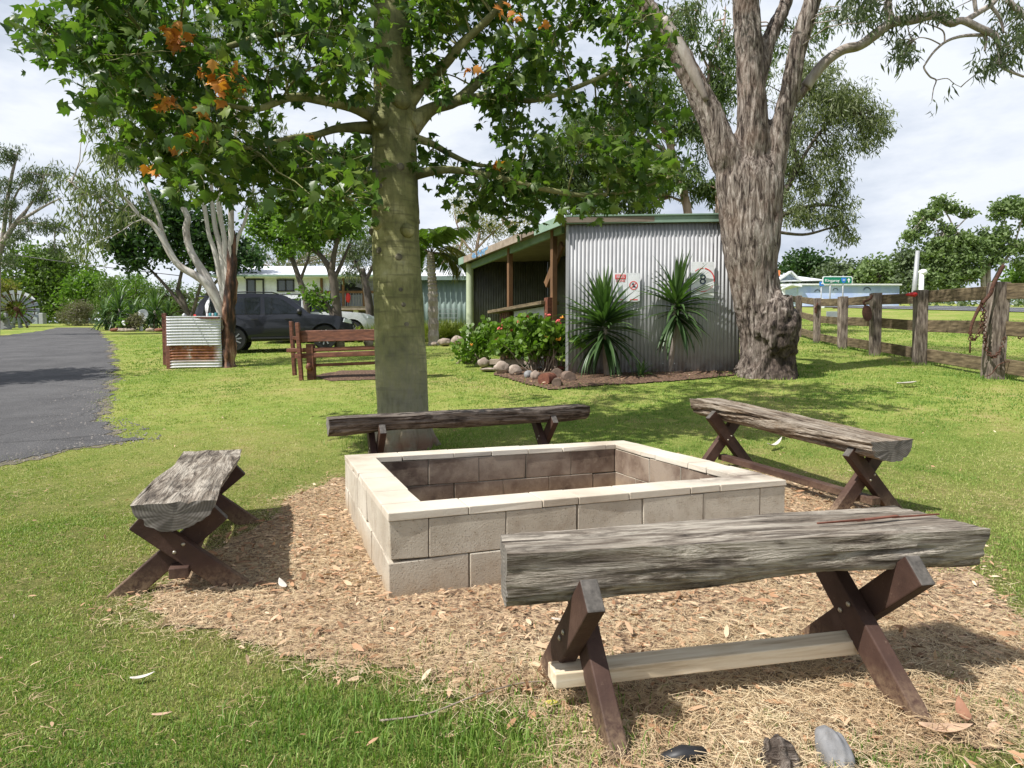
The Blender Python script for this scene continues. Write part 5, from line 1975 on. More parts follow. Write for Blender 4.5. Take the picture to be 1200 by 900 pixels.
o = b.build('fence_wire', M['rust'], None, smooth=True, loc=tuple(W(1162, 438, fd)))
tag(o, 'loose wire loop at the foot of the leaning fence post', 'wire')
b = MB()
b.beam(W(1199, 385, fd - .3), W(1198, 394, fd - .3), .03, .03)
px_tube(b, [(1198, 394), (1195, 397), (1193, 395)], fd - .3, .8, 6)
o = b.build('iron_hook', M['rust'], None, smooth=True, loc=tuple(W(1199, 385, fd - .3)))
tag(o, 'small rusty hook on the middle rail beyond the leaning post', 'hook')
g = FPTS[3][0]
b = MB()
c = W(1070.5, 345, g.y - .1)
b.blob(c, (.075, .06, .05), 3, 3, .35, 2.2)
b.blob(c + Vector((-.09, 0, -.005)), (.07, .05, .03), 4, 3, .3, 2.2)
o = b.build('red_rag', M['redplastic'], None, smooth=True, loc=tuple(c))
tag(o, 'crumpled bright red rag stuck on the fence post top', 'rag')
g = FPTS[4][0]
c = W(1016, 367, g.y - .16)
b = MB()
b.lathe([(.02, -.02), (.13, -.018), (.155, -.005), (.155, .01), (.12, .02), (.03, .03)], 20, Matrix.Translation(c) @ Matrix.Rotation(math.pi / 2 - .15, 4, 'X') @ Matrix.Rotation(.2, 4, 'Y') @ Matrix.Diagonal((.85, 1.25, 1, 1)))
px_tube(b, [(1014, 358), (1012, 354), (1016, 352), (1020, 350), (1022, 346)], g.y - .14, [1.2, 1.4, 1.4, 1.4, 1.4], 7)
o = b.build('rusty_pulley', M['rust'], None, smooth=True, loc=tuple(c), angle=40)
tag(o, 'rusty iron disc hanging by a hook from a middle fence post', 'pulley')
g = FPTS[6][0]
c = W(979, 359, g.y - .6)
b = MB()
b.beam(W(958.5, 355, g.y - .1), W(955, 362, g.y - .1), .05, .03)
b.beam(W(956, 361, g.y - .1), W(956, 367, g.y - .1), .05, .05)
o = b.build('iron_latch', M['rust'], None, bev=.005, loc=tuple(W(956, 361, g.y)))
tag(o, 'dark iron latch hanging on a far fence post beside the grey board', 'latch')
c = W(975.5, 371, 19.2)
b = MB()
k = mpp(19.2)
b.box(c, (14.5 * k, .02, 12 * k))
root = thing('sign_board', 'back of a small grey metal board at the fence, below the green sign', 'sign', c)
b.build('plate', M['greypaint'], root, bev=.01)
b = MB()
b.beam(W(984, 361, 19.2), W(976, 361, 19.2), .03, .03)
b.build('bracket', M['rust'], root)
# ------------------------------------------------------------------ rustic timber seat under the plane tree
def timber_seat():
    g0 = G(349, 446)
    D = g0.y
    k = mpp(D)
    root = thing('timber_seat', 'rustic red-brown timber seat with a heavy back beam, between screen and plane trunk', 'bench', g0)
    def bar(name, a, b_, w, h, d0=0.0, side=None, jit=.006):
        m = MB()
        m.beam(W(a[0], a[1], D + d0), W(b_[0], b_[1], D + d0), w, h, side=side, jit=jit)
        m.build(name, M['redtimber'], root, bev=.01)
    bar('back_post', (353.5, 446), (348.5, 378), .09, .07, 0, (0, 1, 0))
    bar('back_post', (345.5, 440), (341, 376.5), .09, .07, .55, (0, 1, 0))
    bar('back_post', (492, 445), (490, 378), .09, .07, 0, (0, 1, 0))
    bar('back_beam', (352, 394), (492, 391), .12, 13 * k, .1, (0, 1, 0), .01)
    bar('seat_plank', (339, 411), (494, 405.5), .34, 4.5 * k, .25, (0, 1, 0))
    bar('seat_bearer', (346, 417), (494, 412), .10, 6 * k, .12, (0, 1, 0))
    bar('low_rail', (366, 428), (494, 423), .06, 3.5 * k, .2, (0, 1, 0))
    bar('leg', (365.5, 445), (364, 403), 8.5 * k, .16, .15, (1, 0, 0), .01)
    bar('leg', (480, 444), (480, 403), 8.5 * k, .16, .15, (1, 0, 0), .01)
    bar('arm_rail', (343, 396), (358, 398), .07, .07, .3)
    m = MB()
    m.blob(W(362, 430, D + .02), (.06, .06, .08), 3, 3, .2)
    m.build('wooden_peg', M['redtimber'], root, smooth=True)
timber_seat()

# ------------------------------------------------------------------ tin screen
def tin_screen():
    a, b_ = G(199.5, 432.5), G(260.5, 431)
    D = a.y
    k = mpp(D)
    root = thing('tin_screen', 'square screen of horizontal corrugated tin with a rusted lower half and dark timber posts', 'screen', a)
    H = W(200, 371, D).z - a.z
    corrugated('rusted_sheet', a, b_, a.z + .02, b_.z + .02, a.z + H * .46, 0, M['zincrust'], root, .066, .011, True)
    a2, b2_ = a + Vector((-.05, -.03, 0)), b_ + Vector((0, -.03, 0))
    corrugated('bright_sheet', a2, b2_, a.z + H * .44, b_.z + H * .44, a.z + H, 0, M['zincbright'], root, .066, .011, True)
    for (px, py0, py1, dd) in ((198.5, 433, 371, .03), (194, 422, 367, 1.0), (258, 429, 376, b_.y - D + .09)):
        q = W(px, py0, D + dd)
        t = W(px - 1.5, py1, D + dd)
        m = MB()
        m.beam((q.x, q.y, gz(q.x, q.y) - .02), t, .10, .07, side=(1, 0, 0))
        m.build('post', M['redtimber'], root, bev=.006)
    c, e = W(194, 420, D + 1.0), W(198, 430, D + .06)
    m = MB()
    m.prism([(c.x, c.y, gz(c.x, c.y)), (e.x, e.y, gz(e.x, e.y)), (e.x, e.y, gz(e.x, e.y) + H * .97), (c.x, c.y, gz(c.x, c.y) + H * .97)], (.03, 0, 0))
    m.build('side_boards', M['redtimber'], root)
    m = MB()
    m.beam(W(197, 373, D + .3), W(260, 373, D + .3), .4, .03, side=(0, 1, 0))
    m.build('shelf', M['redtimber'], root)
    # satellite dish on a pole at the back of the screen
    dk = D + .5
    c = W(243.5, 359, dk)
    r = thing('satellite_dish', 'oval white satellite dish seen edge-on behind the tin screen', 'satellite dish', ground(c.x, c.y))
    m = MB()
    Mx = Matrix.Translation(c) @ Matrix.Rotation(R(-62), 4, 'Z') @ Matrix.Rotation(R(82), 4, 'X')
    m.lathe([(.0005, .05), (.10, .035), (.17, .012), (.225, -.015), (.235, -.015), (.225, -.005), (.17, .022), (.10, .047), (.0005, .062)], 24, Mx)
    m.build('dish', M['white'], r, smooth=True)
    m = MB()
    m.tube([ground(c.x, c.y + .06), c + Vector((.02, .06, 0))], [.02, .02], 8)
    m.build('pole', M['greymetal'], r, smooth=True)
    for i, (px, h, mt, lab) in enumerate(((243.5, .09, 'white', 'small white tin on the shelf of the tin screen, directly below the dish'), (247, .10, 'teal', 'teal tin on the screen shelf, nearest the dish'), (250, .095, 'zincbright', 'silver tin between two teal ones on the screen shelf'), (253.5, .11, 'teal', 'tallest teal tin on the screen shelf, nearest the gum trunk'))):
        q = W(px, 371.5, D + .25)
        m = MB()
        m.lathe([(.033, 0), (.036, .006), (.036, h - .006), (.033, h), (.028, h - .004)], 14, Matrix.Translation((q.x, q.y, W(px, 373, D + .3).z + .02)))
        o = m.build('tin_can', M[mt], None, smooth=True, angle=40, loc=(q.x, q.y, q.z))
        tag(o, lab, 'tin can', 'tins on the screen shelf')
    q = W(216, 367, D + .3)
    m = MB()
    m.lathe([(.05, 0), (.055, .02), (.05, .06), (.025, .085), (.02, .1)], 12, Matrix.Translation((q.x, q.y, W(216, 373, D + .3).z + .02)))
    o = m.build('enamel_pot', M['greymetal'], None, smooth=True, angle=40, loc=tuple(q))
    tag(o, 'small grey pot standing apart from the tins on the screen shelf', 'pot')
tin_screen()

# ------------------------------------------------------------------ cars
def suv(name, label, paint, loc, ang, pitch, sc=1.0, lamp_side=-1):
    root = thing(name, label, 'car', loc, ang)
    root.rotation_euler = (0, -pitch, ang)
    root.scale = (sc, sc, sc)
    WR, HW = .40, .97
    xr, xf = -1.30, 1.55
    def arch(cx, r, a0, a1, n=12):
        return [(cx + r * math.cos(R(a0 + (a1 - a0) * i / n)), .40 + r * math.sin(R(a0 + (a1 - a0) * i / n))) for i in range(n + 1)]
    prof = [(-2.34, .55), (-2.46, .62), (-2.47, .80), (-2.42, 1.02), (-2.42, 1.18), (-2.34, 1.42), (-2.22, 1.66), (-2.10, 1.78), (-1.9, 1.85), (-1.4, 1.885), (-.6, 1.89), (0, 1.87), (.3, 1.82), (.42, 1.775),
            (.72, 1.51), (1.02, 1.25), (1.12, 1.19), (1.5, 1.155), (2.0, 1.10), (2.28, 1.03), (2.42, .93), (2.47, .80), (2.52, .62), (2.46, .45), (2.3, .37)]
    prof += arch(xf, .47, 0, 180) + arch(xr, .47, 0, 180) + [(-2.0, .42)]
    def hw(x, z):
        w = HW
        if z > 1.12:
            w -= .235 * ((z - 1.12) / .77) ** 1.15
        if z < .5:
            w -= .05 * (.5 - z) / .15
        w += .012 * math.sin((z - .5) * 5.2)
        if x > 1.7:
            w -= .16 * ((x - 1.7) / .8) ** 2
        if x < -2.0:
            w -= .10 * ((-2.0 - x) / .45) ** 2
        return w
    bm = bmesh.new()
    lo_ = [bm.verts.new((x, -HW, z)) for x, z in prof]
    hi_ = [bm.verts.new((x, HW, z)) for x, z in prof]
    n = len(prof)
    bm.faces.new(lo_)
    bm.faces.new(list(reversed(hi_)))
    for i in range(n):
        j = (i + 1) % n
        bm.faces.new((lo_[j], lo_[i], hi_[i], hi_[j]))
    for z in (.5, .62, .75, .88, 1.0, 1.12, 1.3, 1.5, 1.7, 1.8):
        bmesh.ops.bisect_plane(bm, geom=bm.verts[:] + bm.edges[:] + bm.faces[:], plane_co=(0, 0, z), plane_no=(0, 0, 1))
    for x in (-2.3, -2.0, -1.0, 0, .9, 1.8, 2.1, 2.35):
        bmesh.ops.bisect_plane(bm, geom=bm.verts[:] + bm.edges[:] + bm.faces[:], plane_co=(x, 0, 0), plane_no=(1, 0, 0))
    for y in (-.6, 0, .6):
        bmesh.ops.bisect_plane(bm, geom=bm.verts[:] + bm.edges[:] + bm.faces[:], plane_co=(0, y, 0), plane_no=(0, 1, 0))
    for v in bm.verts:
        k = v.co.y / HW
        if abs(k) > .99:
            v.co.y = math.copysign(hw(v.co.x, v.co.z), k)
        elif v.co.z > 1.7:
            v.co.z += .02 * (1 - abs(k))
        if abs(k) < .7 and v.co.x > 2.2:
            v.co.x += .07 * (1 - abs(k) / .7)
    bmesh.ops.triangulate(bm, faces=[f for f in bm.faces if len(f.verts) > 4])
    me = bpy.data.meshes.new('body')
    bmesh.ops.recalc_face_normals(bm, faces=bm.faces)
    bm.to_mesh(me)
    bm.free()
    me.materials.append(paint)
    me.polygons.foreach_set('use_smooth', [True] * len(me.polygons))
    me.set_sharp_from_angle(angle=R(32))
    body = bpy.data.objects.new('body', me)
    col.objects.link(body)
    body.parent = root
    bv = body.modifiers.new('bevel', 'BEVEL')
    bv.width = .03
    bv.segments = 2
    bv.limit_method = 'ANGLE'
    bv.angle_limit = R(40)
    def side_poly(s, poly, lift, th=.006):
        """patch on the flank, sampled finely so that it follows the tumblehome"""
        out = []
        for i in range(len(poly)):
            a, b_ = poly[i], poly[(i + 1) % len(poly)]
            for q in range(4):
                t = q / 4
                out.append((a[0] + (b_[0] - a[0]) * t, a[1] + (b_[1] - a[1]) * t))
        m = MB()
        m.prism([(x, s * (hw(x, z) + lift), z) for x, z in out], (0, s * th, 0))
        return m
    wins = [('quarter_window', [(-2.16, 1.21), (-2.06, 1.62), (-1.70, 1.70), (-1.70, 1.21)]), ('rear_door_window', [(-1.60, 1.21), (-1.60, 1.72), (-.44, 1.76), (-.44, 1.20)]), ('front_door_window', [(-.30, 1.20), (-.30, 1.76), (.20, 1.73), (.82, 1.26), (.82, 1.20)])]
    for s in (-1, 1):
        for nm, poly in wins:
            side_poly(s, poly, .003).build(nm, M['tint'], root, world=False)
        for i, xh in enumerate((-.62, .42)):
            m = MB()
            m.beam((xh - .11, s * (hw(xh, 1.02) + .022), 1.02), (xh + .11, s * (hw(xh, 1.02) + .022), 1.025), .03, .035, side=(0, 1, 0))
            m.build('door_handle', M['plastic'], root, world=False, bev=.008)
        m = MB()
        for poly in ([(-.385, .46), (-.385, 1.75), (-.37, 1.75), (-.37, .46)], [(.90, .5), (.90, 1.24), (.912, 1.24), (.912, .5)], [(-1.66, .85), (-1.66, 1.2), (-1.648, 1.2), (-1.648, .85)], [(-1.64, 1.185), (.9, 1.185), (.9, 1.195), (-1.64, 1.195)]):
            q = side_poly(s, poly, .0005, .002)
            m.add(q.v, q.f)
        m.build('door_seam', M['plastic'], root, world=False)
        m = MB()
        m.beam((-.75, s * .97, .40), (1.0, s * .97, .40), .12, .06, side=(0, 1, 0))
        m.build('side_step', M['plastic'], root, world=False, bev=.01)
        m = MB()
        m.blob((.78, s * 1.09, 1.25), (.09, .12, .10), 2, 3, .03)
        m.beam((.76, s * .9, 1.2), (.78, s * 1.05, 1.22), .05, .04)
        m.build('mirror', M['plastic'], root, world=False, smooth=True)
        m = MB()
        m.tube([(-1.95, s * .66, 1.87), (-1.8, s * .66, 1.925), (-.9, s * .66, 1.945), (-.05, s * .66, 1.925), (.15, s * .66, 1.86)], .02, 8)
        m.build('roof_rail', M['plastic'], root, world=False, smooth=True)
        m = MB()
        m.prism([(2.16, s * (hw(2.16, .95) + .004), .90), (2.42, s * (hw(2.42, .9) + .004), .84), (2.40, s * (hw(2.4, .96) + .004), .955), (2.2, s * (hw(2.2, 1.0) + .004), 1.02)], (.03, s * .01, 0))
        m.prism([(2.40, s * .86, .84), (2.47, s * .55, .84), (2.44, s * .55, .95), (2.37, s * .84, .97)], (.02, 0, .01))
        m.build('headlight', M['lampglass'], root, world=False)
        m = MB()
        m.prism([(-2.30, s * (hw(-2.3, .95) + .003), .92), (-2.43, s * (hw(-2.43, .95) + .003), .92), (-2.43, s * (hw(-2.42, 1.2) + .003), 1.22), (-2.36, s * (hw(-2.36, 1.2) + .003), 1.22)], (0, s * .008, 0))
        m.build('tail_light', M['signred'], root, world=False)
    # windscreen, rear window
    m = MB()
    m.prism([(.47, -.66, 1.742), (.47, .66, 1.742), (1.0, .80, 1.28), (1.0, -.80, 1.28)], (.012, 0, .012))
    m.build('windscreen', M['windglass'], root, world=False)
    m = MB()
    m.prism([(-2.41, -.76, 1.22), (-2.41, .76, 1.22), (-2.24, .66, 1.66), (-2.24, -.66, 1.66)], (-.014, 0, .006))
    m.build('rear_window', M['windglass'], root, world=False)
    m = MB()
    m.beam((-2.06, 0, 1.82), (-2.34, 0, 1.80), 1.2, .045, side=(0, 1, 0))
    m.build('roof_spoiler', paint, root, world=False, bev=.015)
    m = MB()
    m.box((.1, 0, .62), (4.3, 1.3, .54))
    m.build('underbody', M['plastic'], root, world=False)
    m = MB()
    m.box((2.53, 0, .88), (.03, .9, .16))
    m.build('grille', M['plastic'], root, world=False, bev=.01)
    for x in (xr, xf):
        for s in (-1, 1):
            Mx = Matrix.Translation((x, s * .83, WR)) @ Matrix.Rotation(math.pi / 2, 4, 'X')
            ty = MB().lathe([(.26, -.12), (.37, -.125), (.40, -.09), (.40, .09), (.37, .125), (.26, .12)], 32, Mx).build('tyre', M['rubber'], root, world=False, smooth=True, angle=40)
            rm = MB()
            y = s * .125
            for q in range(10):
                a = 2 * math.pi * q / 10
                rm.beam((x + .05 * math.cos(a), s * .83 + y * .9, WR + .05 * math.sin(a)), (x + .255 * math.cos(a + .1), s * .83 + y * .95, WR + .255 * math.sin(a + .1)), .02, .04, side=(0, 1, 0))
            rm.lathe([(.235, -.115), (.27, -.118), (.27, .118), (.235, .115)], 28, Mx)
            rm.lathe([(.07, -.12), (.07, .12)], 14, Mx)
            o = rm.build('rim', M['alloy'], ty, world=False)
            m = MB()
            m.lathe([(.24, -.02), (.24, .02)], 20, Mx)
            m.build('brake_disc', M['plastic'], ty, world=False)
    return root
gr, gf = G(278, 412.3), G(381, 409.3)
dv = gf - gr
ca = math.atan2(dv.y, dv.x)
wb = math.hypot(dv.x, dv.y)
csc = min(1.0, max(.85, wb / 2.85))
cp = math.atan2(dv.z, wb)
mid = gr + dv * (1.30 / 2.85)
print('car', wb, csc, math.degrees(ca), math.degrees(cp))
suv('parked_car', 'dark slate-blue four-wheel drive wagon parked on the lawn behind the tin screen and pale gum', M['bluecar'], mid, ca, cp, csc)
wc = W(372, 405, 25.0)
suv('parked_car', 'white car with only its bonnet and nose showing, parked behind the dark wagon', M['whitecar'], ground(wc.x, wc.y), R(8), .03, .93)

# ------------------------------------------------------------------ white house and green shed
def house():
    D = 33.0
    k = mpp(D)
    x0, x1 = W(266, 350, D).x, W(478, 350, D).x
    xd = W(386, 350, D).x
    zt = W(350, 324.5, D).z
    zf = W(350, 359, D).z
    g = ground((x0 + x1) / 2, D)
    root = thing('house', 'white weatherboard house with pale roof and railed deck, behind the cars', 'house', g)
    b = MB()
    # boards as real lapped courses
    nb = 14
    zb = gz(x0, D) + .1
    for i in range(nb):
        a, c = zb + (zt - zb) * i / nb, zb + (zt - zb) * (i + 1) / nb
        b.prism([(x0, D + .05, a), (x0, D - .012, a), (x0, D + .01, c), (x0, D + .05, c)], (xd - x0, 0, 0))
    b.prism([(x0, D + .05, zb), (xd, D + .05, zb), (xd, D + 7, zb), (x0, D + 7, zb)], (0, 0, zt - zb))
    b.build('wall', M['housewall'], root)
    b = MB()
    b.box(((xd + x1) / 2, D + 4.6, (zf + zt) / 2), (x1 - xd, 5, zt - zf))
    b.build('recessed_wall', M['housewall'], root)
    b = MB()
    zr = W(350, 312.5, D + 4).z
    b.prism([(x0 - .5, D - .7, zt + .02), (x0 - .5, D + 3.8, zr), (x0 - .5, D + 8, zt + .02), (x0 - .5, D + 8, zt - .08), (x0 - .5, D - .7, zt - .08)], (x1 - x0 + 1, 0, 0))
    b.build('roof', M['whiteroof'], root)
    b = MB()
    b.box(((x0 + x1) / 2, D - .72, zt - .02), (x1 - x0 + 1, .08, .09))
    b.build('gutter', M['greenpaint'], root)
    for (a, c, t, u) in ((289.5, 308.5, 327.5, 345.5), (325.5, 344, 328, 341)):
        p, q = W(a, u, D - .04), W(c, t, D - .04)
        cx, cz, w, h = (p.x + q.x) / 2, (p.z + q.z) / 2, q.x - p.x, q.z - p.z
        f = MB()
        for bx in ((0, h / 2, w + .08, .06), (0, -h / 2, w + .08, .06), (-w / 2, 0, .06, h), (w / 2, 0, .06, h), (0, 0, .05, h)):
            f.box((cx + bx[0], D - .05, cz + bx[1]), (bx[2], .06, bx[3]))
        fr_ = f.build('window', M['plastic'], root)
        MB().box((cx, D - .025, cz), (w, .02, h)).build('pane', M['windglass'], fr_)
        if a < 300:
            MB().box((cx + w * .25, D - .04, cz), (w * .40, .012, h * .9)).build('curtain', M['curtain'], fr_)
    # deck
    b = MB()
    b.box(((xd + x1) / 2, D + 1.0, zf - .1), (x1 - xd, 2.4, .18))
    b.build('deck_floor', M['rawtimber'], root)
    for px in (377, 402.5, 426.5, 450):
        q = W(px, 350, D - .1)
        b = MB()
        b.box((q.x, D - .1, (zf + zt) / 2), (.11, .11, zt - zf))
        b.build('deck_post', M['orangetimber'], root)
    b = MB()
    b.box(((xd + x1) / 2, D - .12, W(400, 342.5, D).z), (x1 - xd + .4, .06, .12))
    b.build('deck_rail', M['orangetimber'], root)
    b = MB()
    n = int((x1 - xd) / .14)
    for i in range(n):
        b.box((xd + i * .14, D - .1, (zf + W(400, 342.5, D).z) / 2), (.03, .03, W(400, 342.5, D).z - zf))
    b.build('balusters', M['greymetal'], root)
    q = W(407.5, 333.5, D + 2.0)
    b = MB()
    b.box((q.x, D + 2.08, q.z), (.75, .06, .75))
    w_ = b.build('window', M['windglass'], root)
    for px in (395, 415.5, 440, 465):
        q = W(px, 366, D)
        b = MB()
        b.box((q.x, D + .3, (gz(q.x, D) + zf) / 2), (.22, .22, zf - gz(q.x, D)))
        b.build('stump', M['white'], root)
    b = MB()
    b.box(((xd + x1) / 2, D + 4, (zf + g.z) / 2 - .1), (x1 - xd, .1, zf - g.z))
    b.build('subfloor_shade', M['shadeblack'], root)  # added dark panel, shade under the deck painted as a surface
    # things on the deck
    q = W(416, 357.5, D + .8)
    r = thing('barbecue', 'dark barbecue standing on the house deck', 'barbecue', (q.x, D + .8, zf))
    b = MB()
    b.box((q.x, D + .8, zf + .75), (.9, .5, .12))
    b.blob((q.x, D + .8, zf + .88), (.42, .25, .2), 1, 3, .02)
    b.build('hood', M['plastic'], r, smooth=True, angle=40)
    b = MB()
    for sx in (-.4, .4):
        for sy in (-.2, .2):
            b.box((q.x + sx, D + .8 + sy, zf + .35), (.05, .05, .7))
    b.build('legs', M['plastic'], r)
    q = W(408, 349, D - .2)
    b = MB()
    b.blob((q.x, D - .22, q.z), (.12, .06, .24), 3, 3, .3)
    o = b.build('red_towel', M['redplastic'], None, smooth=True, loc=(q.x, D - .22, q.z))
    tag(o, 'dark red towel hung over the deck railing of the white house', 'towel')
house()

def green_shed():
    D = 26.0
    x0, x1 = W(455, 350, D).x, W(546, 350, D).x
    zt = W(520, 326, D).z
    g = ground((x0 + x1) / 2, D)
    root = thing('green_shed', 'dull green ribbed metal shed with a pale roof, behind the palm trunk', 'shed', g)
    corrugated('wall', (x0, D), (x1, D), g.z - .2, g.z - .2, zt, zt, M['greensheet'], root, .22, .018)
    corrugated('side_wall', (x1, D), (x1 + .3, D + 4), g.z - .2, g.z - .2, zt, zt, M['greensheet'], root, .22, .018)
    zr = W(520, 315.5, D + 2).z
    b = MB()
    b.prism([(x0 - .2, D - .25, zt), (x0 - .2, D + 2.2, zr), (x0 - .2, D + 4.3, zt), (x0 - .2, D + 4.3, zt - .08), (x0 - .2, D - .25, zt - .08)], (x1 - x0 + .35, 0, 0))
    b.build('roof', M['whiteroof'], root)
    b = MB()
    b.box(((x0 + x1) / 2, D - .28, zt - .03), (x1 - x0 + .3, .08, .16))
    b.build('gutter', M['greensheet'], root)
    # faint gate leaning on the wall
    q0, q1 = W(514, 383, D - .3), W(536, 362, D - .3)
    r = thing('mesh_gate', 'thin wire gate leaning against the green shed wall', 'gate', (q0.x, D - .3, q0.z))
    b = MB()
    for t in range(5):
        z = q0.z + (q1.z - q0.z) * t / 4
        b.beam((q0.x, D - .25, z), (q1.x, D - .25, z), .02, .02)
    for t in range(7):
        x = q0.x + (q1.x - q0.x) * t / 6
        b.beam((x, D - .25, q0.z), (x, D - .25, q1.z), .015, .015)
    b.build('frame', M['greypaint'], r)
green_shed()

# ------------------------------------------------------------------ beyond the highway
def far_things():
    D = 82.0
    k = mpp(D)
    p = W(936, 345, D)
    root = thing('far_house', 'pale blue gabled house with an orange chimney and grey roof, across the highway', 'house', ground(p.x, D))
    zb = gz(p.x, D) - 1
    def X(px): return W(px, 340, D).x
    def Z(py): return W(930, py, D).z
    b = MB()
    b.box(((X(908) + X(958)) / 2, D + 4, (zb + Z(331)) / 2), (X(958) - X(908), 7, Z(331) - zb))
    b.prism([(X(910), D + .3, Z(330)), (X(936), D + .3, Z(330)), (X(925), D + .3, Z(319.5))], (0, .3, 0))
    b.build('wall', M['bluewall'], root)
    b = MB()
    b.prism([(X(900), D - .5, Z(331)), (X(964), D - .5, Z(329.5)), (X(942), D + 4, Z(319)), (X(906), D + 4, Z(319))], (0, 0, .12))
    b.prism([(X(906), D + 4, Z(319)), (X(942), D + 4, Z(319)), (X(964), D + 8.5, Z(329)), (X(900), D + 8.5, Z(329))], (0, 0, .12))
    b.beam((X(909), D - .1, Z(330)), (X(925), D - .1, Z(318.8)), .9, .22, side=(0, 1, 0))
    b.beam((X(925), D - .1, Z(318.8)), (X(937), D - .1, Z(330)), .9, .22, side=(0, 1, 0))
    b.build('roof', M['whiteroof'], root)
    for a, c in ((919.5, 923.5), (927, 931.5), (936.5, 942), (944, 949), (952, 958)):
        b = MB()
        b.box(((X(a) + X(c)) / 2, D + .2, Z(330.5)), (X(c) - X(a), .7, 3.2 * k))
        b.build('window', M['windglass'], root)
    b = MB()
    b.box((X(921), D + 3, Z(317)), (5 * k, 1, 7 * k))
    b.build('chimney', M['orangebrick'], root)
    D2 = 70.0
    k2 = mpp(D2)
    def X2(px): return W(px, 340, D2).x
    def Z2(py): return W(930, py, D2).z
    zb2 = gz(X2(990), D2) - .5
    root = thing('carport', 'open dark carport with a pale flat roof beside the mural wall, across the highway', 'carport', ground(X2(927), D2))
    b = MB()
    b.box((X2(926), D2 + 2, Z2(334.5)), (22 * k2, 5, .25))
    b.prism([(X2(914), D2 - .6, Z2(338)), (X2(925), D2 - .6, Z2(333)), (X2(937), D2 - .6, Z2(335.5)), (X2(937), D2 - .6, Z2(337)), (X2(925), D2 - .6, Z2(334.8)), (X2(914), D2 - .6, Z2(339.5))], (0, .3, 0))
    b.build('roof', M['whiteroof'], root)
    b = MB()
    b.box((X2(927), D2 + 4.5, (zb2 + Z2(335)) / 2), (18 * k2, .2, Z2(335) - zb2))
    b.build('back_wall', M['shadeblack'], root)  # wall coloured near-black to paint the shade inside the carport
    b = MB()
    b.box((X2(917), D2 - .3, (zb2 + Z2(335)) / 2), (.25, .25, Z2(335) - zb2))
    b.build('post', M['white'], root)
    root = thing('mural_wall', 'long low wall painted with a pale blue mural and capped in white, across the highway', 'wall', ground(X2(995), D2))
    b = MB()
    b.prism([(X2(935.5), D2, zb2), (X2(1054), D2, zb2), (X2(1054), D2, Z2(334.8)), (X2(935.5), D2, Z2(334))], (0, .3, 0))
    b.build('panel', M['palebluewall'], root)
    b = MB()
    b.beam((X2(935), D2 - .05, Z2(333.5)), (X2(1055), D2 - .05, Z2(333.8)), .5, .16, side=(0, 1, 0))
    b.build('capping', M['white'], root)
    b = MB()
    for a, c, py, r_ in ((955, 961, 343, 2.5), (1012, 1020, 341, 3.0), (975, 983, 341, 2.2)):
        q = arc_band(r_ * k2 * 1.2, r_ * k2 * 1.5, 10, 170, 0, 10, .02)
        b.add([(v[0] + X2((a + c) / 2), D2 - .03, v[2] + Z2(py)) for v in q.v], q.f)
    b.build('painted_arches', M['bluewall'], root)
    # green direction sign
    D3 = 55.0
    k3 = mpp(D3)
    c = W(981.5, 328.5, D3)
    root = thing('road_sign', 'green direction sign with a blue shield and white arrow, beyond the fence', 'sign', ground(c.x, D3))
    w, h = 35 * k3, 9.6 * k3
    b = rounded_plate(w, h, .15, .04)
    b.v = [(x + c.x, y + D3, z + c.z) for x, y, z in b.v]
    b.build('border', M['white'], root)
    b = rounded_plate(w - .16, h - .16, .12, .03)
    b.v = [(x + c.x, y + D3 - .025, z + c.z) for x, y, z in b.v]
    b.build('panel', M['signgreen'], root)
    base = Vector(root.location)
    def T(s, size, px, py, sx=1.0, nm='lettering'):
        q = W(px, py, D3)
        return text(s, size, (q.x - base.x, -.05, q.z - base.z), (math.pi / 2, 0, 0), M['white'], root, nm, sx=sx, ext=.01)
    T('Kingaroy', .34, 975, 329, 1.02)
    b = MB()
    q = W(988.5, 328.5, D3)
    pts = [(-.2, .2), (-.1, .24), (0, .2), (.1, .24), (.2, .2), (.21, 0), (.12, -.17), (0, -.25), (-.12, -.17), (-.21, 0)]
    b.prism([(q.x + x, D3 - .03, q.z + z) for x, z in pts], (0, -.012, 0))
    b.build('shield', M['signblue'], root)
    T('49', .2, 988.5, 328.5)
    b = MB()
    q = W(994.5, 328.5, D3)
    pts = [(-.05, -.18), (.05, -.18), (.05, 0), (.15, 0), (0, .2), (-.15, 0), (-.05, 0)]
    b.prism([(q.x + x, D3 - .03, q.z + z) for x, z in pts], (0, -.012, 0))
    b.build('arrow', M['white'], root)
    for px in (973.5, 988.5):
        q = W(px, 330, D3)
        b = MB()
        b.tube([(q.x, D3 + .08, gz(q.x, D3) - .2), (q.x, D3 + .08, W(px, 323, D3).z)], .06, 8)
        b.build('pole', M['greymetal'], root, smooth=True)
    D4 = 58.0
    c = W(963, 332.5, D4)
    root = thing('blue_sign', 'small blue service sign on a thin pole, tucked behind the green direction sign', 'sign', ground(c.x, D4))
    b = rounded_plate(5.5 * mpp(D4), 5 * mpp(D4), .06, .03)
    b.v = [(x + c.x, y + D4, z + c.z) for x, y, z in b.v]
    b.build('panel', M['signblue'], root)
    b = MB()
    b.box((c.x, D4 - .02, c.z + .02), (.12, .02, .12))
    b.build('symbol', M['white'], root)
    b = MB()
    b.tube([(c.x, D4 + .08, gz(c.x, D4) - .2), (c.x, D4 + .08, c.z)], .05, 8)
    b.build('pole', M['greymetal'], root, smooth=True)
    # guide post
    q = G(964.5, 361)
    root = thing('guide_post', 'short white roadside guide post in front of the highway', 'post', q)
    b = MB()
    b.prism([q + Vector((-.10, 0, -.1)), q + Vector((.10, 0, -.1)), q + Vector((.09, 0, .62)), q + Vector((-.09, 0, .7))], (0, .04, 0))
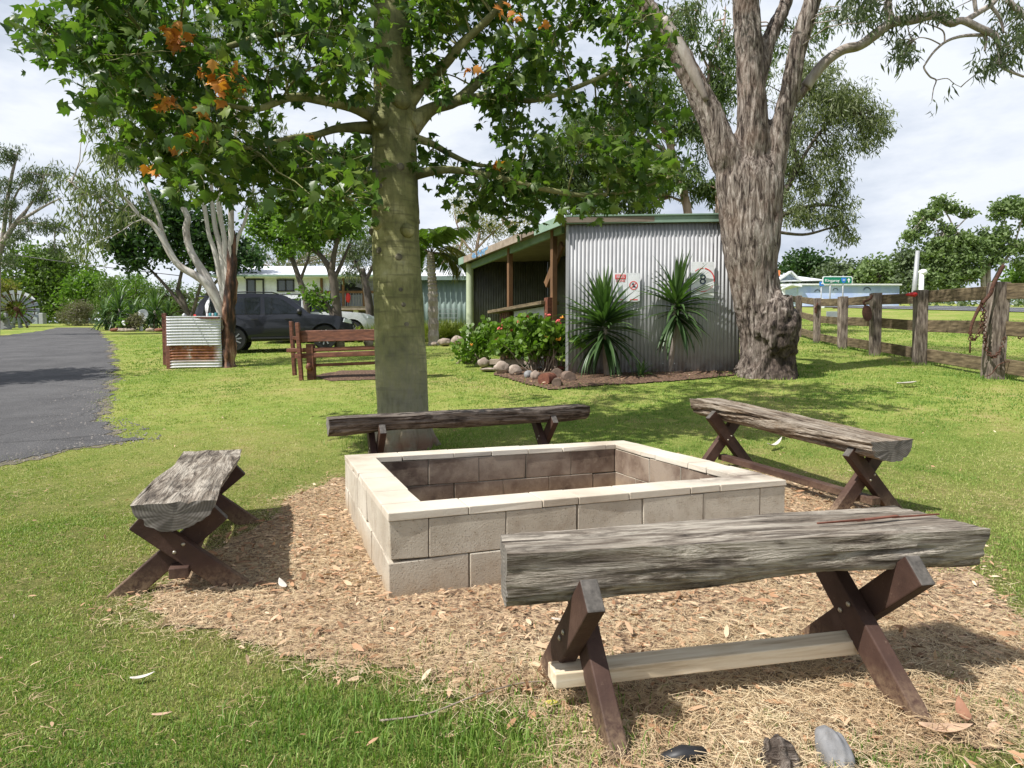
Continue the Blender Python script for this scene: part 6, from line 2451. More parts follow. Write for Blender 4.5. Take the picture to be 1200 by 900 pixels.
    b.build('post', M['white'], root, bev=.01)
    # leaning power pole and white pole
    for (nm, lab, a, b_, r_, mt, D5) in (('power_pole', 'tall leaning grey timber power pole across the highway', (1069.5, 352), (1075.5, 294), .22, 'greymetal', 60.0), ):
        p, q = W(a[0], a[1], D5), W(b_[0], b_[1], D5)
        m = MB()
        m.tube([(p.x, p.y, gz(p.x, p.y) - .3), q], [r_ * 1.15, r_ * .8], 10)
        o = m.build(nm, M[mt], None, smooth=True, loc=(p.x, p.y, gz(p.x, p.y)))
        tag(o, lab, 'pole')
    D5 = 58.0
    p, q = W(1079.5, 352, D5), W(1080, 321, D5)
    m = MB()
    m.tube([(p.x, p.y, gz(p.x, p.y) - .3), q, q + Vector((.0, 0, .0))], [.22, .2, .2], 10)
    m.blob(q + Vector((.12, 0, .15)), (.36, .3, .28), 2, 3, .2)
    o = m.build('white_bollard_pole', M['white'], None, smooth=True, loc=(p.x, p.y, gz(p.x, p.y)))
    tag(o, 'thick white pole with a rounded cap beside the leaning power pole', 'pole')
    # cable on the left
    p, q = W(-60, 287, 46), W(210, 323, 46)
    m = MB()
    P, S = resample([p, p.lerp(q, .5) - Vector((0, 0, .12)), q], [.03] * 3, 14)
    m.tube(P, S, 6)
    o = m.build('power_line', M['plastic'], None, smooth=True, loc=tuple(p))
    tag(o, 'thin dark overhead cable crossing the sky above the driveway', 'cable')
far_things()
# ------------------------------------------------------------------ trees and shrubs further off
def tree(name, label, cat, base, D, wood, clumps, mat, bark='darkbark', leaf=.2, per=60, rad=.5, mode='any', tmpl=OVAL, seed=1, group=None, spread=.6, trunkname='trunk', flat=.8, nt=1):
    """wood: list of (photo points, radii px); clumps: (px, py, rx, ry, n[, depth offset]) ellipses filled with leaf clusters"""
    root = thing(name, label, cat, base, 0, group)
    rp = np.random.default_rng(seed)
    k = mpp(D)
    tips = []
    for i, (pts, r) in enumerate(wood):
        b = MB()
        Q, S = px_tube(b, pts, [D + spread * .5 * math.sin(i * 2.4) * q / len(pts) for q in range(len(pts))], r, 8, .1, 1.5)
        b.build(trunkname if i < nt else 'branch', M[bark], root, smooth=True)
        tips += Q[len(Q) // 3:]
    C = []
    for c in clumps:
        px, py, rx, ry, n = c[:5]
        dd = c[5] if len(c) > 5 else 0
        for _ in range(n):
            a, q = rp.uniform(0, 2 * math.pi), math.sqrt(rp.random())
            x, y = px + math.cos(a) * q * rx, py + math.sin(a) * q * ry
            C.append((W(x, y, D + dd + rp.uniform(-1, 1) * spread * rx * k), rad * rp.uniform(.6, 1.3)))
    if tips and bark:
        E = np.array([tuple(t) for t in tips])
        tw = MB()
        for i, (c, r) in enumerate(C):
            if i % 2 and len(C) > 60:
                continue
            j = np.argmin(((E - np.array(tuple(c))) ** 2).sum(1))
            twig(tw, E[j], c, .02 + .0006 * D, .008, 4, .04, 4, i)
        stuff(tw.build('twigs', M[bark], root, smooth=True))
    V, F, r_ = drooping(C, leaf, lambda r: max(6, int(per * (r / rad) ** 1.6)), tmpl, flat, .5, mode, .3)
    keep = None
    npmesh('crown' if cat == 'tree' else 'foliage', V, F, M[mat], root, r_)
    return root

def gb(px, D):
    p = W(px, 400, D)
    return ground(p.x, D)

tree('gum_tree', 'tall thin gum with separate grey-green leaf clumps beside the driveway', 'tree', gb(-2, 30), 30,
     [([(-6, 400), (-4, 340), (-2, 300), (8, 278), (18, 262), (30, 248)], [5, 4, 3.5, 3, 2.5, 2]), ([(-3, 310), (3, 280), (8, 240), (14, 205), (20, 182)], [3, 2.4, 2, 1.6, 1]),
      ([(18, 262), (38, 250), (55, 240), (72, 232)], [2, 1.6, 1.2, .7]), ([(12, 272), (14, 240), (26, 215)], [2, 1.3, .8]), ([(30, 248), (45, 225), (52, 205)], [1.5, 1.2, .8]), ([(20, 262), (45, 262), (65, 268)], [1.5, 1.1, .6])],
     [(6, 182, 9, 8, 9), (20, 178, 5, 5, 3), (30, 207, 9, 7, 9), (56, 205, 15, 12, 12), (52, 224, 10, 8, 6), (12, 215, 12, 10, 8), (8, 245, 14, 12, 12), (46, 232, 8, 5, 5), (44, 262, 20, 6, 12), (62, 264, 12, 5, 6), (12, 275, 18, 9, 12), (66, 291, 9, 4, 5), (8, 300, 20, 12, 12)],
     'gumleaf', 'smoothbark', .20, 56, .38, 'droop', LANCE, 3, 'trees along the driveway')
tree('dense_tree', 'dense dark green tree behind the windmill wheel', 'tree', gb(40, 50), 50, [([(40, 395), (40, 350), (42, 325)], [4, 3, 2])],
     [(20, 325, 26, 22, 22), (55, 325, 22, 26, 26), (45, 352, 35, 22, 30), (35, 300, 22, 10, 12), (72, 308, 12, 14, 10), (70, 345, 14, 22, 12)], 'bushleaf', 'darkbark', .30, 70, 1.0, 'any', OVAL, 4, 'trees along the driveway')
tree('dense_tree', 'small dark tree peeping over the bushes at the far end of the driveway', 'tree', gb(74, 62), 62, [([(74, 385), (74, 350)], [2, 2])],
     [(74, 316, 8, 12, 8), (100, 325, 14, 8, 8), (60, 330, 14, 12, 8)], 'bushleaf', 'darkbark', .35, 60, 1.1, 'any', OVAL, 41, 'trees along the driveway')
tree('round_bush', 'bright green rounded bush at the far bend of the driveway', 'shrub', gb(102, 48), 48, [([(102, 392), (102, 355)], [2, 1.5])],
     [(104, 336, 24, 12, 26), (92, 350, 20, 14, 20), (108, 352, 18, 14, 18)], 'limeleaf', 'darkbark', .26, 60, .7, 'any', OVAL, 5, 'bushes round the driveway bend')
tree('grey_shrub', 'grey-brown twiggy shrub in front of the bright green bush at the driveway bend', 'shrub', gb(90, 43), 43, [([(90, 388), (90, 365)], [2, 1.5])],
     [(88, 366, 19, 10, 26), (90, 374, 17, 7, 16), (100, 360, 12, 7, 8)], 'greyleaf', 'darkbark', .18, 70, .5, 'any', LANCE, 6, 'bushes round the driveway bend')
tree('round_bush', 'yellow-green bush directly above the windmill wheel', 'shrub', gb(0, 41), 41, [([(2, 392), (2, 350)], [2, 2])],
     [(2, 345, 14, 15, 22), (-8, 362, 16, 14, 14)], 'yellowleaf', 'darkbark', .2, 70, .6, 'any', OVAL, 7, 'bushes round the driveway bend')
tree('weeping_shrub', 'pale green weeping shrub between the grey-brown shrub and the spiky yuccas', 'shrub', gb(126, 45), 45, [([(128, 390), (128, 350)], [2, 1.5])],
     [(128, 348, 18, 16, 26), (132, 335, 12, 10, 12)], 'bushleaf', 'darkbark', .3, 60, .6, 'droop', LANCE, 8, 'bushes round the driveway bend')
tree('weeping_shrub', 'pale green feathery shrub rising behind the spiky yuccas', 'shrub', gb(160, 43), 43, [([(160, 390), (160, 350)], [2, 1.5])],
     [(158, 338, 20, 13, 26), (150, 350, 18, 12, 16), (172, 350, 16, 12, 14)], 'limeleaf', 'darkbark', .3, 55, .6, 'droop', LANCE, 9, 'bushes round the driveway bend')
tree('weeping_shrub', 'green shrub between the spiky yuccas and the tin screen', 'shrub', gb(200, 41), 41, [([(200, 390), (200, 350)], [2, 1.5])],
     [(195, 345, 20, 16, 26), (222, 350, 18, 16, 20), (245, 355, 14, 16, 12)], 'bushleaf', 'darkbark', .26, 60, .6, 'any', LANCE, 10, 'bushes round the driveway bend')
tree('shade_tree', 'broad dark green shade tree behind the pale multi-stemmed gum', 'tree', gb(222, 33), 33,
     [([(228, 392), (218, 362), (208, 340)], [4, 3.2, 3]), ([(218, 364), (200, 342), (185, 325), (165, 305)], [2.5, 2, 1.6, 1]), ([(222, 380), (232, 345), (240, 315)], [2.5, 2, 1.2]), ([(226, 388), (240, 350), (262, 320), (282, 306)], [2.2, 2, 1.5, 1]), ([(208, 340), (215, 310), (222, 285)], [2.2, 1.6, 1])],
     [(150, 258, 18, 14, 14), (185, 248, 30, 18, 24), (225, 258, 30, 20, 24), (170, 285, 32, 14, 22), (215, 292, 34, 14, 22), (262, 285, 28, 16, 18), (140, 285, 14, 12, 9), (285, 303, 22, 9, 12), (155, 305, 20, 6, 8), (245, 308, 25, 8, 10), (250, 262, 20, 16, 10)],
     'darkleaf', 'darkbark', .26, 62, .72, 'any', OVAL, 11, 'trees round the white house')
tree('lime_tree', 'slender lime-green tree with a forked dark trunk, before the house deck', 'tree', gb(396, 20.5), 20.5,
     [([(398, 408), (396, 380), (394, 355), (391, 330), (386, 312)], [6.5, 5.5, 5, 5, 4.5]), ([(388, 318), (378, 302), (362, 288), (345, 275)], [4, 3, 2.2, 1.2]), ([(389, 316), (392, 295), (398, 275), (408, 255)], [4, 3, 2.2, 1.2]), ([(390, 330), (402, 305), (410, 285)], [3, 2, 1]), ([(392, 375), (380, 352), (366, 340)], [3, 2, 1])],
     [(345, 262, 24, 14, 16), (375, 262, 24, 16, 18), (400, 268, 22, 16, 16), (410, 250, 20, 14, 10), (355, 282, 16, 7, 8), (384, 245, 26, 12, 12), (366, 344, 7, 6, 4), (378, 354, 9, 5, 4)],
     'limeleaf', 'darkbark', .15, 60, .36, 'any', OVAL, 12, 'trees round the white house')
tree('lime_tree', 'lime-green tree with a thin dark stem, between the pale gum and the house windows', 'tree', gb(362, 24), 24,
     [([(362, 395), (358, 350), (350, 325), (342, 302), (335, 280)], [4, 3.6, 3.2, 2.8, 2]), ([(345, 310), (330, 285), (318, 268)], [2, 1.5, .8]), ([(352, 328), (362, 300), (364, 280)], [2, 1.5, .8])],
     [(318, 250, 18, 12, 14), (325, 272, 24, 12, 18), (305, 262, 12, 12, 10), (340, 290, 16, 8, 10), (345, 245, 20, 12, 10), (362, 285, 12, 8, 6), (365, 262, 14, 10, 8)],
     'limeleaf', 'darkbark', .16, 60, .40, 'any', OVAL, 13, 'trees round the white house')
tree('grey_tree', 'grey-green tree with rough dark trunk, beside the house deck', 'tree', gb(433, 27), 27,
     [([(436, 398), (434, 370), (430, 340), (424, 315)], [5.5, 5, 4.5, 3.5]), ([(426, 325), (415, 305), (408, 290)], [2.5, 1.8, 1]), ([(428, 330), (440, 305), (446, 285)], [2.5, 1.8, 1])],
     [(420, 300, 18, 10, 16), (412, 318, 9, 8, 6), (438, 290, 16, 12, 12), (425, 280, 18, 10, 10)], 'gumleaf', 'darkbark', .18, 60, .45, 'droop', LANCE, 14, 'trees round the white house')
tree('gum_tree', 'pale grey-green gums showing above the roof of the white house', 'tree', gb(330, 50), 50, [([(330, 380), (330, 320)], [3, 2])],
     [(300, 300, 20, 14, 14), (335, 298, 25, 16, 18), (370, 300, 22, 14, 12), (420, 285, 35, 22, 20), (460, 290, 20, 20, 12), (270, 300, 15, 10, 8)], 'palegumleaf', 'smoothbark', .34, 55, 1.0, 'droop', LANCE, 15, 'trees round the white house')
tree('wattle_tree', 'yellow-green feathery tree behind the green shed', 'tree', gb(565, 34), 34,
     [([(560, 395), (562, 330), (558, 300), (562, 272)], [3, 2.6, 2.2, 1.5]), ([(506, 315), (525, 304), (537, 295), (542, 280)], [1.6, 1.8, 1.6, 1]), ([(558, 300), (545, 285), (535, 262)], [1.6, 1.2, .7]), ([(560, 290), (575, 275), (590, 262)], [1.5, 1, .6])],
     [(552, 256, 24, 12, 18), (572, 272, 20, 12, 14), (538, 278, 14, 12, 8), (590, 258, 22, 14, 14), (560, 240, 30, 12, 14), (612, 270, 16, 14, 10), (545, 298, 12, 8, 5)], 'yellowleaf', 'pinkbark', .2, 55, .5, 'droop', LANCE, 16)
tree('gum_tree', 'gum with pink forked branches rising behind the tin shed', 'tree', gb(809, 20), 20,
     [([(812, 380), (810, 290), (806, 248), (800, 222), (793, 196), (788, 182)], [7, 6, 5, 5, 5, 4.5]), ([(789, 184), (782, 160), (772, 142), (758, 122), (742, 104), (728, 92), (714, 80)], [4.5, 4, 3.4, 3, 2.6, 2.2, 1.5]), ([(779, 152), (769, 145), (752, 132), (735, 118)], [2.6, 2, 1.6, 1]),
      ([(776, 150), (766, 128), (764, 108), (763, 94)], [3.2, 3, 2.8, 2.2]), ([(778, 176), (765, 168), (750, 163), (735, 160), (720, 152)], [2.6, 2.4, 2.2, 1.8, 1]), ([(790, 172), (782, 156), (771, 130)], [2.5, 2, 1.2]), ([(800, 236), (792, 233), (785, 230)], [1.8, 1.4, .8]),
      ([(843, 300), (842, 250), (842, 222)], [4, 4, 3]), ([(832, 118), (831, 80), (838, 58), (848, 32), (850, 8)], [2.6, 2, 1.6, 1.2, .7]), ([(832, 84), (822, 62), (815, 35), (816, 8)], [1.6, 1.2, .9, .6]), ([(838, 58), (846, 45), (862, 30)], [1, .8, .5])],
     [(722, 190, 34, 24, 30), (760, 205, 30, 26, 26), (700, 150, 30, 28, 22), (772, 110, 24, 26, 16), (815, 150, 20, 26, 16), (835, 100, 18, 34, 14), (812, 30, 24, 22, 10), (740, 235, 30, 14, 14), (680, 210, 28, 26, 20), (650, 195, 26, 34, 22), (812, 215, 18, 20, 8), (845, 215, 10, 24, 8), (700, 240, 24, 12, 8), (615, 225, 18, 22, 10), (735, 140, 24, 16, 10), (850, 60, 20, 24, 8), (950, 30, 20, 16, 4), (905, 60, 12, 24, 4)],
     'midgum', 'pinkbark', .22, 135, .48, 'droop', LANCE, 17, spread=.9, nt=1)
tree('gum_tree', 'spreading gum with olive foliage behind the massive trunk', 'tree', gb(890, 25), 25,
     [([(884, 400), (886, 330), (895, 280), (915, 235), (935, 195)], [7, 6, 5, 4, 3]), ([(905, 258), (935, 245), (965, 240), (990, 245)], [3, 2.4, 1.8, 1]), ([(925, 215), (950, 170), (975, 140), (1000, 125)], [2.5, 2, 1.5, .8]), ([(935, 195), (930, 150), (950, 110)], [2.4, 1.8, 1]), ([(900, 270), (940, 275), (970, 268), (990, 262)], [2, 1.6, 1.2, .7])],
     [(952, 88, 26, 14, 20), (985, 112, 28, 18, 26), (1010, 140, 26, 14, 20), (960, 125, 34, 20, 28), (1000, 165, 26, 10, 12), (935, 160, 26, 24, 20), (968, 185, 28, 14, 14), (930, 210, 26, 24, 22), (965, 218, 26, 14, 16), (985, 245, 12, 16, 10), (952, 250, 22, 12, 10), (988, 275, 11, 10, 6), (925, 245, 20, 14, 8), (1030, 150, 12, 8, 5), (895, 100, 8, 26, 5)],
     'palegumleaf', 'darkbark', .22, 84, .50, 'droop', LANCE, 18, spread=.9)
tree('roadside_tree', 'large spreading roadside tree with flat-topped upper boughs, beyond the highway', 'tree', gb(1150, 62), 62,
     [([(1153, 352), (1152, 325), (1150, 300), (1135, 285)], [3, 2.6, 2, 1.5]), ([(1159, 352), (1158, 320), (1160, 300)], [3, 2.5, 1.6]), ([(1146, 300), (1125, 275), (1105, 262), (1085, 252)], [1.4, 1.2, .9, .6]), ([(1120, 272), (1112, 255), (1104, 243)], [1, .8, .5]), ([(1118, 270), (1130, 258), (1136, 250)], [.9, .7, .4]),
      ([(1164, 330), (1176, 308), (1190, 290), (1204, 280)], [1.8, 1.6, 1.2, .8]), ([(1184, 296), (1180, 270), (1176, 255)], [1.1, .9, .6]), ([(1188, 290), (1196, 262), (1200, 250)], [1, .8, .5])],
     [(1104, 238, 9, 3.5, 8), (1086, 250, 9, 4, 8), (1075, 260, 5, 3.5, 4), (1118, 247, 6, 4, 5), (1133, 250, 6, 3, 4), (1068, 278, 9, 4, 8), (1085, 270, 6, 3, 3), (1110, 268, 10, 4, 5), (1120, 285, 18, 10, 26), (1100, 300, 18, 18, 36), (1128, 305, 24, 24, 56), (1150, 282, 18, 14, 26), (1165, 296, 12, 14, 14), (1090, 325, 14, 12, 20), (1115, 328, 22, 10, 30),
      (1172, 244, 10, 6, 8), (1190, 240, 14, 7, 12), (1200, 255, 12, 10, 8), (1168, 252, 6, 4, 3), (1190, 290, 14, 8, 10), (1175, 275, 8, 8, 5), (1196, 312, 12, 8, 8)],
     'farleaf', 'smoothbark', .36, 70, .68, 'any', OVAL, 19, 'trees beyond the highway')
tree('roadside_tree', 'low bright green tree beyond the highway behind the leaning fence post', 'tree', gb(1200, 66), 66, [([(1205, 355), (1205, 335)], [2, 2])], [(1200, 325, 22, 12, 20), (1190, 336, 18, 8, 12)], 'limeleaf', 'darkbark', .4, 55, 1.0, 'any', OVAL, 20, 'trees beyond the highway')
tree('hill_tree', 'dark rounded tree just behind the pale blue house across the highway', 'tree', gb(948, 100), 100, [([(948, 350), (948, 325)], [2, 2])], [(945, 308, 22, 12, 26), (930, 318, 18, 10, 14), (962, 318, 22, 12, 20)], 'darkleaf', 'darkbark', .6, 60, 1.7, 'any', OVAL, 21, 'trees beyond the highway')
tree('hill_tree', 'olive green tree behind the green direction sign', 'tree', gb(990, 96), 96, [([(990, 350), (990, 328)], [2, 2])], [(985, 322, 24, 12, 26), (1008, 325, 18, 12, 20)], 'hillleaf', 'darkbark', .6, 60, 1.6, 'any', OVAL, 22, 'trees beyond the highway')
tree('hill_tree', 'lighter green tree between the direction sign and the leaning power pole', 'tree', gb(1030, 92), 92, [([(1030, 350), (1030, 328)], [2, 2])], [(1030, 320, 22, 14, 28), (1052, 326, 18, 12, 20), (1062, 312, 12, 10, 10)], 'farleaf', 'darkbark', .55, 60, 1.5, 'any', OVAL, 23, 'trees beyond the highway')
tree('hill_tree', 'tree behind the leaning power pole', 'tree', gb(1075, 88), 88, [([(1075, 350), (1075, 320)], [2, 2])], [(1078, 318, 20, 16, 24), (1068, 300, 10, 6, 8), (1072, 332, 20, 8, 12)], 'hillleaf', 'darkbark', .55, 60, 1.5, 'any', OVAL, 24, 'trees beyond the highway')

# wooded rise and far scrub that read as one mass each
def hill():
    V, F = [], []
    xs = np.linspace(20, 330, 60)
    ys = np.linspace(125, 330, 30)
    for y in ys:
        for x in xs:
            t = (y - 125) / 205
            a = (x - 20) / 310
            h = 13 * math.sin(min(1, t * 2.2) * math.pi / 2) * (0.35 + .65 * min(1, (x - 20) / 45)) * (1 - .5 * a)
            V.append((x, y, gz(x, y) - 2 + h + 1.6 * noise.noise(Vector((x * .02, y * .02, 0)))))
    nx = len(xs)
    for j in range(len(ys) - 1):
        for i in range(nx - 1):
            F.append((j * nx + i, j * nx + i + 1, (j + 1) * nx + i + 1, (j + 1) * nx + i))
    structure(npmesh('hill', V, F, M['lawn'], smooth=True))
    rp = np.random.default_rng(31)
    C = []
    V = np.array(V)
    for _ in range(520):
        p = V[rp.integers(len(V))] + np.array([rp.normal() * 3, rp.normal() * 3, 1.2 + rp.random() * 2.2])
        if p[1] < 250:
            C.append((p, rp.uniform(1.8, 3.6)))
    V_, F_, r_ = drooping(C, .95, lambda r: int(46 * (r / 2.5)), OVAL, .8, .5, 'any', .5)
    o = npmesh('hill_wood', V_, F_, M['hillleaf'], None, r_)
    stuff(o, 'grey-green wooded rise closing the view beyond the highway')
    C = []
    for _ in range(420):
        x = rp.uniform(-160, 25)
        y = rp.uniform(75, 120)
        C.append((np.array([x, y, gz(x, y) + rp.uniform(.5, 5.5) * (1.0 if x < -35 else .8)]), rp.uniform(1.5, 3.0)))
    V_, F_, r_ = drooping(C, .85, lambda r: int(44 * (r / 2.2)), OVAL, .8, .5, 'any', .5)
    o = npmesh('far_scrub', V_, F_, M['hillleaf'], None, r_)
    stuff(o, 'far scrub behind the house and driveway reading as one mass')
hill()

# palm
def palm():
    D = 21.5
    base = gb(507, D)
    root = thing('palm_tree', 'slim palm with scaly grey trunk and one yellowing frond, before the green shed', 'tree', base)
    b = MB()
    P = [Vector((W(508, 380, D).x, D, base.z - .1)), W(507.5, 350, D), W(506, 325, D), W(505, 305, D), W(505, 296, D)]
    Q, S = resample(P, [6.4 * mpp(D), 5.6 * mpp(D), 5.0 * mpp(D), 4.6 * mpp(D), 3.5 * mpp(D)], 40)
    S = [s * (1.12 if i % 2 else .92) for i, s in enumerate(S)]
    b.tube(Q, S, 10, True, 0, .12, 5)
    b.build('trunk', M['smoothbark'], root, smooth=False)
    top = W(505, 298, D)
    def frond(az, el, L, droop, mat, seed):
        rp = np.random.default_rng(seed)
        parts = []
        rib = MB()
        P = []
        h = Vector((math.cos(az), math.sin(az), 0))
        for i in range(9):
            s = i / 8
            e = el - droop * s
            P.append((P[-1] if P else top) + (h * math.cos(e) + Vector((0, 0, math.sin(e)))) * (L / 8 if i else 0))
        rib.tube(P, [.022 - .018 * i / 8 for i in range(9)], 5)
        c, dirs = [], []
        V, F = [], []
        side = Vector((-h.y, h.x, 0))
        Q, _ = resample(P, [1] * 9, 46)
        for i, q in enumerate(Q[6:]):
            s = i / 40
            ln = .55 * math.sin(math.pi * (.15 + .8 * s)) + .06
            t = (Q[min(i + 7, 45)] - Q[i + 5]).normalized()
            for sg in (-1, 1):
                d = (side * sg * .8 + t * .55 + Vector((0, 0, -.35 + rp.normal() * .12))).normalized()
                b0 = len(V)
                m = q + d * ln * .5
                V.extend([tuple(q), tuple(m + t * .016), tuple(q + d * ln + Vector((0, 0, -ln * .3))), tuple(m - t * .016)])
                F.append((b0, b0 + 1, b0 + 2))
                F.append((b0, b0 + 2, b0 + 3))
        o = npmesh('frond', V, F, M[mat], root, rp.random(len(F)))
        r_ = rib.build('rib', M['darkbark'], o, smooth=True)
        return o
    for i in range(13):
        frond(i * 2.399, .35 + .9 * ((i * 5) % 13) / 13, 2.0, 1.4, 'bushleaf', 50 + i)
    frond(-.6, .75, 2.0, 1.9, 'yellowleaf', 70)
    frond(-.3, .55, 1.5, 2.4, 'yellowleaf', 71)
    o = root
palm()

# spiky yuccas by the driveway
def roadside_yucca(label, px, py, D, L, n, seed):
    base = gb(px, D)
    root = thing('spiky_yucca', label, 'plant', base, 0, 'yuccas by the driveway bend')
    b = MB()
    hd = W(px, py, D)
    b.tube([base, base.lerp(hd, .5), hd], [.1, .09, .08], 8)
    b.build('stem', M['smoothbark'], root, smooth=True)
    pp = []
    spiky(pp, hd, n, L, .11, -45, 88, .4, .5, seed)
    spiky(pp, hd + Vector((-.7, -.2, -.35)), n // 2, L * .85, .10, -45, 85, .4, .4, seed + 1)
    spiky(pp, hd + Vector((.7, .1, -.3)), n // 2, L * .85, .10, -45, 85, .4, .4, seed + 2)
    V, F, r = merge(pp)
    npmesh('leaves', V, F, M['yucca'], root, r)
roadside_yucca('tall spiky yucca nearest the driveway bend', 139, 362, 36, 1.5, 90, 80)
roadside_yucca('spiky yucca directly behind the white dish post', 182, 364, 36, 1.4, 90, 84)
def fillspiky():
    base = gb(160, 37.5)
    root = thing('spiky_yucca', 'dark spiky clump filling the gap between the two driveway yuccas', 'plant', base)
    pp = []
    for dx in (-1.0, 0, 1.0):
        spiky(pp, base + Vector((dx, 0, .7)), 50, 1.2, .1, -20, 85, .4, .3, 90 + int(dx))
    V, F, r = merge(pp)
    npmesh('leaves', V, F, M['yucca'], root, r)
fillspiky()
# small dish on a post
D = 35.0
q = gb(167, D)
root = thing('small_dish', 'round white dish on a short thick white post in front of the driveway yuccas', 'satellite dish', q)
c = W(167.5, 368, D)
b = MB()
b.lathe([(.001, -.05), (.2, -.035), (.27, 0), (.255, .005), (.18, -.02), (.001, -.03)], 20, Matrix.Translation(c) @ Matrix.Rotation(R(80), 4, 'X') @ Matrix.Rotation(R(15), 4, 'Y'))
b.build('dish', M['greypaint'], root, smooth=True)
b = MB()
b.tube([q - Vector((0, .12, .1)), Vector((q.x, q.y - .12, c.z + .1))], [.10, .09], 10)
b.beam(Vector((q.x + .1, q.y - .12, q.z + .5)), Vector((q.x + .28, q.y - .12, q.z + .75)), .1, .14)
b.build('post', M['white'], root, smooth=True, angle=40)
# edging stones and small plants by the yuccas
rr = random.Random(12)
for i, (px, lab) in enumerate(((136, 'flat pinkish stone at the driveway end of the yucca bed'), (144, 'pale pink stone under the tall yucca with white blooms'), (152, 'low brown stone between the pink one and the small brown shrub'), (176, 'low stone at the foot of the white dish post'), (187, 'broken brick-red stone nearest the tin screen in the yucca bed'))):
    p = W(px, 388, 34.2)
    b = MB()
    b.blob((p.x, p.y, gz(p.x, p.y) + .08), (.24 + rr.random() * .1, .2, .12), i + 30, 3, .3)
    o = b.build('edging_stone', M['redlog' if i in (0, 4) else 'stone'], None, smooth=True, loc=(p.x, p.y, gz(p.x, p.y)))
    tag(o, lab, 'stone', 'edging stones by the driveway yuccas')
tree('brown_shrub', 'small brownish shrub between the white blooms and the white dish post', 'shrub', gb(158, 34.6), 34.6, [([(158, 389), (158, 380)], [.8, .6])], [(157, 378, 7, 6, 14), (160, 373, 5, 3, 6)], 'greyleaf', 'darkbark', .12, 60, .24, 'any', OVAL, 95)
tree('white_flower', 'low green plant dotted with white blooms under the tall yucca', 'plant', gb(144, 34.4), 34.4, [([(144, 389), (144, 382)], [.5, .4])], [(145, 380, 4, 5, 8)], 'limeleaf', 'darkbark', .12, 50, .2, 'any', OVAL, 96)
b = MB()
for i in range(5):
    b.blob(W(142 + rr.random() * 5, 376 + rr.random() * 7, 34.0), .06, i, 1, .2)
o = b.build('bloom', M['white'], bpy.data.objects['white_flower'], smooth=True)

# windmill wheel leaning at the left
def windmill():
    D = 39.0
    c = W(19, 362, D)
    base = ground(c.x, D)
    root = thing('windmill_wheel', 'old rusty windmill fan wheel standing on the grass by the driveway', 'windmill wheel', base)
    Rr = 22 * mpp(D)
    c = Vector((c.x, D, base.z + Rr * 1.0))
    Mx = Matrix.Translation(c) @ Matrix.Rotation(R(35), 4, 'Z') @ Matrix.Rotation(R(90), 4, 'X')
    b = MB()
    for i in range(18):
        a = 2 * math.pi * i / 18
        a2 = a + .105
        a1 = a - .105
        pts = [Vector((Rr * .42 * math.cos(a1), Rr * .42 * math.sin(a1), .05)), Vector((Rr * math.cos(a1 * 1.0), Rr * math.sin(a1), .10)), Vector((Rr * math.cos(a2), Rr * math.sin(a2), -.10)), Vector((Rr * .42 * math.cos(a2), Rr * .42 * math.sin(a2), -.05))]
        b.prism([Mx @ p for p in pts], (Mx.to_3x3() @ Vector((0, 0, .012))))
    b.build('blades', M['greypaint'], root)
    b = MB()
    for rr_ in (.45, .8):
        torus(b, c, Rr * rr_, .025, Mx.to_3x3() @ Vector((0, 0, 1)), 36, 6)
    for i in range(6):
        a = 2 * math.pi * i / 6
        b.beam(Mx @ Vector((.05 * math.cos(a), .05 * math.sin(a), .03)), Mx @ Vector((Rr * .85 * math.cos(a), Rr * .85 * math.sin(a), .03)), .04, .03)
    b.lathe([(.02, -.25), (.14, -.22), (.14, .12), (.05, .16)], 14, Mx)
    b.build('rings_and_hub', M['rust'], root, smooth=True, angle=40)
    b = MB()
    for s in (-1, 1):
        b.beam((c.x + s * .5, D + .25, base.z - .05), (c.x, D + .2, c.z), .08, .08)
    b.build('stand', M['rust'], root)
windmill()
q = gb(4, 37)
root = thing('grey_slab', 'grey slab leaning beside the windmill wheel with a blue-green succulent above', 'slab', q)
b = MB()
b.prism([q + Vector((-.6, 0, -.05)), q + Vector((.45, 0, -.05)), q + Vector((.1, .1, .95)), q + Vector((-.5, .1, 1.0))], (0, .15, 0))
b.build('slab', M['greystone'], root, bev=.03)
q2 = W(1, 374, 36.8)
root = thing('agave', 'blue-green agave rosette on the grey slab', 'plant', ground(q2.x, 36.8))
pp = []
spiky(pp, q2, 34, .6, .12, 0, 80, .3, .1, 99)
V, F, r_ = merge(pp)
npmesh('leaves', V, F, M['gumleaf'], root, r_)
# gate posts under the dark tree
for px, w_, h_, mt, lab in ((41.5, .42, .85, 'greypaint', 'dull grey upright panel under the dark tree beyond the windmill wheel'), (48.5, .34, .8, 'greymetal', 'paler blue-grey upright box beside the dull panel under the dark tree')):
    q = gb(px, 47)
    b = MB()
    b.prism([q + Vector((-w_ / 2, 0, -.1)), q + Vector((w_ / 2, 0, -.1)), q + Vector((w_ / 2 * .9, 0, h_)), q + Vector((-w_ / 2 * .9, 0, h_ * .94))], (0, .4, 0))
    o = b.build('utility_box', M[mt], None, bev=.03, loc=tuple(q))
    tag(o, lab, 'box')

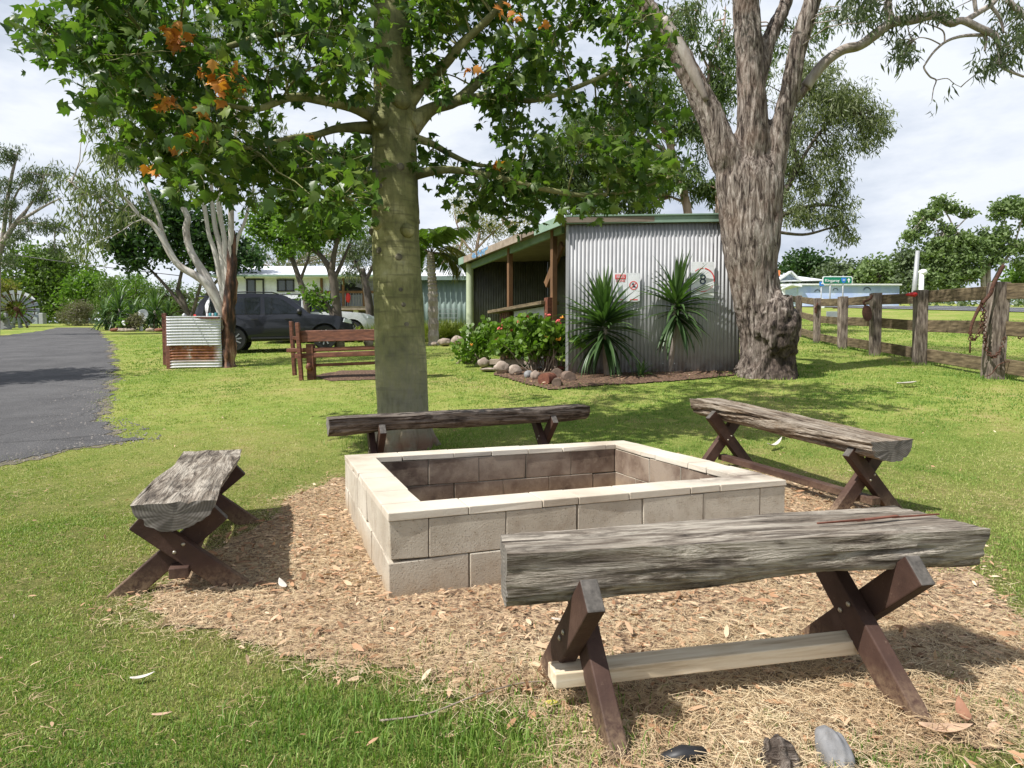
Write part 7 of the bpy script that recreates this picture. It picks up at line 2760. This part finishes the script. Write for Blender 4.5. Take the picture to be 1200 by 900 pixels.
# strap-leaved border by the green shed
def off_tree():
    # the tree outside the photo whose shade lies across the driveway
    b0 = ground(-13.2, 11.8)
    root = thing('shade_tree', 'leafy tree on the far side of the driveway, opposite the tin screen', 'tree', b0)
    b = MB()
    b.tube([b0 - Vector((0, 0, .1)), b0 + Vector((.1, 0, 2)), b0 + Vector((0, .1, 4.5))], [.2, .16, .1], 12, True, 0, .1, 3)
    b.build('trunk', M['darkbark'], root, smooth=True)
    rp = np.random.default_rng(77)
    C = []
    for _ in range(60):
        d = Vector(rp.normal(size=3)).normalized() * rp.uniform(.4, 1)
        C.append((b0 + Vector((d.x * 1.6, d.y * 1.6, 4.8 + d.z * 1.1)), rp.uniform(.35, .6)))
    V, F, r_ = drooping(C, .2, lambda r: 60, OVAL, .8, .5, 'any', .3)
    npmesh('crown', V, F, M['bushleaf'], root, r_)
off_tree()
def border():
    rp = np.random.default_rng(44)
    pp = []
    for i in range(120):
        px = rp.uniform(399, 548)
        p = G(px, rp.uniform(398.5, 402))
        spiky(pp, p + Vector((0, rp.random() * .5, .04)), 30, .78, .04, 45, 90, .7, .02, 200 + i)
    V, F, r = merge(pp)
    r = rng.random(len(r))
    o = npmesh('strap_leaf_border', V, F, M['hedgeleaf'], None, r)
    stuff(o, 'yellow-green strap-leaved border plants along the green shed and cars')
border()
for i, (px, py, rx, rz, lab) in enumerate(((521, 401, 8, 4.5, 'pale pinkish boulder in front of the strap-leaved border'), (536, 399.5, 7, 6, 'brown boulder at the shed end of the strap-leaved border'), (509, 403, 4, 2.5, 'small grey stone beside the pale boulder at the border'), (432, 402, 6, 5, 'pale stone at the car end of the strap-leaved border'))):
    stone('boulder', lab, 'stone', px, py, rx, rz, 18.4 if px > 440 else 18.8, 'stone', 50 + i, group='stones along the strap-leaved border')
# ------------------------------------------------------------------ grass, straw and leaf litter
u_ax = np.array([math.cos(PANG), math.sin(PANG)])
v_ax = np.array([-math.sin(PANG), math.cos(PANG)])
def outside_pit(x, y, m=0.0):
    dx, dy = x - PC.x, y - PC.y
    return (np.abs(dx * u_ax[0] + dy * u_ax[1]) > PL / 2 + m) | (np.abs(dx * v_ax[0] + dy * v_ax[1]) > PW / 2 + m)

def sdist(x, y, poly, edge, freq, seed=0):
    return edgedist(x, y, poly) * np.where(inpoly(x, y, poly), 1, -1) + edge * wob(x, y, freq, seed) + edge * .5 * wob(x, y, freq * 4.1, seed + 3)

def frustum_pts(n, y0, y1, margin=.12):
    """points on the lawn in the part of it the photo looks over"""
    u = rng.random(n)
    y = np.sqrt(y0 * y0 + (y1 * y1 - y0 * y0) * u)
    x = (rng.random(n) * 2 - 1) * (y * (600 / FPX) * (1 + margin) + .1)
    return x, y

def blades(x, y, h, w, lean=.5, segs=2):
    n = len(x)
    z = gz_np(x, y)
    az = rng.uniform(0, 2 * np.pi, n)
    la = rng.uniform(.1, 1, n) * lean
    fa = rng.uniform(0, np.pi, n)
    root = np.stack([x, y, z - .004], 1)
    side = np.stack([np.cos(fa), np.sin(fa), np.zeros(n)], 1)
    ld_ = np.stack([np.cos(az), np.sin(az), np.zeros(n)], 1)
    up = np.array([0, 0, 1.0])
    mid = root + up * (h * .62)[:, None] + ld_ * (h * la * .35)[:, None]
    tip = root + up * (h * (1 - .35 * la))[:, None] + ld_ * (h * la * 1.05)[:, None]
    hw_ = (w / 2)[:, None]
    if segs == 1:
        V = np.stack([root - side * hw_, root + side * hw_, tip], 1)
        F = np.arange(n * 3).reshape(n, 3)
        return V.reshape(-1, 3), F, 1
    V = np.stack([root - side * hw_, root + side * hw_, mid + side * hw_ * .75, mid - side * hw_ * .75, tip], 1)
    t = np.array([[0, 1, 2], [0, 2, 3], [3, 2, 4]])
    F = (t[None] + (np.arange(n) * 5)[:, None, None]).reshape(-1, 3)
    return V.reshape(-1, 3), F, 3

def dryness(x, y):
    d = .50 + .22 * wob(x, y, .9, 1) + .16 * wob(x, y, 2.7, 5) + .16 * wob(x, y, 8.5, 3)
    # worn strip by the driveway and the middle of the lawn; greener in the near left corner and behind the pit
    d += .05 * np.clip(1 - np.abs(y - 3.4) / 1.2, 0, 1)
    d += .22 * np.exp(-((x + 3.2) / 1.6) ** 2) * np.clip((y - 3.0) / 2, 0, 1)
    d -= .16 * np.exp(-((x + .9) / 1.5) ** 2 - ((y - 1.75) / .55) ** 2)
    d -= .12 * np.clip((x - .5) / 3, 0, 1) * np.clip((y - 5) / 2, 0, 1)
    return d

def grass():
    parts = []
    bands = [(1.0, 2.6, 330000, .027, .0032, 2), (2.6, 4.5, 350000, .028, .0045, 2), (4.5, 8, 290000, .034, .009, 1), (8, 15, 210000, .045, .016, 1), (15, 30, 160000, .06, .03, 1)]
    for y0, y1, n, h, w, sg in bands:
        mg = .55 if y0 < 8 else .2
        x, y = frustum_pts(n, y0, y1, mg)
        # tufts: pull points towards random tuft centres
        tx, ty = frustum_pts(n // 14, y0, y1, mg)
        k = rng.integers(0, len(tx), n)
        sp = .016 if y0 < 4 else .03 * y0 / 6
        m = rng.random(n) < .62
        x = np.where(m, tx[k] + rng.normal(size=n) * sp, x)
        y = np.where(m, ty[k] + rng.normal(size=n) * sp, y)
        dm = sdist(x, y, MULCH, .07, 5.0)
        keep = (rng.random(n) > np.clip((dm + .30) / .42, 0, 1)) & outside_pit(x, y)
        # a few green tufts run out over the straw in front
        keep |= (dm > 0) & (dm < .35) & (wob(x, y, 6.0, 4) > .55) & (rng.random(n) < .6) & outside_pit(x, y, .02)
        sdv = sdist(x, y, DRIVE, .18, 1.8, 2)
        keep &= sdv < .02 + .10 * rng.random(n) + .5 * np.clip(wob(x, y, 2.3, 12) - .35, 0, 1)
        keep &= sdist(x, y, BED, .05, 4, 5) < .03
        keep &= sdist(x, y, DIRT, .06, 4, 8) < .02
        dr = dryness(x, y) + .35 * np.exp(-np.abs(sdv) / .35)
        patch = wob(x, y, 3.3, 9)
        keep &= rng.random(n) > np.clip((patch - .1) * 1.1 + .45 * (wob(x, y, 11, 7) - .2), 0, .85)
        x, y, dr, dm = x[keep], y[keep], dr[keep], dm[keep]
        n = len(x)
        lush = np.clip(.75 - dr, .0, 1)
        hh = h * rng.uniform(.3, 1.0, n) ** 1.0 * rng.choice([.8, 1.0, 1.5], n, p=[.5, .4, .1]) * (.65 + .8 * lush)
        ww = w * rng.uniform(.7, 1.3, n)
        V, F, per = blades(x, y, hh, ww, .9, sg)
        r = np.clip(dr + rng.normal(size=n) * .24 + np.clip((dm + .35) * .5, 0, .25), 0, 1)
        parts.append((V, F, np.repeat(r, per)))
    V, F, r = merge(parts)
    o = npmesh('grass', V, F, M['blade'], None, r)
    stuff(o, 'short green and yellowing grass of the lawn')
    o2 = []
    # taller tufts at feet of trunks, posts and the edge of the straw
    spots = [(G(472, 520), .34, 700, .07), (G(893, 437), .9, 900, .08), (G(460, 850), .35, 1500, .06), (G(590, 872), .2, 1300, .07), (G(1020, 893), .10, 350, .05), (G(1180, 840), .12, 200, .05), (G(640, 452), .7, 500, .07)]
    for p_ in FPTS[1:7]:
        spots.append((p_[0], .25, 160, .10))
    for c, s, n, h in spots:
        x = c.x + rng.normal(size=n) * s
        y = c.y + rng.normal(size=n) * s * .6
        m = outside_pit(x, y)
        x, y = x[m], y[m]
        n = len(x)
        V, F, per = blades(x, y, h * rng.uniform(.5, 1.2, n), np.full(n, max(.0045, .0011 * c.y)), .8, 2)
        o2.append((V, F, np.repeat(np.clip(.2 + rng.normal(size=n) * .15, 0, 1), per)))
    V, F, r = merge(o2)
    o = npmesh('grass_tufts', V, F, M['blade'], None, r)
    stuff(o, 'taller green grass tufts at trunk feet, fence posts and the straw edge')
grass()

def strands(x, y, ln, w, lift, curl=.5):
    n = len(x)
    az = rng.uniform(0, 2 * np.pi, n)
    z0 = gz_np(x, y) + lift
    K = 4
    V = np.zeros((n, K, 2, 3))
    px, py = x.copy(), y.copy()
    a = az.copy()
    da = rng.normal(size=n) * curl
    arc = rng.uniform(0, .22, n) * ln
    tilt = rng.normal(size=n) * .10 * ln
    for k in range(K):
        s = k / (K - 1)
        z = z0 + arc * 4 * s * (1 - s) * .5 + tilt * (s - .5)
        nx_, ny_ = -np.sin(a), np.cos(a)
        ww = w * (1 - .55 * s)
        V[:, k, 0] = np.stack([px - nx_ * ww / 2, py - ny_ * ww / 2, z], 1)
        V[:, k, 1] = np.stack([px + nx_ * ww / 2, py + ny_ * ww / 2, z + ww * .3], 1)
        px = px + np.cos(a) * ln / (K - 1)
        py = py + np.sin(a) * ln / (K - 1)
        a = a + da
    f = []
    for k in range(K - 1):
        b = k * 2
        f += [(b, b + 1, b + 3), (b, b + 3, b + 2)]
    f = np.array(f)
    F = (f[None] + (np.arange(n) * K * 2)[:, None, None]).reshape(-1, 3)
    return V.reshape(-1, 3), F, len(f)

def mulch_stuff():
    x0, y0 = MULCH.min(0) - .3
    x1, y1 = MULCH.max(0) + .3
    n = 280000
    x, y = rng.uniform(x0, x1, n), rng.uniform(y0, y1, n)
    d = sdist(x, y, MULCH, .09, 5.0)
    keep = (rng.random(n) < np.clip((d + .14) / .2, 0, 1)) & outside_pit(x, y, .015)
    # straw lies thickest in drifts, bare soil shows between
    drift = wob(x, y, 2.6, 6)
    front = np.clip((2.9 - y) / .8, 0, 1)
    keep &= rng.random(n) < np.clip(.40 + .4 * drift + .45 * front, .10, 1)
    x, y, front = x[keep], y[keep], front[keep]
    n = len(x)
    print('straw', n)
    V, F, per = strands(x, y, rng.uniform(.025, .075, n) * (1 + .35 * front), rng.uniform(.0009, .0025, n), .008 + rng.random(n) * (.012 + .022 * front), .55)
    r = np.clip(.55 + .18 * wob(x, y, 3.1, 2) + rng.normal(size=n) * .22, 0, 1)
    o = npmesh('dry_straw', V, F, M['straw'], None, np.repeat(r, per))
    stuff(o, 'pale dry grass straw strewn over the mulch')
    # dead thatch lying in the near lawn
    x, y = frustum_pts(60000, 1.35, 6)
    k = outside_pit(x, y, .02) & (sdist(x, y, MULCH, .09, 5.0) < 0) & (sdist(x, y, DRIVE, .2, 2.1, 2) < 0) & (rng.random(60000) < np.clip(.08 + .5 * wob(x, y, 4.2, 8) + .4 * wob(x, y, 10, 2), .04, 1))
    x, y = x[k], y[k]
    V, F, per = strands(x, y, rng.uniform(.02, .06, len(x)), rng.uniform(.0012, .003, len(x)), .006 + rng.random(len(x)) * .014, .5)
    o = npmesh('dead_thatch', V, F, M['straw'], None, np.repeat(rng.random(len(x)) * .45, per))
    stuff(o, 'dead brown grass stems lying in the near lawn')
    # fallen leaves and bark flakes
    n = 34000
    x, y = rng.uniform(x0, x1, n), rng.uniform(y0, y1, n)
    d = sdist(x, y, MULCH, .09, 5.0)
    keep = (rng.random(n) < np.clip((d + .15) / .3, 0, 1) * .75) & outside_pit(x, y, .02)
    x, y = x[keep], y[keep]
    gx, gy = frustum_pts(900, 1.4, 9)
    k2 = outside_pit(gx, gy, .02) & ~inpoly(gx, gy, DRIVE)
    gx, gy = gx[k2], gy[k2]
    bx, by = rng.uniform(BED[:, 0].min(), BED[:, 0].max(), 2500), rng.uniform(BED[:, 1].min(), BED[:, 1].max(), 2500)
    kb = inpoly(bx, by, BED)
    bx, by = bx[kb], by[kb]
    X, Y = np.concatenate([x, gx, bx]), np.concatenate([y, gy, by])
    lift = np.concatenate([.016 + rng.random(len(x)) * .014, .03 + rng.random(len(gx)) * .01, .07 + rng.random(len(bx)) * .03])
    n = len(X)
    dirs = rng.normal(size=(n, 3))
    dirs[:, 2] *= .16
    dirs /= np.linalg.norm(dirs, axis=1, keepdims=True)
    A, B, Cc = basis(dirs, rng.normal(size=n) * .45)
    tv, tf = LANCE
    tv = np.array([(0, 0, 0), (.3, -.13, .03), (.68, -.11, .05), (1, 0, -.02), (.68, .11, .05), (.3, .13, .03)])
    tf = np.array([(0, 1, 5), (1, 2, 4), (1, 4, 5), (2, 3, 4)])
    sz = rng.uniform(.010, .045, n) * np.where(rng.random(n) < .12, 1.9, 1.0)
    c = np.stack([X, Y, gz_np(X, Y) + lift], 1)
    V = c[:, None] + sz[:, None, None] * (tv[None, :, 0:1] * A[:, None] + tv[None, :, 1:2] * B[:, None] + tv[None, :, 2:3] * Cc[:, None])
    F = (tf[None] + (np.arange(n) * 6)[:, None, None]).reshape(-1, 3)
    r = np.clip(rng.beta(1.1, 1.5, n) * .95, 0, 1)
    o = npmesh('leaf_litter', V.reshape(-1, 3), F, M['litter'], None, np.repeat(r, 4))
    stuff(o, 'fallen brown and tan leaves and bark flakes')
    # loose stones along the ragged bitumen edge
    n = 5000
    x, y = frustum_pts(n, 4.5, 14)
    d = sdist(x, y, DRIVE, .18, 1.8, 2)
    k = (d > -.2) & (d < .35) & (rng.random(n) < .9)
    xs, ys = rng.uniform(-9, -3, 14000), rng.uniform(5, 13, 14000)
    d = sdist(xs, ys, DRIVE, .18, 1.8, 2)
    k2 = (d > -.18) & (d < .9) & (rng.random(14000) < np.exp(-np.abs(d) * 2.5))
    x, y = np.concatenate([x[k], xs[k2]]), np.concatenate([y[k], ys[k2]])
    n = len(x)
    s = rng.uniform(.006, .02, n)
    oc = np.array([(1, 0, 0), (0, 1, 0), (-1, 0, 0), (0, -1, 0), (0, 0, .8)])
    fo = np.array([(0, 1, 4), (1, 2, 4), (2, 3, 4), (3, 0, 4)])
    V = np.stack([x, y, gz_np(x, y) + .008], 1)[:, None] + s[:, None, None] * (oc[None] * rng.uniform(.6, 1.2, (n, 5, 1)))
    F = (fo[None] + (np.arange(n) * 5)[:, None, None]).reshape(-1, 3)
    o = npmesh('loose_gravel', V.reshape(-1, 3), F, M['gravel'], None, np.repeat(rng.random(n), 4))
    stuff(o, 'loose bitumen gravel along the ragged driveway edge')
M['gravel'] = leafmat('loose_gravel', [(0.0, (.07, .066, .066)), (.7, (.16, .15, .145)), (1.0, (.30, .27, .24))], 0.0, .9)
mulch_stuff()

# ------------------------------------------------------------------ single things lying about
def flat_leaf(name, label, cat, px, py, L, wd, az, mat, curl=.25, lift=.02, up=.15):
    p = G(px, py)
    K = 9
    b = MB()
    vs = []
    d = Vector((math.cos(az), math.sin(az), 0))
    s_ = Vector((-d.y, d.x, 0))
    for k in range(K):
        s = k / (K - 1)
        w_ = wd * math.sin(math.pi * min(1, .06 + .94 * s)) ** .8 + .001
        c = p + d * (L * (s - .5)) + Vector((0, 0, lift + up * L * (s - .4) ** 2 * 2))
        vs += [c - s_ * w_ / 2 + Vector((0, 0, curl * w_)), c, c + s_ * w_ / 2 + Vector((0, 0, curl * w_))]
    fs = []
    for k in range(K - 1):
        for j in range(2):
            a = k * 3 + j
            fs.append((a, a + 1, a + 4, a + 3))
    b.add(vs, fs)
    o = b.build(name, mat, None, smooth=True, loc=tuple(p))
    sol = o.modifiers.new('thickness', 'SOLIDIFY')
    sol.thickness = .0015
    return tag(o, label, cat)
Lm = lambda n, c: simple(n, c, 30, bmp=.2, rough=.6)
M['yl'] = Lm('yellow_fallen_leaf', (.62, .56, .06))
M['wh'] = Lm('bleached_leaf', (.62, .57, .50))
M['br'] = Lm('brown_bark_curl', (.30, .15, .09))
M['tanc'] = Lm('tan_bark_curl', (.50, .34, .23))
flat_leaf('fallen_leaf', 'single bright yellow leaf on the straw by the front bench leg', 'leaf', 645, 833, .055, .03, .5, M['yl'])
flat_leaf('bark_curl', 'pale forked bark strip on the mulch between the left bench and the pit', 'bark', 331, 692, .10, .03, 2.2, M['wh'], .4, .02, .4)
flat_leaf('bark_curl', 'bleached curl of bark lying alone on the near green grass', 'bark', 167, 801, .075, .018, .35, M['wh'], .3, .02, .3)
flat_leaf('bark_curl', 'pale feather-like leaf under the squared grey bench', 'leaf', 660, 733, .10, .02, -.25, M['wh'], .3, .02, .2)
flat_leaf('bark_curl', 'upright rusty brown curl of bark on the straw', 'bark', 1128, 852, .10, .035, 1.2, M['br'], .5, .03, .6)
flat_leaf('bark_curl', 'pale pink bark flake lying against the rusty curl', 'bark', 1108, 868, .14, .045, -.25, M['tanc'], .4, .02, .4)
flat_leaf('bark_curl', 'small pink bark flake beyond the rusty curl of bark', 'bark', 1166, 866, .06, .035, .9, M['tanc'], .4, .02, .4)
flat_leaf('bark_curl', 'thin tan bark strip below the bleached curl on the grass', 'bark', 190, 845, .06, .012, .1, M['tanc'], .3, .02, .2)
flat_leaf('bark_curl', 'pale paper-like leaf on the shaded grass below the massive gum', 'leaf', 1063, 454, .38, .12, .2, M['wh'], .3, .05, .2)
flat_leaf('bark_curl', 'white leaf on the grass behind the tan bench stretcher', 'leaf', 908, 527, .30, .05, .7, M['wh'], .3, .04, .4)
# brown strip of bark on the front bench
sb = Pz(1010, 608, .575)
b = MB()
for (pa, pb, w_) in (((958, 613), (1012, 609), .010), ((1004, 610), (1052, 605), .014), ((1045, 606), (1100, 602), .008)):
    b.beam(Pz(pa[0], pa[1], .568), Pz(pb[0], pb[1], .570), w_, .006, jit=.002)
o = b.build('bark_strip', M['redlog'], None, loc=tuple(sb))
tag(o, 'thin brown strip of bark lying on top of the front bench', 'bark')
# foreground stone and wood
p = G(975, 893)
b = MB()
b.blob(p + Vector((0, 0, .03)), (.035, .075, .06), 61, 4, .3, 1.5)
o = b.build('grey_stone', M['greystone'], None, smooth=True, loc=tuple(p))
tag(o, 'smooth blue-grey pointed stone beside the rough bark chunk', 'stone')
p = G(913, 900)
b = MB()
b.blob(p + Vector((0, 0, .02)), (.045, .06, .06), 62, 4, .4, 2.2)
o = b.build('bark_chunk', M['logdark'], None, smooth=True, loc=tuple(p))
tag(o, 'rough brown bark chunk beside the blue-grey stone', 'bark')
p = G(801, 897)
b = MB()
b.tube([p + Vector((-.06, -.01, .02)), p + Vector((0, 0, .03)), p + Vector((.06, .015, .025))], [.018, .026, .02], 12, True, 0, .3, 30)
o = b.build('charred_stick', M['plastic'], None, smooth=True, loc=tuple(p))
tag(o, 'short charred stick on the straw below the pine stretcher', 'stick')
# wilted twig at the straw edge
b = MB()
P = [G(445, 852) + Vector((0, 0, .02)), G(500, 848) + Vector((0, 0, .03)), G(560, 832) + Vector((0, 0, .05)), G(610, 818) + Vector((0, 0, .05)), G(640, 812) + Vector((0, 0, .04))]
Q, S = resample(P, [.005, .004, .0035, .003, .002], 24)
b.tube(Q, [q * .7 for q in S], 6, True, 0, .2, 20)
c = np.array([tuple(q) for q in Q[10:]])
c = np.repeat(c, 3, 0) + rng.normal(size=(len(c) * 3, 3)) * .02
c[:, 2] = np.abs(c[:, 2]) + .01
o = b.build('fallen_twig', M['rawtimber'], None, smooth=True, loc=tuple(P[2]))
tag(o, 'wilted twig with shrivelled dark leaves at the edge of the straw', 'twig')
V, F, r_ = leaves(c, .04, LANCE, 'any')
npmesh('shrivelled_leaves', V, F, M['litter'], o, r_ * .15)
